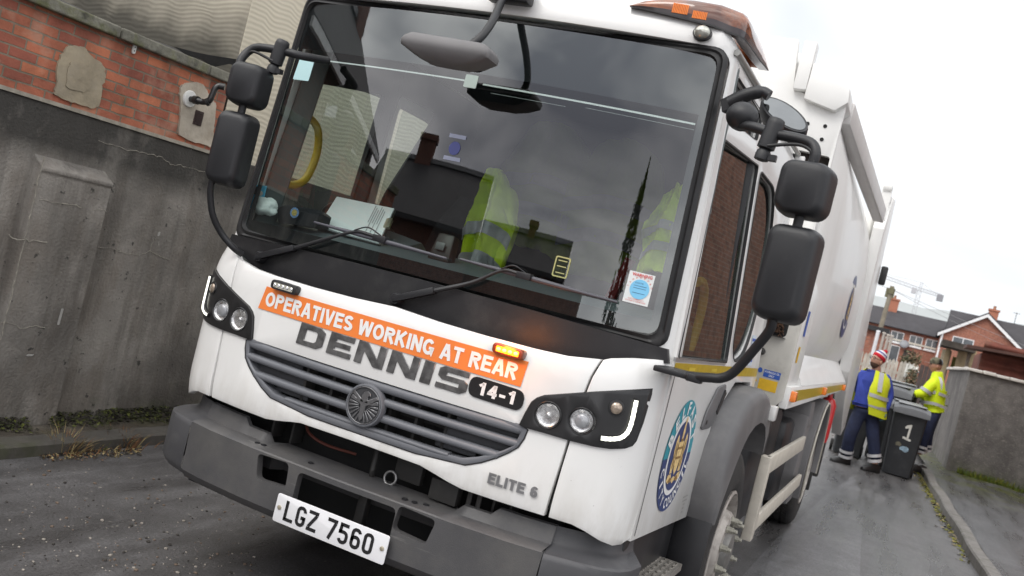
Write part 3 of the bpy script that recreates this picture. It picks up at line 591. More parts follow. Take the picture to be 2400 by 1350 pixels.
# ---- weeds and litter along the left kerb
STRAW = M('dry_straw', (.32, .25, .12), .9, var=.4, scale=40); WGREEN = M('weed_green', (.12, .15, .03), .8, var=.4, scale=40); RUST = M('rusty_dead_leaf', (.2, .1, .045), .9, var=.4, scale=40)
def blade(bm, p, h, lean, wd, mi=0):
    p = V(p); L = V(lean); s = V((random.gauss(0, 1), random.gauss(0, 1), 0)).normalized()*wd
    q = p+L*.5+V((0, 0, h*.65)); e = p+L+V((0, 0, h))
    v = [bm.verts.new(x) for x in (p-s, p+s, q+s*.7, q-s*.7, e)]
    bm.faces.new((v[0], v[1], v[2], v[3])).material_index = mi; bm.faces.new((v[3], v[2], v[4])).material_index = mi
def tuft(u, v, n, h, sp, mats, lab, nm='dry_weed', z=.0):
    p = at(u, v, z=z); bm = B()
    for k in range(n):
        a = random.uniform(0, 2*PI); r = abs(random.gauss(0, sp)); l = random.uniform(.2, 1)*h
        blade(bm, p+V((r*math.cos(a), r*math.sin(a), 0)), l*random.uniform(.5, 1), V((math.cos(a), math.sin(a), 0))*l*random.uniform(.2, .9), .0032, random.randrange(len(mats)))
    return fin(bm, nm, mats, smooth=0, label=lab, cat='weed')
tuft(150,1056,260,.17,.06,[STRAW,STRAW,RUST],'straw coloured dry weed tuft at the foot of the left kerb, the taller one')
tuft(290,1044,240,.13,.07,[RUST,RUST,STRAW],'rust brown dead weed clump at the foot of the left kerb, nearest the bumper')
tuft(222,1052,110,.07,.05,[WGREEN,STRAW],'small green weed sprout between the two dry clumps','green_weed')
bm = B()
for k in range(900):
    t = random.random(); p = at(90+240*t, 1068-14*t+random.gauss(0, 8), z=.0); r = random.uniform(.003, .010); q = V((random.gauss(0,1), random.gauss(0,1), random.gauss(0,.4))).normalized()*r; q2 = q.cross(V((0,0,1)))*random.uniform(.4,1)
    vs = [bm.verts.new(p+V((0,0,random.uniform(.003,.012)))+x) for x in (-q-q2, q-q2, q+q2, -q+q2)]; bm.faces.new(vs).material_index = random.choice((0,0,1,2))
fin(bm, 'gutter_debris', [M('dark_soil_crumbs', (.03, .025, .02), .9), RUST, STRAW], smooth=0, kind='stuff', label='dark soil and dead leaves lying in the left gutter', cat='leaf litter')
for u, v, nm, lb in ((258,1046,'paper_scrap','scrap of white paper lying in the left gutter by the brown weed'),):
    p = at(u, v, z=.01); bm = B(); L = [(-.018,-.01),(.004,-.014),(.02,.0),(.012,.014),(-.01,.012)]; vs = [bm.verts.new(p+V((a, b, .012*math.sin(a*200)))) for a, b in L]; c = bm.verts.new(p+V((0,0,.02)))
    for i in range(5): bm.faces.new((vs[i], vs[(i+1) % 5], c))
    fin(bm, nm, M('litter_white', (.65, .68, .64), .7), smooth=0, label=lb, cat='litter')
# ---- right wall with pale coping, corner facing the lorry
RC = M('grey_roughcast', (.17, .158, .15), .92, var=.3, scale=5, bump=.9, bscale=38, dirt=[((.075, .07, .068), 1.6, .45, .66, .75, (1, 1, .5)), ((.3, .28, .25), 22, .56, .7, .6), ((.05, .065, .02), 2, .5, .6, .7, (1, 1, 1), ('Z', .35, .0))])
RW = thing('roughcast_wall', (2.9, 17, .05), 'grey roughcast garden wall with white coping at the right edge behind the bins', 'wall')
bm = B(); P = [(2.86,16.4),(9,16.4),(9,16.65),(3.1,16.65),(2.92,21.5),(2.69,21.5)]
sheet(bm, [P], lambda a, b: V((a, b, .02)), V((0,0,1.98))); fin(bm, 'wall_body', RC, RW, smooth=0, bevel=.01)
bm = B(); x = 2.80
while x < 9:
    l = random.uniform(.2, .3); box(bm, (x, 16.32+random.uniform(-.01,.01), 2.0), (x+l-.012, 16.72, 2.055+random.uniform(-.006,.01))); x += l
y = 16.76
while y < 21.5:
    l = random.uniform(.3, .45); xx = 2.83-(y-16.4)*.034; box(bm, (xx-.04, y, 2.0), (xx+.28, y+l-.012, 2.06+random.uniform(-.006,.008))); y += l
fin(bm, 'coping', M('white_coping', (.66, .63, .59), .8, var=.15, scale=5, dirt=[((.3, .27, .22), 6, .55, .75, .6)]), RW, bevel=.012)
# moss and grass at its foot
GR1 = M('grass_blade', (.09, .14, .02), .8, var=.4, scale=20); GR2 = M('moss_yellow', (.2, .2, .02), .9, var=.4, scale=20)
bm = B()
for k in range(5200):
    x = 2.85+abs(random.gauss(0, 1.1)); y = 16.38-abs(random.gauss(0, .1+.42*max(0, mnoise.noise(V((x*1.3, 2, 7)))))); 
    if mnoise.noise(V((x*1.6, 0, 3))) < -.12: continue
    blade(bm, (x, y, .1), random.uniform(.02, .14)*(1 if random.random() < .25 and y > 16.2 else .25), (random.gauss(0,.02), random.gauss(-.02,.02), 0), .005, random.choice((0,0,1)))
for k in range(1600):
    y = random.uniform(15.4, 20.5); x = 2.83-(y-16.4)*.034-abs(random.gauss(0, .07)); blade(bm, (x, y, .03), random.uniform(.01,.06), (random.gauss(-.01,.02), random.gauss(0,.02), 0), .006, random.choice((0,1,1)))
fin(bm, 'grass', [GR1, GR2], smooth=0, kind='stuff', label='moss and short grass growing along the foot of the roughcast wall', cat='grass')
bm = B()
for k in range(900):
    y = 7+9*random.random()**.7; x = kx(y)-.01-abs(random.gauss(0, .05)); r = random.uniform(.004, .02); q = V((random.gauss(0,1), random.gauss(0,1), random.gauss(0,.3))).normalized()*r; q2 = q.cross(V((0,0,1)))
    vs = [bm.verts.new(V((x, y, random.uniform(.004,.014)))+e_) for e_ in (-q-q2, q-q2, q+q2, -q+q2)]; bm.faces.new(vs).material_index = random.choice((0,1,1,2))
fin(bm, 'leaf_litter', [M('damp_soil', (.04, .036, .02), .9), GR2, STRAW], smooth=0, kind='stuff', label='moss and crumbs of leaf litter along the right hand gutter', cat='leaf litter')
p = at(2178,1096,z=.02); bm = B(); bmesh.ops.create_icosphere(bm, subdivisions=1, radius=.03, matrix=Matrix.Translation(p) @ Matrix.Diagonal((1.3,1,.35,1))); fin(bm, 'paper_scrap', M('paper_scrap_white', (.7, .7, .7), .8), smooth=0, label='small white scrap lying behind the bins by the roughcast wall', cat='litter')
# ================================================================== the refuse truck
T = thing('refuse_truck', (0, 3.5, 0), 'white bin lorry with orange warning strip and grey bumper standing in the alley', 'bin lorry')
FT = [(0,-.095),(.3,-.09),(.6,-.068),(.75,-.047),(.85,-.026),(.93,.004),(.98,.035),(1.02,.078),(1.045,.13),(1.057,.19)]
def F(x, z=1.1):
    y = interp(abs(x), FT)
    if z > 1.3: y += ((z-1.3)/.12)**2*.03
    if z < .9: y += ((.9-z)/.1)**2*.012
    return y
def Wf(x, z=1.5): return .05+.095*x*x+.04*(z-1.5)
def S(y, z): return 1.06+.015*(y-.2)-.07*max(0, z-1.45)
def onF(px, off=0): return [(lambda p: (p.x, p.z))(ony(u, v, F, off)) for u, v in px]
def onW(px, off=0): return [(lambda p: (p.x, p.z))(ony(u, v, Wf, off)) for u, v in px]
def onS(px, off=0): return [(lambda p: (p.y, p.z))(onx(u, v, S, off)) for u, v in px]
def mF(off): return lambda a, b: V((a, F(a, b)+off, b))
def mW(off): return lambda a, b: V((a, Wf(a, b)+off, b))
def mS(off, s=1): return lambda a, b: V((s*(S(a, b)+off), a, b))
XC = [(0, i*.06) for i in range(-19, 20)]+[(0, s*x) for s in (1,-1) for x in (.93,.98,1.0,1.02,1.045)]
ZC = [(1, z) for z in (.79,.81,.83,.86,.9,1.3,1.34,1.37,1.4,1.43)]
mir = lambda L: [(-a, b) for a, b in reversed(L)]
def z5(*l): return [(380+x/2.935, 540+y/2.935) for x, y in l]
def z6(*l): return [(900+x/2.647, 640+y/2.647) for x, y in l]
def z7(*l): return [(360+x/3, 900+y/3) for x, y in l]
def z8(*l): return [(1000+x/3.857, 1000+y/3.857) for x, y in l]
# --- grille opening, headlamp outline (right side measured, left mirrored)
gr_r = onF(z6((840,940),(885,980),(865,1030),(828,1082),(770,1115),(700,1145),(600,1175),(500,1190)))
gr_r = [(.62,1.105),(.652,1.094)]+gr_r[2:]+[(.25,.886),(.1,.886)]
gr_out = [(0,.886)]+gr_r[::-1]+[(0,1.108)]
grille_loop = gr_r[::-1]+mir(gr_r[::-1])
top_r = onF(z6((600,385),(900,460),(1100,510),(1345,540)), .02)
ctop = [(.0,1.395),(.2,1.385),(.4,1.382),(.6,1.384),(.72,1.389),(.838,1.408)]
cbot = [(0,.852),(.28,.848),(.33,.838),(.4,.822),(.46,.812),(.62,.812),(.782,.812)]
cr = ctop+[(.822,1.34),(.806,1.2),(.794,1.0)]+cbot[::-1]
cen = [p for p in cr if p[0] > 1e-6]
cen_loop = [(0,1.395)]+cen+[(0,.852)]+mir(cen)
bm = B(); sheet(bm, [cen_loop, grille_loop], mF(0), V((0,.03,0)), XC+ZC)
fin(bm, 'front_panel', WHITE, T, bevel=.006, bang=60)
def rnd(L, r): return rpoly(L, r)
corner = [(.848,1.408),(.87,1.42),(.94,1.44),(1.0,1.452),(1.057,1.462),(1.0585,1.2),(1.059,.9),(1.058,.79),(1.04,.765),(1.02,.76),(.985,.772),(.93,.797),(.88,.81),(.80,.812),(.806,1.0),(.816,1.2),(.832,1.34)]
for s in (1, -1):
    bm = B(); sheet(bm, [corner if s > 0 else mir(corner)], mF(0), V((-s*.008,.03,0)), XC+ZC)
    fin(bm, 'corner_panel', WHITE, T, bevel=.006, bang=60)
bm = B(); sheet(bm, [[(.85,.84),(1.05,.84),(1.05,1.4),(.75,1.37),(.75,.84)]], mF(.02), None, XC)
sheet(bm, [[(-.85,.84),(-1.05,.84),(-1.05,1.4),(-.75,1.37),(-.75,.84)]], mF(.02), None, XC)
fins(bm, 'panel_backing', VOID, T)
# faint pressed swage on the corner panel
for s in ():
    bm = B(); P = [V((s*x, F(x, z)+.0035, z)) for x, z in ((.835,.905),(.9,.895),(.95,.895),(.99,.91),(1.005,.95),(1.008,1.0),(1.008,1.06))]
    tube(bm, smoothpath(P, 6), .006, 8); fin(bm, 'panel_swage', WHITE, T, smooth=80)
# --- grille: dark box behind, inner baffles, bars, emblem
bm = B(); sheet(bm, [grille_loop], mF(.17), None, XC); b2 = []
fin(bm, 'grille_backing', VOID, T)
G = thing_part = None
def bars_at(z0, z1, xl, off=-.004, dep=.035, rn=.012):
    """one horizontal bar of the grille from -xl(z) to xl, following the front curve"""
    bm = B(); R = []
    N = 30
    for i in range(N+1):
        x = -xl+2*xl*i/N; y = F(x)+off; h = (z1-z0)/2; zc = (z0+z1)/2-.004*math.cos(x*2)
        R.append([(x, y+dy, zc+dz) for dy, dz in ((dep,-h),(rn,-h),(.003,-h*.75),(0,-h*.2),(0,h*.4),(.006,h*.85),(rn+.006,h),(dep,h))])
    loft(bm, R); return bm
bars = [(1.07,1.105,.628),(1.02,1.05,.635),(.958,.988,.57),(.91,.93,.38)]
gs = None
for i, (a, b, xl) in enumerate(bars):
    o = fin(bars_at(a, b, xl), 'grille_bar', GREYGR, T, smooth=60)
# frame round the opening
bm = B(); L = grille_loop; n = len(L); cx, cz = 0, 1.0
ring_o = [V((x, F(x)-.003, z)) for x, z in L]
R = []
for dx, dy in ((0,.0),(.5,-.004),(1,.0),(1,.05),(0,.05)): 
    R.append([V((x*(1-.034*dx), F(x)+dy-.002, 1.0+(z-1.0)*(1-.2*dx)+.002)) for x, z in L])
loft(bm, R+[R[0]], cap=False); fin(bm, 'grille_frame', GREYGR, T, smooth=50)
bm = B(); R = []
for dx, dy in ((-.006,-.002),(.004,-.002),(.004,.03),(-.006,.03)):
    R.append([V((x*(1-dx*1.4), F(x)+dy, 1.0+(z-1.0)*(1-dx*9*.4))) for x, z in L])
loft(bm, R+[R[0]], cap=False); fin(bm, 'grille_seal', RUBBER, T)
bm = B()
for s in (1, -1):     # baffles behind the bars
    for z0, z1, a, b in ((1.04,1.075,.36,.62),(.98,1.02,.33,.6),(.93,.955,.3,.47)):
        sheet(bm, [[(s*a,z0),(s*b,z0),(s*b,z1),(s*a,z1)]], mF(.04), V((0,.01,0)), XC)
fins(bm, 'grille_baffle', M('grey_grille_mesh', (.06,.062,.068), .6, bump=.1), T, bevel=.003)
bm = B()
for s in (1,-1):
    for x in (.08,.2,.33): box(bm, (s*x-.006,-.05,.9), (s*x+.006,.02,1.09))
box(bm, (.1,.0,.99), (.32,.05,1.02)); box(bm, (-.3,.0,.93), (-.12,.05,.955)); box(bm, (-.25,.02,1.03), (-.2,.1,1.06))
tube(bm, smoothpath([(-.3,.03,.97),(-.2,.0,.975),(-.1,.02,.965),(.05,.04,.96)]), .008)
fins(bm, 'radiator_parts', DKMETAL, T)
# emblem: round badge with rays and a bird
EC = V((-.003, -.112, 1.0)); ER = Matrix.Translation(EC) @ Matrix.Rotation(math.radians(90), 4, 'X')
bm = B(); lathe(bm, [(.084,-.03),(.084,-.004),(.081,.002),(.076,.003),(.072,-.002)], ER, 48, cap=True)
em = fin(bm, 'emblem', GREYGR, T, smooth=50)
emap = lambda k: (lambda a, b: V((EC.x+a, EC.y-k, EC.z+b)))
bm = B(); sheet(bm, [ell(0,0,.0715,.0715,40)], emap(-.001), V((0,.004,0))); fin(bm, 'emblem_disc', M('emblem_dark', (.045,.046,.05), .45), em)
bm = B(); lathe(bm, [(.0735,-.0), (.0735,.004),(.069,.004),(.069,0)], ER, 48, cap=False)
for s in (1, -1):
    for a0, a1 in ((152,166),(172,180),(186,194),(201,209),(217,225),(233,241),(249,256)):
        a0r, a1r = math.radians(a0), math.radians(a1)
        pts = [(.02*math.cos(a0r)-.0, .02*math.sin(a0r)), (.066*math.cos(a0r), .066*math.sin(a0r)), (.066*math.cos(a1r), .066*math.sin(a1r)), (.02*math.cos(a1r), .02*math.sin(a1r))]
        sheet(bm, [[(s*a, b) for a, b in pts]], emap(.0045), V((0,.005,0)))
sheet(bm, [[(-.058,.037),(-.05,.047),(0,.014),(.05,.047),(.058,.037),(.012,.0),(.009,-.05),(0,-.062),(-.009,-.05),(-.012,0)]], emap(.0065), V((0,.006,0)))
sheet(bm, [[(-.018,.012),(-.014,.04),(-.006,.054),(.008,.058),(.02,.052),(.024,.04),(.017,.043),(.012,.036),(.016,.02),(.02,.012)]], emap(.0065), V((0,.006,0)))
fin(bm, 'emblem_bird', M('emblem_pewter', (.26,.26,.27), .3, .85, var=.15, scale=60), em, bevel=.0012, seg=1)
# --- headlamps
hl = onF(z6((845,940),(880,870),(920,800),(955,775),(1000,760),(1150,750),(1300,740),(1655,722),(1650,760),(1600,930),(1560,1040),(1535,1070),(1490,1085),(1400,1087),(1300,1072),(1150,1035),(1000,990),(870,955)))
lamps = [(.716,1.168,.043,REFL),(.836,1.180,.042,PROJ)]
for s in (1, -1):
    H = thing('headlight', (0,0,0), None, None); H.parent = T; H.location = -W0[T.name]; W0[H.name] = V((0,0,0)); del W0[H.name]; W0[H.name] = V((0,0,0))
    X = (lambda L: L) if s > 0 else mir
    bm = B(); out = hl
    cx = sum(p[0] for p in out)/len(out); cz = sum(p[1] for p in out)/len(out)
    holes = [ell(s*x, z, r+.006, r+.006, 28) for x, z, r, _ in lamps]
    sheet(bm, [X(out)]+holes, lambda a, b: V((a, F(a,b)-.011, b)), V((-s*.004,.022,0)), XC)
    fin(bm, 'housing', LAMPDK, H, bevel=.004, bang=60)
    bm = B()
    sheet(bm, [X([(cx+(x-cx)*1.022, cz+(z-cz)*1.03) for x, z in out])]+holes, lambda a, b: V((a, F(a,b)-.001, b)), V((0,.01,0)), XC); fin(bm, 'gasket', RUBBER, H)
    for x, z, r, m in lamps:
        x *= s; y = F(x)-.012
        mt = Matrix.Translation((x, y, z)) @ Matrix.Rotation(math.radians(90), 4, 'X') @ Matrix.Rotation(s*.12, 4, 'Y')
        bm = B(); lathe(bm, [(r+.008,.0),(r+.005,.004),(r+.001,.0),(r-.001,-.012)], mt, 32, cap=False); fin(bm, 'lamp_ring', LAMPDK, H, smooth=60)
        bm = B(); lathe(bm, [(r,.0),(r*.93,-.006),(r*.78,-.0085),(r*.6,-.0095),(r*.3,-.0105),(.0005,-.0108)], mt, 32, cap=False); fin(bm, 'reflector', REFL, H, smooth=60)
        bm = B()
        if m is PROJ: lathe(bm, [(r*.64,-.0095),(r*.62,-.002),(r*.5,.001),(r*.25,.004),(.0005,.005)], mt, 28, cap=False); fin(bm, 'projector', PROJ, H, smooth=60)
        else: lathe(bm, [(r*.26,-.0105),(r*.22,-.003),(r*.12,.0),(.0005,.0005)], mt, 20, cap=False); fin(bm, 'bulb_shield', REFL, H, smooth=60)
        bm = B(); lathe(bm, [(r,-.002),(r*.8,.004),(r*.45,.008),(.0005,.009)], mt, 32, cap=False); fin(bm, 'lens', LAMPG, H, smooth=80)
    x, z, r = s*.938, 1.256, .022
    mt = Matrix.Translation((x, F(x)-.012, z)) @ Matrix.Rotation(math.radians(90), 4, 'X') @ Matrix.Rotation(s*.4, 4, 'Y')
    bm = B(); lathe(bm, [(r+.008,-.004),(r+.006,.004),(r,.005),(r-.001,.0)], mt, 28, cap=False); fin(bm, 'indicator_ring', LAMPDK, H, smooth=60)
    bm = B(); lathe(bm, [(r,.002),(r*.8,.007),(r*.4,.01),(.0005,.0105)], mt, 28, cap=False); fin(bm, 'indicator_lens', M('clear_amber_lens', (.42,.34,.27), .15, .5, var=.45, scale=120, coat=.6), H, smooth=80)
    # daytime running light: a lit L of leds
    dp = [(.992,1.305),(.993,1.27),(.994,1.235),(.993,1.2),(.988,1.177),(.975,1.158),(.955,1.148),(.935,1.143),(.91,1.140)]
    pts = smoothpath([V((s*a, F(a)-.015, b)) for a, b in dp], 6)
    bm = B(); tube(bm, pts, .0105, 8); fin(bm, 'running_light_bezel', LAMPDK, H, smooth=70)
    bm = B()
    tube(bm, [p+V((s*.002,-.007,0)) for p in pts[1:-1]], [.0078*(1+.1*((k//2) % 2)) if s > 0 else .0058 for k in range(len(pts)-2)], 8)
    fin(bm, 'running_light', LEDON, H, smooth=80)
# --- black cowl panel between windscreen and white panels
def CWf(x, z): return .035+.10*x*x+.02*(1.5-z)
bm = B()
cw = [(-1.03,1.50),(-1.045,1.45)]+[(-.95,1.425),(-.85,1.39),(-.6,1.36),(0,1.36),(.6,1.36),(.85,1.39),(.95,1.425)]+[(1.045,1.45),(1.03,1.50),(.5,1.515),(0,1.52),(-.5,1.515)]
sheet(bm, [cw], lambda a, b: V((a, CWf(a,b), b)), V((0,.03,0)), XC); fin(bm, 'scuttle_panel', BLACKPL, T)
# --- windscreen frame (white), seal, glass, sun band, frit
gl_b, gl_t = 1.530, 2.600
glass = rpoly([(-.985,gl_b),(.985,gl_b),(.945,gl_t),(-.945,gl_t)], .05, 5)
seal_o = rpoly([(-1.022,gl_b-.035),(1.022,gl_b-.035),(.972,gl_t+.033),(-.972,gl_t+.033)], .055, 5)
mid = rpoly([(-1.008,gl_b-.021),(1.008,gl_b-.021),(.96,gl_t+.02),(-.96,gl_t+.02)], .05, 5)
def PW(x, z):
    y = Wf(x, z); e = 1.03-.07*max(0, z-1.45)
    if abs(x) > e-.03: y += ((abs(x)-(e-.03))/.05)**2*.05
    if z > 2.66: y += ((z-2.66)/.2)**2*.11
    return y
frame_o = [(-1.06,1.455),(-1.03,1.45)]+[(1.03,1.45),(1.06,1.455)]+[(.985,2.62),(.975,2.675),(.93,2.72),(.84,2.755),(.7,2.79),(-.7,2.79),(-.84,2.755),(-.93,2.72),(-.975,2.675),(-.985,2.62)]
bm = B(); sheet(bm, [frame_o, seal_o], lambda a, b: V((a, PW(a,b), b)), V((0,.05,0)), XC+[(1, z) for z in (1.6,1.8,2.0,2.2,2.4,2.6,2.66,2.7,2.74,2.78,2.81)])
fin(bm, 'windscreen_frame', WHITE, T, bevel=.004, bang=60)
bm = B(); loft(bm, [[mW(o)(a, b) for a, b in L] for L, o in ((seal_o,.02),(seal_o,-.004),(mid,-.012),(rpoly([(-1.0,gl_b-.013),(1.0,gl_b-.013),(.955,gl_t+.013),(-.955,gl_t+.013)],.05,5),-.005),(glass,-.014),(rpoly([(-.978,gl_b+.006),(.978,gl_b+.006),(.94,gl_t-.006),(-.94,gl_t-.006)],.05,5),.003))], cap=False)
# the sealing rubber is wider along the top edge and carries a filler strip
fin(bm, 'windscreen_seal', RUBBER, T, smooth=60)
bm = B(); sheet(bm, [glass], mW(.003), None, XC+[(1, z) for z in (1.7,1.9,2.1,2.3,2.5)]); WS = fin(bm, 'windscreen', GLASS, T, smooth=80)
bm = B(); sheet(bm, [rpoly([(-.958,2.385),(.958,2.372),(.943,gl_t),(-.943,gl_t)], .02)], mW(.007), None, XC+[(1,2.45),(1,2.52)]); fin(bm, 'sun_band', SUNBAND, WS, smooth=80)
bm = B()
for a, b in ((-.975,-.945),(.945,.975)): sheet(bm, [[(a,1.54),(b,1.54),(b*.972,2.45),(a*.972,2.45)]], mW(.008), None, XC)
sheet(bm, [[(-.97,1.53),(.97,1.53),(.97,1.585),(-.97,1.585)]], mW(.009), None, XC)
fin(bm, 'ceramic_border', SUNBAND, WS)
bm = B(); sheet(bm, [[(-.878,2.339),(-.03,2.339),(-.03,2.345),(-.878,2.345)]], mW(.004), None, XC); sheet(bm, [[(.055,2.3345),(.918,2.331),(.918,2.338),(.055,2.3415)]], mW(.004), None, XC); fin(bm, 'aerial_strip', WVINYL, WS)
bm = B(); sheet(bm, [[(.1,2.3075),(.42,2.3065),(.42,2.308),(.1,2.309)]], mW(.004), None, XC); sheet(bm, [[(.5,2.316),(.92,2.312),(.92,2.3135),(.5,2.3175)]], mW(.004), None, XC); fin(bm, 'aerial_wire', M('thin_wire_print', (.45,.46,.46), .5), WS)
# stickers on the glass
bm = B(); sheet(bm, [rpoly([(-.925,2.241),(-.826,2.241),(-.823,2.337),(-.916,2.337)], .006)], mW(.001), None, XC); fin(bm, 'pale_sticker', STICKB, WS, label='plain pale blue square sticker')
bm = B(); sheet(bm, [rpoly([(-.028,2.315),(.03,2.315),(.03,2.368),(-.028,2.368)], .006)], mW(.001), None, XC); fin(bm, 'small_sticker', M('grey_green_tag', (.42,.5,.46), .4), WS)
bm = B()
for z in (2.012,2.104): sheet(bm, [[(-.03,z),(.047,z),(.047,z+.016),(-.03,z+.016)]], mW(.001), None, XC)
fins(bm, 'faded_sticker', M('faded_print', (.25,.27,.36), .5), WS)
bm = B(); sheet(bm, [ell(.008,2.063,.026,.028,20)], mW(.001), None, XC); fin(bm, 'faded_sticker_logo', M('faded_blue_print', (.05,.06,.2), .5), WS)
bm = B(); wx0, wx1, wz0, wz1 = .825, .92, 1.632, 1.750
sheet(bm, [[(wx0,wz0),(wx1,wz0),(wx1,wz1),(wx0,wz1)]], mW(.001), None, XC)
wsn = fin(bm, 'warning_sticker', M('warning_paper', (.72,.76,.76), .5, var=.05), WS, label='square warning sticker with a blue disc in the lower corner of the windscreen')
bm = B(); sheet(bm, [ell(.876,1.688,.036,.037,28)], mW(-.0005), None, XC); fin(bm, 'sticker_disc', STICKC, wsn)
bm = B(); text(bm, 'WARNING', .075, .012, lambda a, b: mW(-.001)(wx0+.012+a, wz1-.016+b), .02)
for k in range(9):
    t0 = PI*(.98-k*.107); 
    text(bm, 'TAMPERPROOF'[k], .0055, .006, (lambda t0: lambda a, b: mW(-.001)(.876+.041*math.cos(t0)+a*math.sin(t0)+b*math.cos(t0), 1.688+.041*math.sin(t0)-a*math.cos(t0)+b*math.sin(t0)))(t0))
for k, zz in enumerate((1.646,1.639)): text(bm, ('THIS WARRANTY', 'IS VOID IF REMOVED')[k], (.06,.075)[k], .0045, (lambda zz, k: lambda a, b: mW(-.001)(wx0+(.017,.01)[k]+a, zz+b))(zz, k))
fin(bm, 'sticker_print', STICKR, wsn, smooth=0)
bm = B(); text(bm, 'DATE', .03, .005, lambda a, b: mW(-.0012)(.856+a, 1.708+b)); 
for zz in (1.699,1.69,1.672): sheet(bm, [[(.852,zz),(.9,zz),(.9,zz+.0015),(.852,zz+.0015)]], mW(-.0012), None)
fin(bm, 'sticker_lines', NAVY, wsn, smooth=0)
bm = B(); sheet(bm, [rpoly([(.54,1.66),(.6,1.66),(.6,1.74),(.54,1.74)], .008), rpoly([(.545,1.665),(.595,1.665),(.595,1.735),(.545,1.735)], .006)], mW(.001), None); 
for zz in (1.675,1.7,1.722): sheet(bm, [[(.552,zz),(.588,zz),(.588,zz+.004),(.552,zz+.004)]], mW(.001), None)
fin(bm, 'clear_permit', M('permit_outline', (.4,.4,.16), .5), WS)
# --- roof, side panels, back wall, floor
ROOF = [(-.985,2.62),(-.975,2.675),(-.93,2.72),(-.84,2.755),(-.7,2.79),(.7,2.79),(.84,2.755),(.93,2.72),(.975,2.675),(.985,2.62)]
bm = B(); R = []
for y, k, dz in ((.28,1,0),(.5,1,.03),(.9,1.005,.05),(1.5,1.01,.055),(2.1,1.012,.05)):
    R.append([V((x*k, y if i not in () else y, z+dz*max(0, (z-2.62)/.21))) for i, (x, z) in enumerate(ROOF)])
R[0] = [V((x, PW(x, z)+.03, z)) for x, z in ROOF]
loft(bm, R, closed=False, cap=False)
r = bmesh.ops.extrude_face_region(bm, geom=bm.faces[:]); bmesh.ops.translate(bm, verts=[g for g in r['geom'] if isinstance(g, bmesh.types.BMVert)], vec=(0,0,-.03))
fin(bm, 'roof', WHITE, T, smooth=60)
dw = rpoly(onS([(1709,300),(1779,377),(1701,842),(1584,838)]), .02)
dw = rpoly([(.335,2.33),(1.08,2.385),(1.165,1.475),(.22,1.475)], .02)
rw = rpoly([(1.16,2.38),(1.62,2.38),(1.75,2.2),(1.75,1.75),(1.6,1.52),(1.34,1.475),(1.235,1.56)], [.05,.1,.1,.15,.15,.08,.05])
uw = rpoly([(.37,2.585),(.98,2.6),(.95,2.47),(.40,2.42)], .02)
side = [(.195,.79),(.2,1.455),(.2,1.46),(.262,2.62),(2.1,2.62),(2.1,1.0),(1.9,1.38),(1.45,1.36),(1.2,1.2),(1.12,.742)]
sidep = [(.19,.775),(.19,1.455),(.262,2.63),(2.1,2.63),(2.1,1.2),(1.95,1.38),(1.5,1.38),(1.18,1.22),(1.12,.742)]
YC = [(1, z) for z in (1.45,1.7,2.0,2.3,2.6)]
for s in (1, -1):
    bm = B(); sheet(bm, [sidep, dw, rw, uw], mS(0, s), V((-s*.03,0,0)), YC)
    fin(bm, 'side_panel', WHITE, T, bevel=.004, bang=60)
    bm = B()
    for L in (dw, rw, uw): sheet(bm, [L], lambda a, b: V((s*(S(a, 1.45+.7*(b-1.45) if b > 1.45 else b)-.012-.03*(b > 1.45)*(b-1.45)*.8-.03*max(0, 1.2-a)*(a < 1.17)-.06*max(0, 1.75-a)*(a > 1.155)*(b < 2.41)), a, b)), None)
    fins(bm, 'side_window', SGLASS if s < 0 else SGLASSR, T, smooth=0)
    bm = B()
    for L in (dw, rw, uw):
        q = [mS(.001, s)(a, b) for a, b in L]; c = sum(q, V())/len(q)
        loft(bm, [[c+(p-c)*k+V((s*o,0,0)) for p in q] for k, o in ((1.0,-.012),(1.006,.002),(.991,.002),(.985,-.012))], cap=False)
    fin(bm, 'window_rubber', RUBBER, T, smooth=30)
    # pale division bar between front and rear door windows, drip rail
    bm = B(); tube(bm, [V((s*(S(y,2.64)+.008), y, 2.645+.012*(y-.25))) for y in (.25,.7,1.2,2.1)], .013, 10); fin(bm, 'drip_rail', M('drip_rail_grey', (.34,.34,.32), .35, .3), T, smooth=70)
    bm = B(); sheet(bm, [[(.175,1.462),(1.13,1.462),(1.13,1.478),(.175,1.478)]], mS(.003, s), V((-s*.008,0,0))); fin(bm, 'window_sill_trim', CHROME if False else M('sill_trim', (.5,.5,.5), .3, .6), T)
    bm = B(); sheet(bm, [[(.185,1.412),(2.08,1.412),(2.08,1.458),(.185,1.458)]], mS(.0025, s), None)
    yb = fin(bm, 'reflective_band', YELBAND, T, smooth=0)
    bm = B()
    for y in (.42,.85): sheet(bm, [[(y,1.43),(y+.11,1.43),(y+.11,1.443),(y,1.443)]], mS(.0035, s), None)
    fins(bm, 'band_marking', M('band_mark', (.66,.5,.05), .35), yb, smooth=0)
    bm = B(); sheet(bm, [[(.225,.79),(.232,.79),(.232,1.41),(.225,1.41)]], mS(.0015, s), None); fin(bm, 'door_gap', VOID, T, smooth=0)
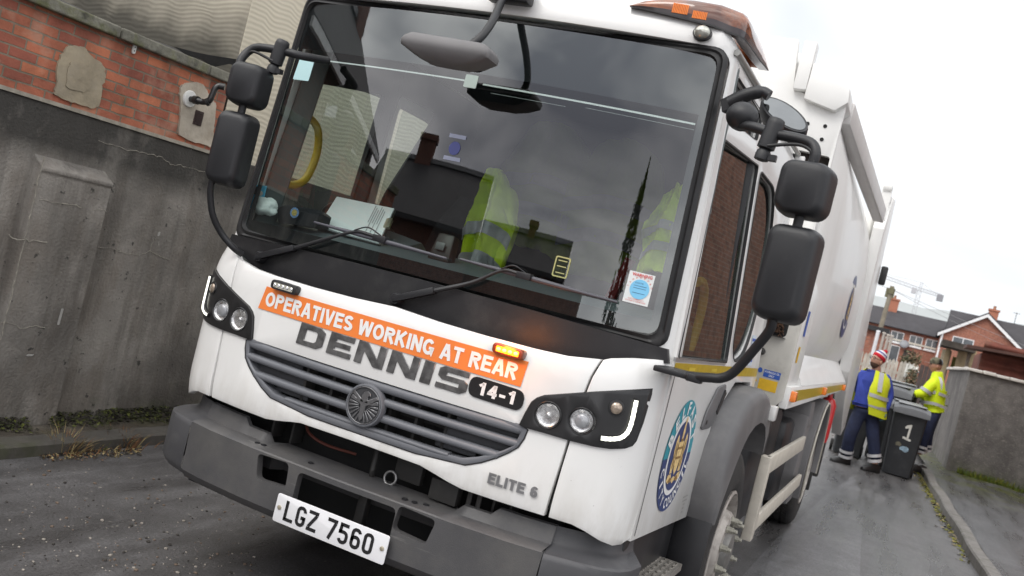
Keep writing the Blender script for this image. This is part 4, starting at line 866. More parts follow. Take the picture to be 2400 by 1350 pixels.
# inner lining
bm = B()
for s in (1, -1): sheet(bm, [[(.3,1.0),(.3,1.45),(.32,2.6),(2.05,2.6),(2.05,1.0)], rpoly([(.37,2.28),(.94,2.38),(.91,1.5),(.36,1.5)],.03), rpoly([(1.07,2.42),(1.5,2.43),(1.22,1.89),(1.15,1.5),(1.03,1.5)],.04)], mS(-.06, s), V((-s*.01,0,0)), YC)
fin(bm, 'door_lining', INTDK, T)
bm = B(); box(bm, (-1.0,2.06,.95), (1.0,2.1,2.66)); box(bm, (-.96,.3,2.62), (.96,2.1,2.64)); box(bm, (-1.03,.15,.9), (1.03,2.1,.95)); fin(bm, 'cab_lining', INTDK, T)
bm = B(); box(bm, (-1.05,2.1,.9), (1.05,2.14,2.66)); fin(bm, 'rear_wall', WHITE, T)
bm = B()
for s in (1, -1): beam(bm, (s*.995,.285,1.5), (s*.93,.35,2.62), .09, .1)
fins(bm, 'inner_pillar', INTGR, T, bevel=.02)
bm = B()
for s in (1, -1): beam(bm, (s*1.0,.97,1.3), (s*.94,1.0,2.62), .08, .09)
fins(bm, 'door_pillar', INTDK, T, bevel=.015)
# dashboard, binnacle, steering wheel, seats
bm = B(); R = []
for i in range(21):
    x = -1.0+.1*i; q = 1-(abs(x)/1.0)**2
    R.append([(x,.2+.08*x*x,1.2),(x,.2+.08*x*x,1.575),(x,.3,1.6),(x,.52+.1*q,1.62+.02*q),(x,.6+.1*q,1.6),(x,.66+.1*q,1.48),(x,.68+.1*q,1.2)])
loft(bm, R); fin(bm, 'dashboard', DASHM, T, smooth=30)
bm = B(); R = []
for i in range(13):
    t = i/12; x = -.98+.62*t; q = math.sin(PI*t)
    R.append([(x,.5,1.6),(x,.52,1.635+.02*q),(x,.66,1.67+.025*q),(x,.72,1.64),(x,.72,1.58)])
loft(bm, R); fin(bm, 'instrument_binnacle', DASHM, T, smooth=40)
SWc = V((-.78,.80,1.62)); SWm = Matrix.Translation(SWc) @ Matrix.Rotation(math.radians(-38), 4, 'X')
bm = B(); tube(bm, [SWm @ V((.23*math.cos(a), .23*math.sin(a), 0)) for a in [2*PI*k/40 for k in range(41)]], .017, 10)
tube(bm, [SWm @ V((-.22,0,0)), SWm @ V((.22,0,0))], .015, 8); tube(bm, [SWm @ V((0,-.22,0)), SWm @ V((0,0,-.02))], .015, 8); lathe(bm, [(.07,-.03),(.07,0),(.05,.012)], SWm, 20)
fin(bm, 'steering_wheel', M('wheel_leather', (.03,.024,.022), .4), T, smooth=60)
def seat(x, y, wd, nm='driver_seat'):
    bm = B(); box(bm, (x-wd/2,y,1.02), (x+wd/2,y+.5,1.2)); so = fin(bm, 'seat_cushion', SEATM, T, bevel=.04)
    bm = B(); R = []
    for t, z in ((0,1.2),(.3,1.4),(.6,1.6),(.85,1.78),(1,1.84)):
        hw = wd/2*(1-.25*t*t); yy = y+.42+.12*t
        R.append([(x-hw,yy,z),(x-hw*.6,yy-.05,z),(x+hw*.6,yy-.05,z),(x+hw,yy,z),(x+hw,yy+.11,z),(x-hw,yy+.11,z)])
    R.append([(x+(p[0]-x)*.5, p[1]*.5+(y+.55)*.5, 2.0) for p in R[-1]]); loft(bm, R); fin(bm, 'seat_back', SEATM, T, smooth=50)
    bm = B(); box(bm, (x+wd*.28,y+.35,1.3), (x+wd*.28+.05,y+.4,1.88), Matrix.Rotation(.25, 3, 'Y')); fin(bm, 'seat_belt', REDBELT, T)
seat(-.62, 1.05, .5); seat(.1, 1.35, .5); seat(.66, 1.35, .55)
for k, s in enumerate((-1, 1)):
    bm = B()
    xx = .985; dz_, dy_ = (-.33, .22) if s > 0 else (0, 0); P = [(s*xx,y_+dy_,z_+dz_) for y_, z_ in ((.33,2.11),(.42,2.12),(.51,2.08),(.545,1.97),(.51,1.84),(.42,1.79),(.33,1.79))]
    tube(bm, smoothpath(P, 6), .019, 10); fin(bm, 'grab_handle', YELPL, T, smooth=70)
# console stub with a small screen on the dash
bm = B(); box(bm, (-.16,.38,1.6), (-.05,.46,1.73), Matrix.Rotation(-.2, 3, 'X'), taper=.75); cs = fin(bm, 'ticket_reader', M('brown_black_plastic', (.03,.02,.018), .4), T, bevel=.012)
bm = B(); box(bm, (-.13,.368,1.655), (-.085,.375,1.69), Matrix.Rotation(-.2, 3, 'X')); fin(bm, 'reader_screen', M('reader_grey', (.12,.12,.12), .3), cs, bevel=.003)
# --- lettering and badges on the front
zS0, zS1 = 1.238, 1.334
bm = B(); sheet(bm, [[(-.615,zS1),(-.632,zS0),(.59,zS0),(.597,zS1)]], mF(-.0035), None, XC)
sg = fin(bm, 'orange_warning_strip', ORANGE, T, smooth=60, label='orange strip reading OPERATIVES WORKING AT REAR in white capitals')
def ftext(nm, body, x0, x1, z0, z1, mt, par, off, bold=.015, thick=None, shear=0, sp=1):
    bm = B(); text(bm, body, x1-x0, z1-z0, lambda a, b: mF(off)(x0+a, z0+b), bold, thick, shear=shear, spacing=sp); return fin(bm, nm, mt, par, smooth=0)
bm = B(); grot(bm, 'OPERATIVES WORKING AT REAR', -.6, .566, 1.256, 1.316, mF(-.0045), .215, .075); fin(bm, 'strip_lettering', WVINYL, sg, smooth=0)
def slab(nm, polys, mt, par, off=-.006, th=.006):
    bm = B()
    for P in polys: sheet(bm, P if isinstance(P[0], list) else [P], mF(off), V((0,th,0)))
    return fin(bm, nm, mt, par, bevel=.0015, seg=1)
lz0, lz1 = 1.149, 1.236
def LZ(t): return lz0+(lz1-lz0)*t
def shp(x0, x1, pts, sk=.006): return [(x0+(x1-x0)*a+sk*(b-.5), LZ(b)) for a, b in pts]
BL = [T]
slab('letter_D', [[shp(-.392,-.262,[(0,0),(.8,0),(1,.18),(1,.82),(.8,1),(0,1)]), shp(-.392,-.262,[(.27,.24),(.66,.24),(.73,.32),(.73,.68),(.66,.76),(.27,.76)])]], DENNISM, T)
slab('letter_E', [shp(-.238,-.122,[(0,0),(1,0),(1,.25),(.3,.25),(.3,.385),(.9,.385),(.9,.615),(.3,.615),(.3,.75),(1,.75),(1,1),(0,1)])], DENNISM, T)
for x0, x1 in ((-.103,.03),(.05,.178)):
    slab('letter_N', [shp(x0,x1,[(0,0),(.25,0),(.25,.6),(.68,0),(1,0),(1,1),(.75,1),(.75,.4),(.32,1),(0,1)])], DENNISM, T)
slab('letter_I', [shp(.197,.242,[(0,0),(1,0),(1,1),(0,1)])], DENNISM, T)
slab('letter_S', [shp(.265,.392,[(0,0),(.82,0),(1,.15),(1,.48),(.84,.62),(.27,.62),(.27,.76),(.96,.76),(.96,1),(.16,1),(0,.86),(0,.54),(.15,.4),(.73,.4),(.73,.24),(0,.24)])], DENNISM, T)
bm = B(); pl = rpoly([(.396,1.155),(.615,1.15),(.615,1.226),(.396,1.231)], .037, 6)
sheet(bm, [pl], mF(-.005), V((0,.003,0)), XC); pb = fin(bm, 'number_badge', BVINYL, T, label='black pill shaped badge reading 14-1')
bm = B(); grot(bm, '14-1', .436, .582, 1.168, 1.216, mF(-.0062), .22, .16); fin(bm, 'badge_lettering', WVINYL, pb, smooth=0)
bm = B(); grot(bm, 'ELITE 6', .556, .747, .867, .907, mF(-.0065), .24, .08); fin(bm, 'model_lettering', SILVER, T, smooth=0)
# small warning lamps on the front panel
def strobe(x0, x1, zc, lit):
    bm = B(); xc = (x0+x1)/2; y = F(xc, zc)
    q = rpoly([(x0,zc-.019),(x1,zc-.021),(x1,zc+.017),(x0,zc+.02)], .016, 4)
    sheet(bm, [q], lambda a, b: V((a, F(a,1.3)+.02, b)), V((0,-.047,0)), XC)
    L = fin(bm, 'strobe_lamp', BLACKPL if not lit else M('amber_housing', (.14,.03,.008), .3, coat=.5), T, bevel=.006, label='unlit strobe lamp' if not lit else 'lit amber strobe lamp')
    bm = B(); q = rpoly([(x0+.017,zc-.011),(x1-.017,zc-.012),(x1-.017,zc+.008),(x0+.017,zc+.01)], .004, 2)
    sheet(bm, [q], lambda a, b: V((a, F(a,1.3)-.0275, b)), V((0,.004,0)), XC); e = fin(bm, 'strobe_lens', AMBON if lit else CLEARLED, L)
    if lit:
        ld = bpy.data.lights.new('strobe_glow', 'POINT'); ld.energy = 1.3; ld.color = (1, .27, .02); ld.shadow_soft_size = .03; lo = bpy.data.objects.new('strobe_glow', ld); COL.objects.link(lo); lo.parent = L; lo.location = V((xc, F(xc, 1.3)-.05, zc+.022))-W0[T.name]
    if lit:
        bm = B()
        for k in range(4):
            xx = x0+.028+k*(x1-x0-.056)/3
            bmesh.ops.create_uvsphere(bm, u_segments=10, v_segments=6, radius=.008, matrix=Matrix.Translation((xx, F(xx,1.3)-.029, zc-.001)) @ Matrix.Diagonal((1.15,.3,.8,1)))
        fin(bm, 'led', AMBHOT, L, smooth=80)
    else:
        bm = B()
        for k in range(5):
            xx = x0+.024+k*(x1-x0-.048)/4; lathe(bm, [(.007,0),(.004,.002),(.001,.0005)], Matrix.Translation((xx, F(xx,1.3)-.0285, zc-.001)) @ Matrix.Rotation(PI/2, 4, 'X'), 10)
        fin(bm, 'led', CHROME, L)
strobe(-.578, -.441, 1.353, False); strobe(.456, .58, 1.353, True)
# --- bumper
BT = [(0,-.135),(.45,-.122),(.7,-.095),(.83,-.065),(.95,-.02),(1.02,.025),(1.07,.085),(1.095,.16),(1.105,.27)]
def Bf(x, z=0): return interp(abs(x), BT)
def mB(off): return lambda a, b: V((a, Bf(a)+off, b))
XB = [(0, i*.05) for i in range(-24, 25)]+[(0, s*x) for s in (1,-1) for x in (.975,1.075,1.12,1.14,1.165,1.18)]
holeL = rpoly([(-.39,.668),(-.275,.662),(-.262,.585),(-.385,.585)], .025)
hl_ = rpoly([(q.x, q.z) for q in (at(605,1062,y=-.122), at(680,1086,y=-.122), at(671,1143,y=-.122), at(601,1122,y=-.122))], .022)
hole = [rpoly([(-.205,.675),(.25,.675),(.25,.545),(-.205,.545)], .025), hl_, mir(hl_)]
face = [(-.824,.695),(.824,.695),(.82,.6),(.814,.49),(-.814,.49),(-.82,.6)]
def bumper_sec(xa, xb, N, f, nm, mat_):
    bm = B(); R = []
    for i in range(N+1):
        x = xa+(xb-xa)*i/N; y = Bf(x)
        R.append([(x, y+dy, z) for dy, z in f(x)])
    loft(bm, R, closed=False, cap=False); return bm
bm = B(); sheet(bm, [face]+hole, mB(0), V((0,.035,0)), XB)
for i in (0,):
    N = 60; R = []
    for i in range(N+1):
        x = -.82+1.64*i/N; y = Bf(x)
        riser = .0 if abs(x) > .42 else 1
        inn = .10 if abs(x) > .42 else .16
        top = .775 if abs(x) > .58 else (.745 if abs(x) > .44 else .712)
        R.append([(x,y,.693),(x,y+.006,.700),(x,y+inn-.02,.712),(x,y+inn,top),(x,y+inn+.02,top+.003),(x,y+inn+.03,.60)])
    loft(bm, R, closed=False, cap=False)
    R = []
    for i in range(N+1):
        x = -.82+1.64*i/N; y = Bf(x); R.append([(x,y,.492),(x,y+.03,.455),(x,y+.1,.43),(x,y+.2,.43)])
    loft(bm, R, closed=False, cap=False)
BU = fin(bm, 'bumper', GREYPL, T, smooth=42)
for s in (1, -1):
    bm = B(); R = []
    xs = [.826,.86,.9,.95,.985,1.02,1.045,1.07,1.083,1.095,1.1,1.105]
    for x in xs:
        y = Bf(x); k = max(0, (x-.95)/.24)
        R.append([(s*x*.992, y+.012,.692-.01*k),(s*x, y+.004,.685-.01*k),(s*x, y,.67-.01*k),(s*x, y,.5),(s*x, y+.03,.462),(s*x, y+.1,.435)])
    loft(bm, R, closed=False, cap=False)
    # top shelf of the end piece and the upstand below the corner panel
    R = []
    for x in xs: xi = x-.05*max(0, (x-.826)/.28)-.012; R.append([(s*x*.992, Bf(x)+.011, .692-.01*max(0,(x-.95)/.24)), (s*xi, Bf(x)+.085, .704), (s*(xi-.008), Bf(x)+.1, .72), (s*(xi-.012), Bf(x)+.105, .775)])
    loft(bm, R, closed=False, cap=False)
    fin(bm, 'bumper_end', M('darker_bumper_plastic', (.07,.07,.075), .5, var=.14, scale=3, bump=.12, bscale=260, dirt=[((.19,.185,.175), 6, .55, .85, .4)]) if s > 0 else bpy.data.materials['darker_bumper_plastic'], T, smooth=42)
bm = B(); sheet(bm, [[(-.815,.44),(.815,.44),(.815,.69),(-.815,.69)]], mB(.24), None, XB); box(bm, (-.8,.15,.62), (.8,.2,.84)); fin(bm, 'bumper_void', VOID, T)
bm = B(); box(bm, (.02,-.02,.5), (.06,.02,.67)); box(bm, (.30,.0,.72), (.42,.05,.8)); box(bm, (.12,.03,.74), (.24,.06,.83)); box(bm, (.46,-.0,.7), (.48,.01,.82)); box(bm, (.5,-.0,.7), (.52,.01,.8))
for x in (-.5,-.4,.55,.62): box(bm, (x,.04,.72), (x+.012,.12,.83))
tube(bm, [(.02,.04,.83),(.03,.02,.74),(.02,.05,.68)], .012)
fins(bm, 'chassis_brackets', DKMETAL, T, bevel=.004)
bm = B(); tube(bm, smoothpath([(-.36,.06,.83),(-.3,.03,.79),(-.22,.05,.765),(-.1,.09,.76)]), .006, 8); fin(bm, 'orange_cable', M('orange_cable', (.1,.02,.01), .6), T)
bm = B(); rc = V((.115,.02,.735)); tube(bm, [rc+V((.026*math.cos(a), .004*math.sin(a), .026*math.sin(a))) for a in [2*PI*k/24 for k in range(25)]], .005, 8); fin(bm, 'tow_pin_ring', M('steel_ring', (.3,.3,.3), .4, .7), T, smooth=70)
bm = B()
for x, yo in ((-.47,.05),(-.44,.055),(-.2,.06),(.25,.045),(.29,.05),(.33,.07)): lathe(bm, [(.012,0),(.012,.004),(.004,.006)], Matrix.Translation((x, Bf(x)+yo, .706)), 12)
fins(bm, 'bumper_plug', BLACKPL, T)
# --- number plate
px0, px1, pz0, pz1, py = -.255, .265, .466, .577, -.155
bm = B(); sheet(bm, [rpoly([(px0,pz0),(px1,pz0),(px1,pz1),(px0,pz1)], .01)], lambda a, b: V((a, py, b)), V((0,.006,0)))
NP = fin(bm, 'number_plate', PLATEW, T, bevel=.0015, label='white number plate reading LGZ 7560')
bm = B(); box(bm, (px0+.02,py+.006,pz0+.01), (px1-.02,py+.03,pz1-.01)); fin(bm, 'plate_backing', RUBBER, NP)
bm = B()
pt = (lambda k: lambda a, b: V((k+a, py-.001, pz0+.016+b)))
cw_, ch = .047, .079; xs = px0+.046
STR = .0125
def plate_char(c, x):
    w_, h, s = .045, .079, .0135
    z0 = pz0+.016
    def P(*pts): sheet(bm, [[(x+a, z0+b) for a, b in pts]], lambda a, b: V((a, py-.0012, b)), None)
    def H(outer, inner): sheet(bm, [[(x+a, z0+b) for a, b in outer], [(x+a, z0+b) for a, b in inner]], lambda a, b: V((a, py-.0012, b)), None)
    r = .014
    def path(pts, closed=False):
        n = len(pts); L = []; Rr = []
        for i, (a, b) in enumerate(pts):
            p0 = V(pts[i-1]) if (i > 0 or closed) else None; p2 = V(pts[(i+1) % n]) if (i < n-1 or closed) else None; p1 = V((a, b))
            d = ((p1-p0).normalized() if p0 is not None else V((0,0)))+((p2-p1).normalized() if p2 is not None else V((0,0))); d.normalize()
            nn = V((-d.y, d.x)); dd = (p2-p1).normalized() if p2 is not None else (p1-p0).normalized()
            k = s/2/max(.5, abs(nn.dot(V((-dd.y, dd.x))))); L.append(p1+nn*k); Rr.append(p1-nn*k)
        f = lambda q: V((x+q.x, py-.0012, z0+q.y))
        lv = [bm.verts.new(f(q)) for q in L]; rv = [bm.verts.new(f(q)) for q in Rr]
        for i in range(n if closed else n-1): bm.faces.new((lv[i], rv[i], rv[(i+1) % n], lv[(i+1) % n]))
    e = s/2; A, Z_, X0, X1 = e, h-e, e, w_-e
    def arc(cx, cy, rx, ry, a0, a1, n=6): return [(cx+rx*math.cos(math.radians(a0+(a1-a0)*k/n)), cy+ry*math.sin(math.radians(a0+(a1-a0)*k/n))) for k in range(n+1)]
    if c == 'L': path([(X0,h),(X0,A)]); path([(X0-e,A),(w_,A)])
    if c == 'G': path([(X1,h*.72)]+arc(X1-r,Z_-r,r,r,0,90)+arc(X0+r,Z_-r,r,r,90,180)+arc(X0+r,A+r,r,r,180,270)+arc(X1-r,A+r,r,r,270,360)+[(X1,h*.46)]); path([(w_,h*.44),(w_*.5,h*.44)])
    if c == 'Z': path([(0,Z_),(w_,Z_)]); path([(X1,Z_-e),(X0,A+e)]); path([(0,A),(w_,A)])
    if c == '7': path([(0,Z_),(w_,Z_)]); path([(X1,Z_-e),(w_*.36,0)])
    if c == '5': path([(w_-.003,Z_),(X0-e+.002,Z_)]); path([(X0+.002,Z_),(X0+.001,h*.52)]); path([(X0-e,h*.56)]+[(X0+.006,h*.575)]+arc(X1-r,h*.58-r,r,r,90,0)+arc(X1-r,A+r,r,r,0,-90)+arc(X0+r,A+r,r,r,270,190))
    if c == '6': path(arc(X1-r,A+r,r,r,0,-90)+arc(X0+r,A+r,r,r,270,180)+arc(X0+r,h*.56-r,r,r,180,90)+arc(X1-r,h*.56-r,r,r,90,0), True); path([(X0,h*.36),(X0,h*.62)]+arc(X0+r,Z_-r,r,r,180,90)+arc(X1-r,Z_-r,r,r,90,15))
    if c == '0': path(arc(X1-r,Z_-r,r,r,0,90)+arc(X0+r,Z_-r,r,r,90,180)+arc(X0+r,A+r,r,r,180,270)+arc(X1-r,A+r,r,r,270,360), True)
xx = px0+.047
for c in 'LGZ 7560':
    if c == ' ': xx += .0325; continue
    plate_char(c, xx); xx += .056
fin(bm, 'plate_characters', BVINYL, NP, smooth=0)
for x in (px0+.02, px1-.02):
    bm = B(); lathe(bm, [(.009,0),(.009,.003),(.005,.005)], Matrix.Translation((x, py, pz0+.058)) @ Matrix.Rotation(PI/2, 4, 'X'), 14); fin(bm, 'plate_screw', M('screw_zinc', (.4,.36,.28), .5, .5), NP, smooth=60)
# --- wipers
for pts, bl in (((( -.8,1.435),(-.615,1.513),(-.45,1.59),(-.33,1.642),(-.26,1.645),(-.2,1.64)), ((-.555,1.640),(.114,1.626))), (((-.05,1.42),(.113,1.493),(.25,1.56),(.354,1.632),(.416,1.637),(.45,1.634)), ((.172,1.637),(.816,1.622)))):
    W_ = thing('wiper', (0,0,0), None, None); W_.parent = T; W_.location = -W0[T.name]; W0[W_.name] = V((0,0,0))
    f = lambda a, b, o=-.035: V((a, min(Wf(a,b), CWf(a, b) if b < 1.5 else 9)+o, b))
    bm = B(); P = [f(a, b, -.03) for a, b in pts]; tube(bm, smoothpath(P, 5), [.012-.005*min(1, k/12) for k in range(len(smoothpath(P, 5)))], 8)
    beam(bm, f(pts[0][0]-.01, pts[0][1]-.003, -.03), f(pts[1][0], pts[1][1], -.032), .03, .026)
    fin(bm, 'wiper_arm', MIRRPL, W_, bevel=.003, bang=50)
    bm = B(); lathe(bm, [(.026,-.01),(.026,.03),(.02,.038)], Matrix.Translation(f(*pts[0], -.0)) @ Matrix.Rotation(PI/2, 4, 'X'), 18); fin(bm, 'wiper_pivot', MIRRPL, W_, smooth=50)
    bm = B(); (x0, z0), (x1, z1) = bl; N = 14
    P = [f(x0+(x1-x0)*k/N, z0+(z1-z0)*k/N, -.022) for k in range(N+1)]
    tube(bm, P, [.004+.006*math.sin(PI*min(max(k/N, .05), .95)) for k in range(N+1)], 8)
    fin(bm, 'wiper_blade', M('wiper_grey', (.07,.07,.085), .45) if 'wiper_grey' not in bpy.data.materials else bpy.data.materials['wiper_grey'], W_, smooth=60)
    xm = pts[-1][0]; bm = B(); box(bm, f(xm-.03, pts[-1][1]-.014, -.042), f(xm+.03, pts[-1][1]+.012, -.012)); tube(bm, smoothpath([f(pts[3][0], pts[3][1]+.006, -.035), f((pts[3][0]+xm)/2, pts[3][1]+.03, -.04), f(xm, pts[-1][1]+.012, -.03)], 6), .0035, 6)
    fin(bm, 'wiper_clip', MIRRPL, W_, bevel=.003)
# --- mirrors
def mirror_head(nm, c, wd, ht, dp, par, rotz=0, roty=0):
    Rm = Matrix.Translation(c) @ Matrix.Rotation(rotz, 4, 'Z') @ Matrix.Rotation(roty, 4, 'Y')
    bm = B(); rings = []
    for t, k in ((0,1.0),(.25,1.0),(.55,.985),(.8,.93),(.95,.82),(1.0,.66)):
        L = rrect(-wd/2*k, -ht/2*(k*.6+.4 if k < .95 else k), wd/2*k, ht/2*(k*.6+.4 if k < .95 else k), .042*k, 5)
        rings.append([Rm @ V((a, dp*(.5-t), b)) for a, b in L])
    loft(bm, rings); o = fin(bm, nm, MIRRPL, par, smooth=60)
    bm = B(); L = rrect(-wd/2*1.004, -ht/2*1.003, wd/2*1.004, ht/2*1.003, .042, 5); loft(bm, [[Rm @ V((a, dp*(.5-t), b)) for a, b in L] for t in (.2,.215)], cap=False); fin(bm, 'mirror_seam', RUBBER, o)
    bm = B(); L = rrect(-wd/2*.88, -ht/2*.93, wd/2*.88, ht/2*.93, .03, 4); sheet(bm, [L], lambda a, b: Rm @ V((a, dp*.5+.002, b)), None); fin(bm, 'mirror_glass', MGLASS, o)
for s in (1, -1):
    MR = T
    X = lambda a, b, c: V((s*a, b, c)) if s > 0 else V((-(a*1.0-.41+.0), b, c))
    if s > 0:
        mirror_head('upper_mirror', V((1.402,-.15,2.117)), .168, .178, .12, MR, -.12)
        mirror_head('lower_mirror', V((1.412,-.15,1.842)), .165, .315, .12, MR, -.12)
        top = [(1.12,-.04,2.315),(1.18,-.08,2.305),(1.26,-.1,2.29),(1.34,-.12,2.282),(1.39,-.14,2.268),(1.41,-.15,2.235),(1.408,-.15,2.2)]
        low = [(1.405,-.15,1.7),(1.405,-.14,1.655),(1.37,-.11,1.585),(1.32,-.08,1.495),(1.285,-.07,1.462),(1.24,-.06,1.45),(1.16,-.03,1.434)]
        link = [(1.41,-.15,2.05),(1.41,-.15,1.98)]
        knob = V((1.25,-.1,2.292)); podc = V((1.125,-.03,2.345))
    else:
        mirror_head('upper_mirror', V((-.89,-.15,2.127)), .155, .178, .12, MR, .25)
        mirror_head('lower_mirror', V((-.897,-.15,1.853)), .148, .315, .12, MR, .25)
        top = [(-.74,-.05,2.305),(-.80,-.08,2.305),(-.86,-.1,2.303),(-.925,-.11,2.297),(-.955,-.12,2.275),(-.965,-.14,2.235),(-.962,-.15,2.2)]
        top = [(-.70,.08,2.33)]+top
        low = [(-.955,-.15,1.72),(-.958,-.14,1.66),(-.945,-.11,1.57),(-.92,-.06,1.5),(-.87,-.02,1.45),(-.85,.02,1.43)]
        link = [(-.89,-.15,2.05),(-.89,-.15,1.99)]
        knob = V((-.822,-.09,2.3)); podc = None
    bm = B(); tube(bm, smoothpath(top, 6), .0175, 12); fin(bm, 'upper_arm', MIRRPL, MR, smooth=70)
    bm = B(); tube(bm, smoothpath(low, 6), .0165 if s > 0 else .014, 12); fin(bm, 'lower_arm', MIRRPL, MR, smooth=70)
    bm = B(); tube(bm, link, .016, 12); fin(bm, 'mirror_link', MIRRPL, MR, smooth=70)
    bm = B(); lathe(bm, [(.02,-.06),(.03,-.055),(.03,.03),(.027,.045),(.02,.05)], Matrix.Translation(knob) @ Matrix.Rotation(.15, 4, 'Y'), 18)
    lathe(bm, [(.012,-.1),(.025,-.095),(.025,-.07),(.015,-.055)], Matrix.Translation(knob) @ Matrix.Rotation(.15, 4, 'Y'), 14)
    box(bm, knob+V((-.035,-.012,-.094)), knob+V((.035,.012,-.074)))
    fin(bm, 'arm_clamp', MIRRPL, MR, smooth=50)
    bm = B(); P = [V(p)+V((0,-.012,-.022)) for p in top[-6:]]; tube(bm, smoothpath([knob+V((0,-.025,-.05))]+P[2:], 6), .006, 8); fin(bm, 'mirror_cable', RUBBER, MR, smooth=70)
    if podc is not None:
        bm = B(); bmesh.ops.create_uvsphere(bm, u_segments=20, v_segments=14, radius=1, matrix=Matrix.Translation(podc) @ Matrix.Diagonal((.056,.06,.05,1))); fin(bm, 'arm_pod', MIRRPL, MR, smooth=80)
        bm = B(); box(bm, (1.165,-.06,1.42), (1.215,-.02,1.447)); box(bm, (1.03,.0,1.42), (1.17,.2,1.44)); fin(bm, 'arm_bracket', MIRRPL, MR, bevel=.004)
        # round wide-angle mirror above the door
        q = [at(1793,207,y=.08), at(1803,216,y=.08), at(1850,232,y=.08)]
        Rm = Matrix.Translation((1.235,.12,2.405)) @ Matrix.Rotation(math.radians(33), 4, 'Y') @ Matrix.Rotation(math.radians(-20), 4, 'Z') @ Matrix.Rotation(math.radians(-38), 4, 'X')
        bm = B(); rings = []
        for t, k in ((.0,1.0),(.4,1.0),(.8,.9),(1,.6)): rings.append([Rm @ V((a, .065*t, b)) for a, b in ell(0,0,.115*k,.055*k,28)])
        rings = [[Rm @ V((a, -.008, b)) for a, b in ell(0,0,.113,.053,28)]]+rings
        loft(bm, rings); sm = fin(bm, 'side_mirror', MIRRPL, MR, smooth=60)
        bm = B(); sheet(bm, [ell(0,0,.103,.045,28)], lambda a, b: Rm @ V((a, -.0095, b)), None); fin(bm, 'mirror_glass', M('side_mirror_glass', (.3,.31,.31), .03, 1), sm)
        bm = B(); tube(bm, smoothpath([(1.035,.12,2.42),(1.09,.11,2.455),(1.14,.11,2.475),(1.17,.11,2.465)], 5), [.024]*10+[.02]*6, 12); beam(bm, (1.015,.16,2.41), (1.09,.12,2.45), .05, .05); fin(bm, 'side_mirror_arm', MIRRPL, MR, smooth=60)
# front mirror hanging ahead of the windscreen
FM = thing('front_mirror', (0,0,0), None, None); FM.parent = T; FM.location = -W0[T.name]; W0[FM.name] = V((0,0,0))
bm = B(); c = V((.038,-.2,2.372)); rings = []
Rm = Matrix.Translation(c) @ Matrix.Rotation(math.radians(4), 4, 'Z')
for z, kx, ky, oy in ((.045,.62,.5,0),(.042,.84,.78,0),(.028,.95,.93,0),(.012,1.0,1.0,0),(-.006,.98,.98,.0),(-.028,.74,.9,.01),(-.045,.42,.7,.015),(-.05,.2,.3,.02)):
    rings.append([Rm @ V((a*kx, b*ky+oy, z)) for a, b in rrect(-.185,-.07,.185,.07,.03,4)])
loft(bm, rings); mh = fin(bm, 'mirror_housing', MIRRGR, FM, smooth=50)
bm = B(); sheet(bm, [rrect(-.15,-.03,.15,.034,.03,5)], lambda a, b: Rm @ V((a*(1+.2*b/.03), .071-b*.1, b*1.1-.006)), None); fin(bm, 'mirror_glass', M('dark_mirror_glass', (.05,.055,.06), .03, .8), FM)
bm = B(); tube(bm, smoothpath([(.115,-.2,2.405),(.14,-.17,2.46),(.13,-.1,2.54),(.105,-.03,2.62),(.085,.03,2.69)], 6), .016, 12); fin(bm, 'mirror_arm', MIRRPL, FM, smooth=70)
bm = B(); box(bm, (.0,.02,2.665), (.19,.09,2.75)); fin(bm, 'mirror_bracket', MIRRPL, FM, bevel=.012)
bm = B(); lathe(bm, [(.032,0),(.032,.004),(.026,.007)], Matrix.Translation((.06,-.2,2.412)), 20); fin(bm, 'arm_socket', MIRRGR, FM, smooth=50)
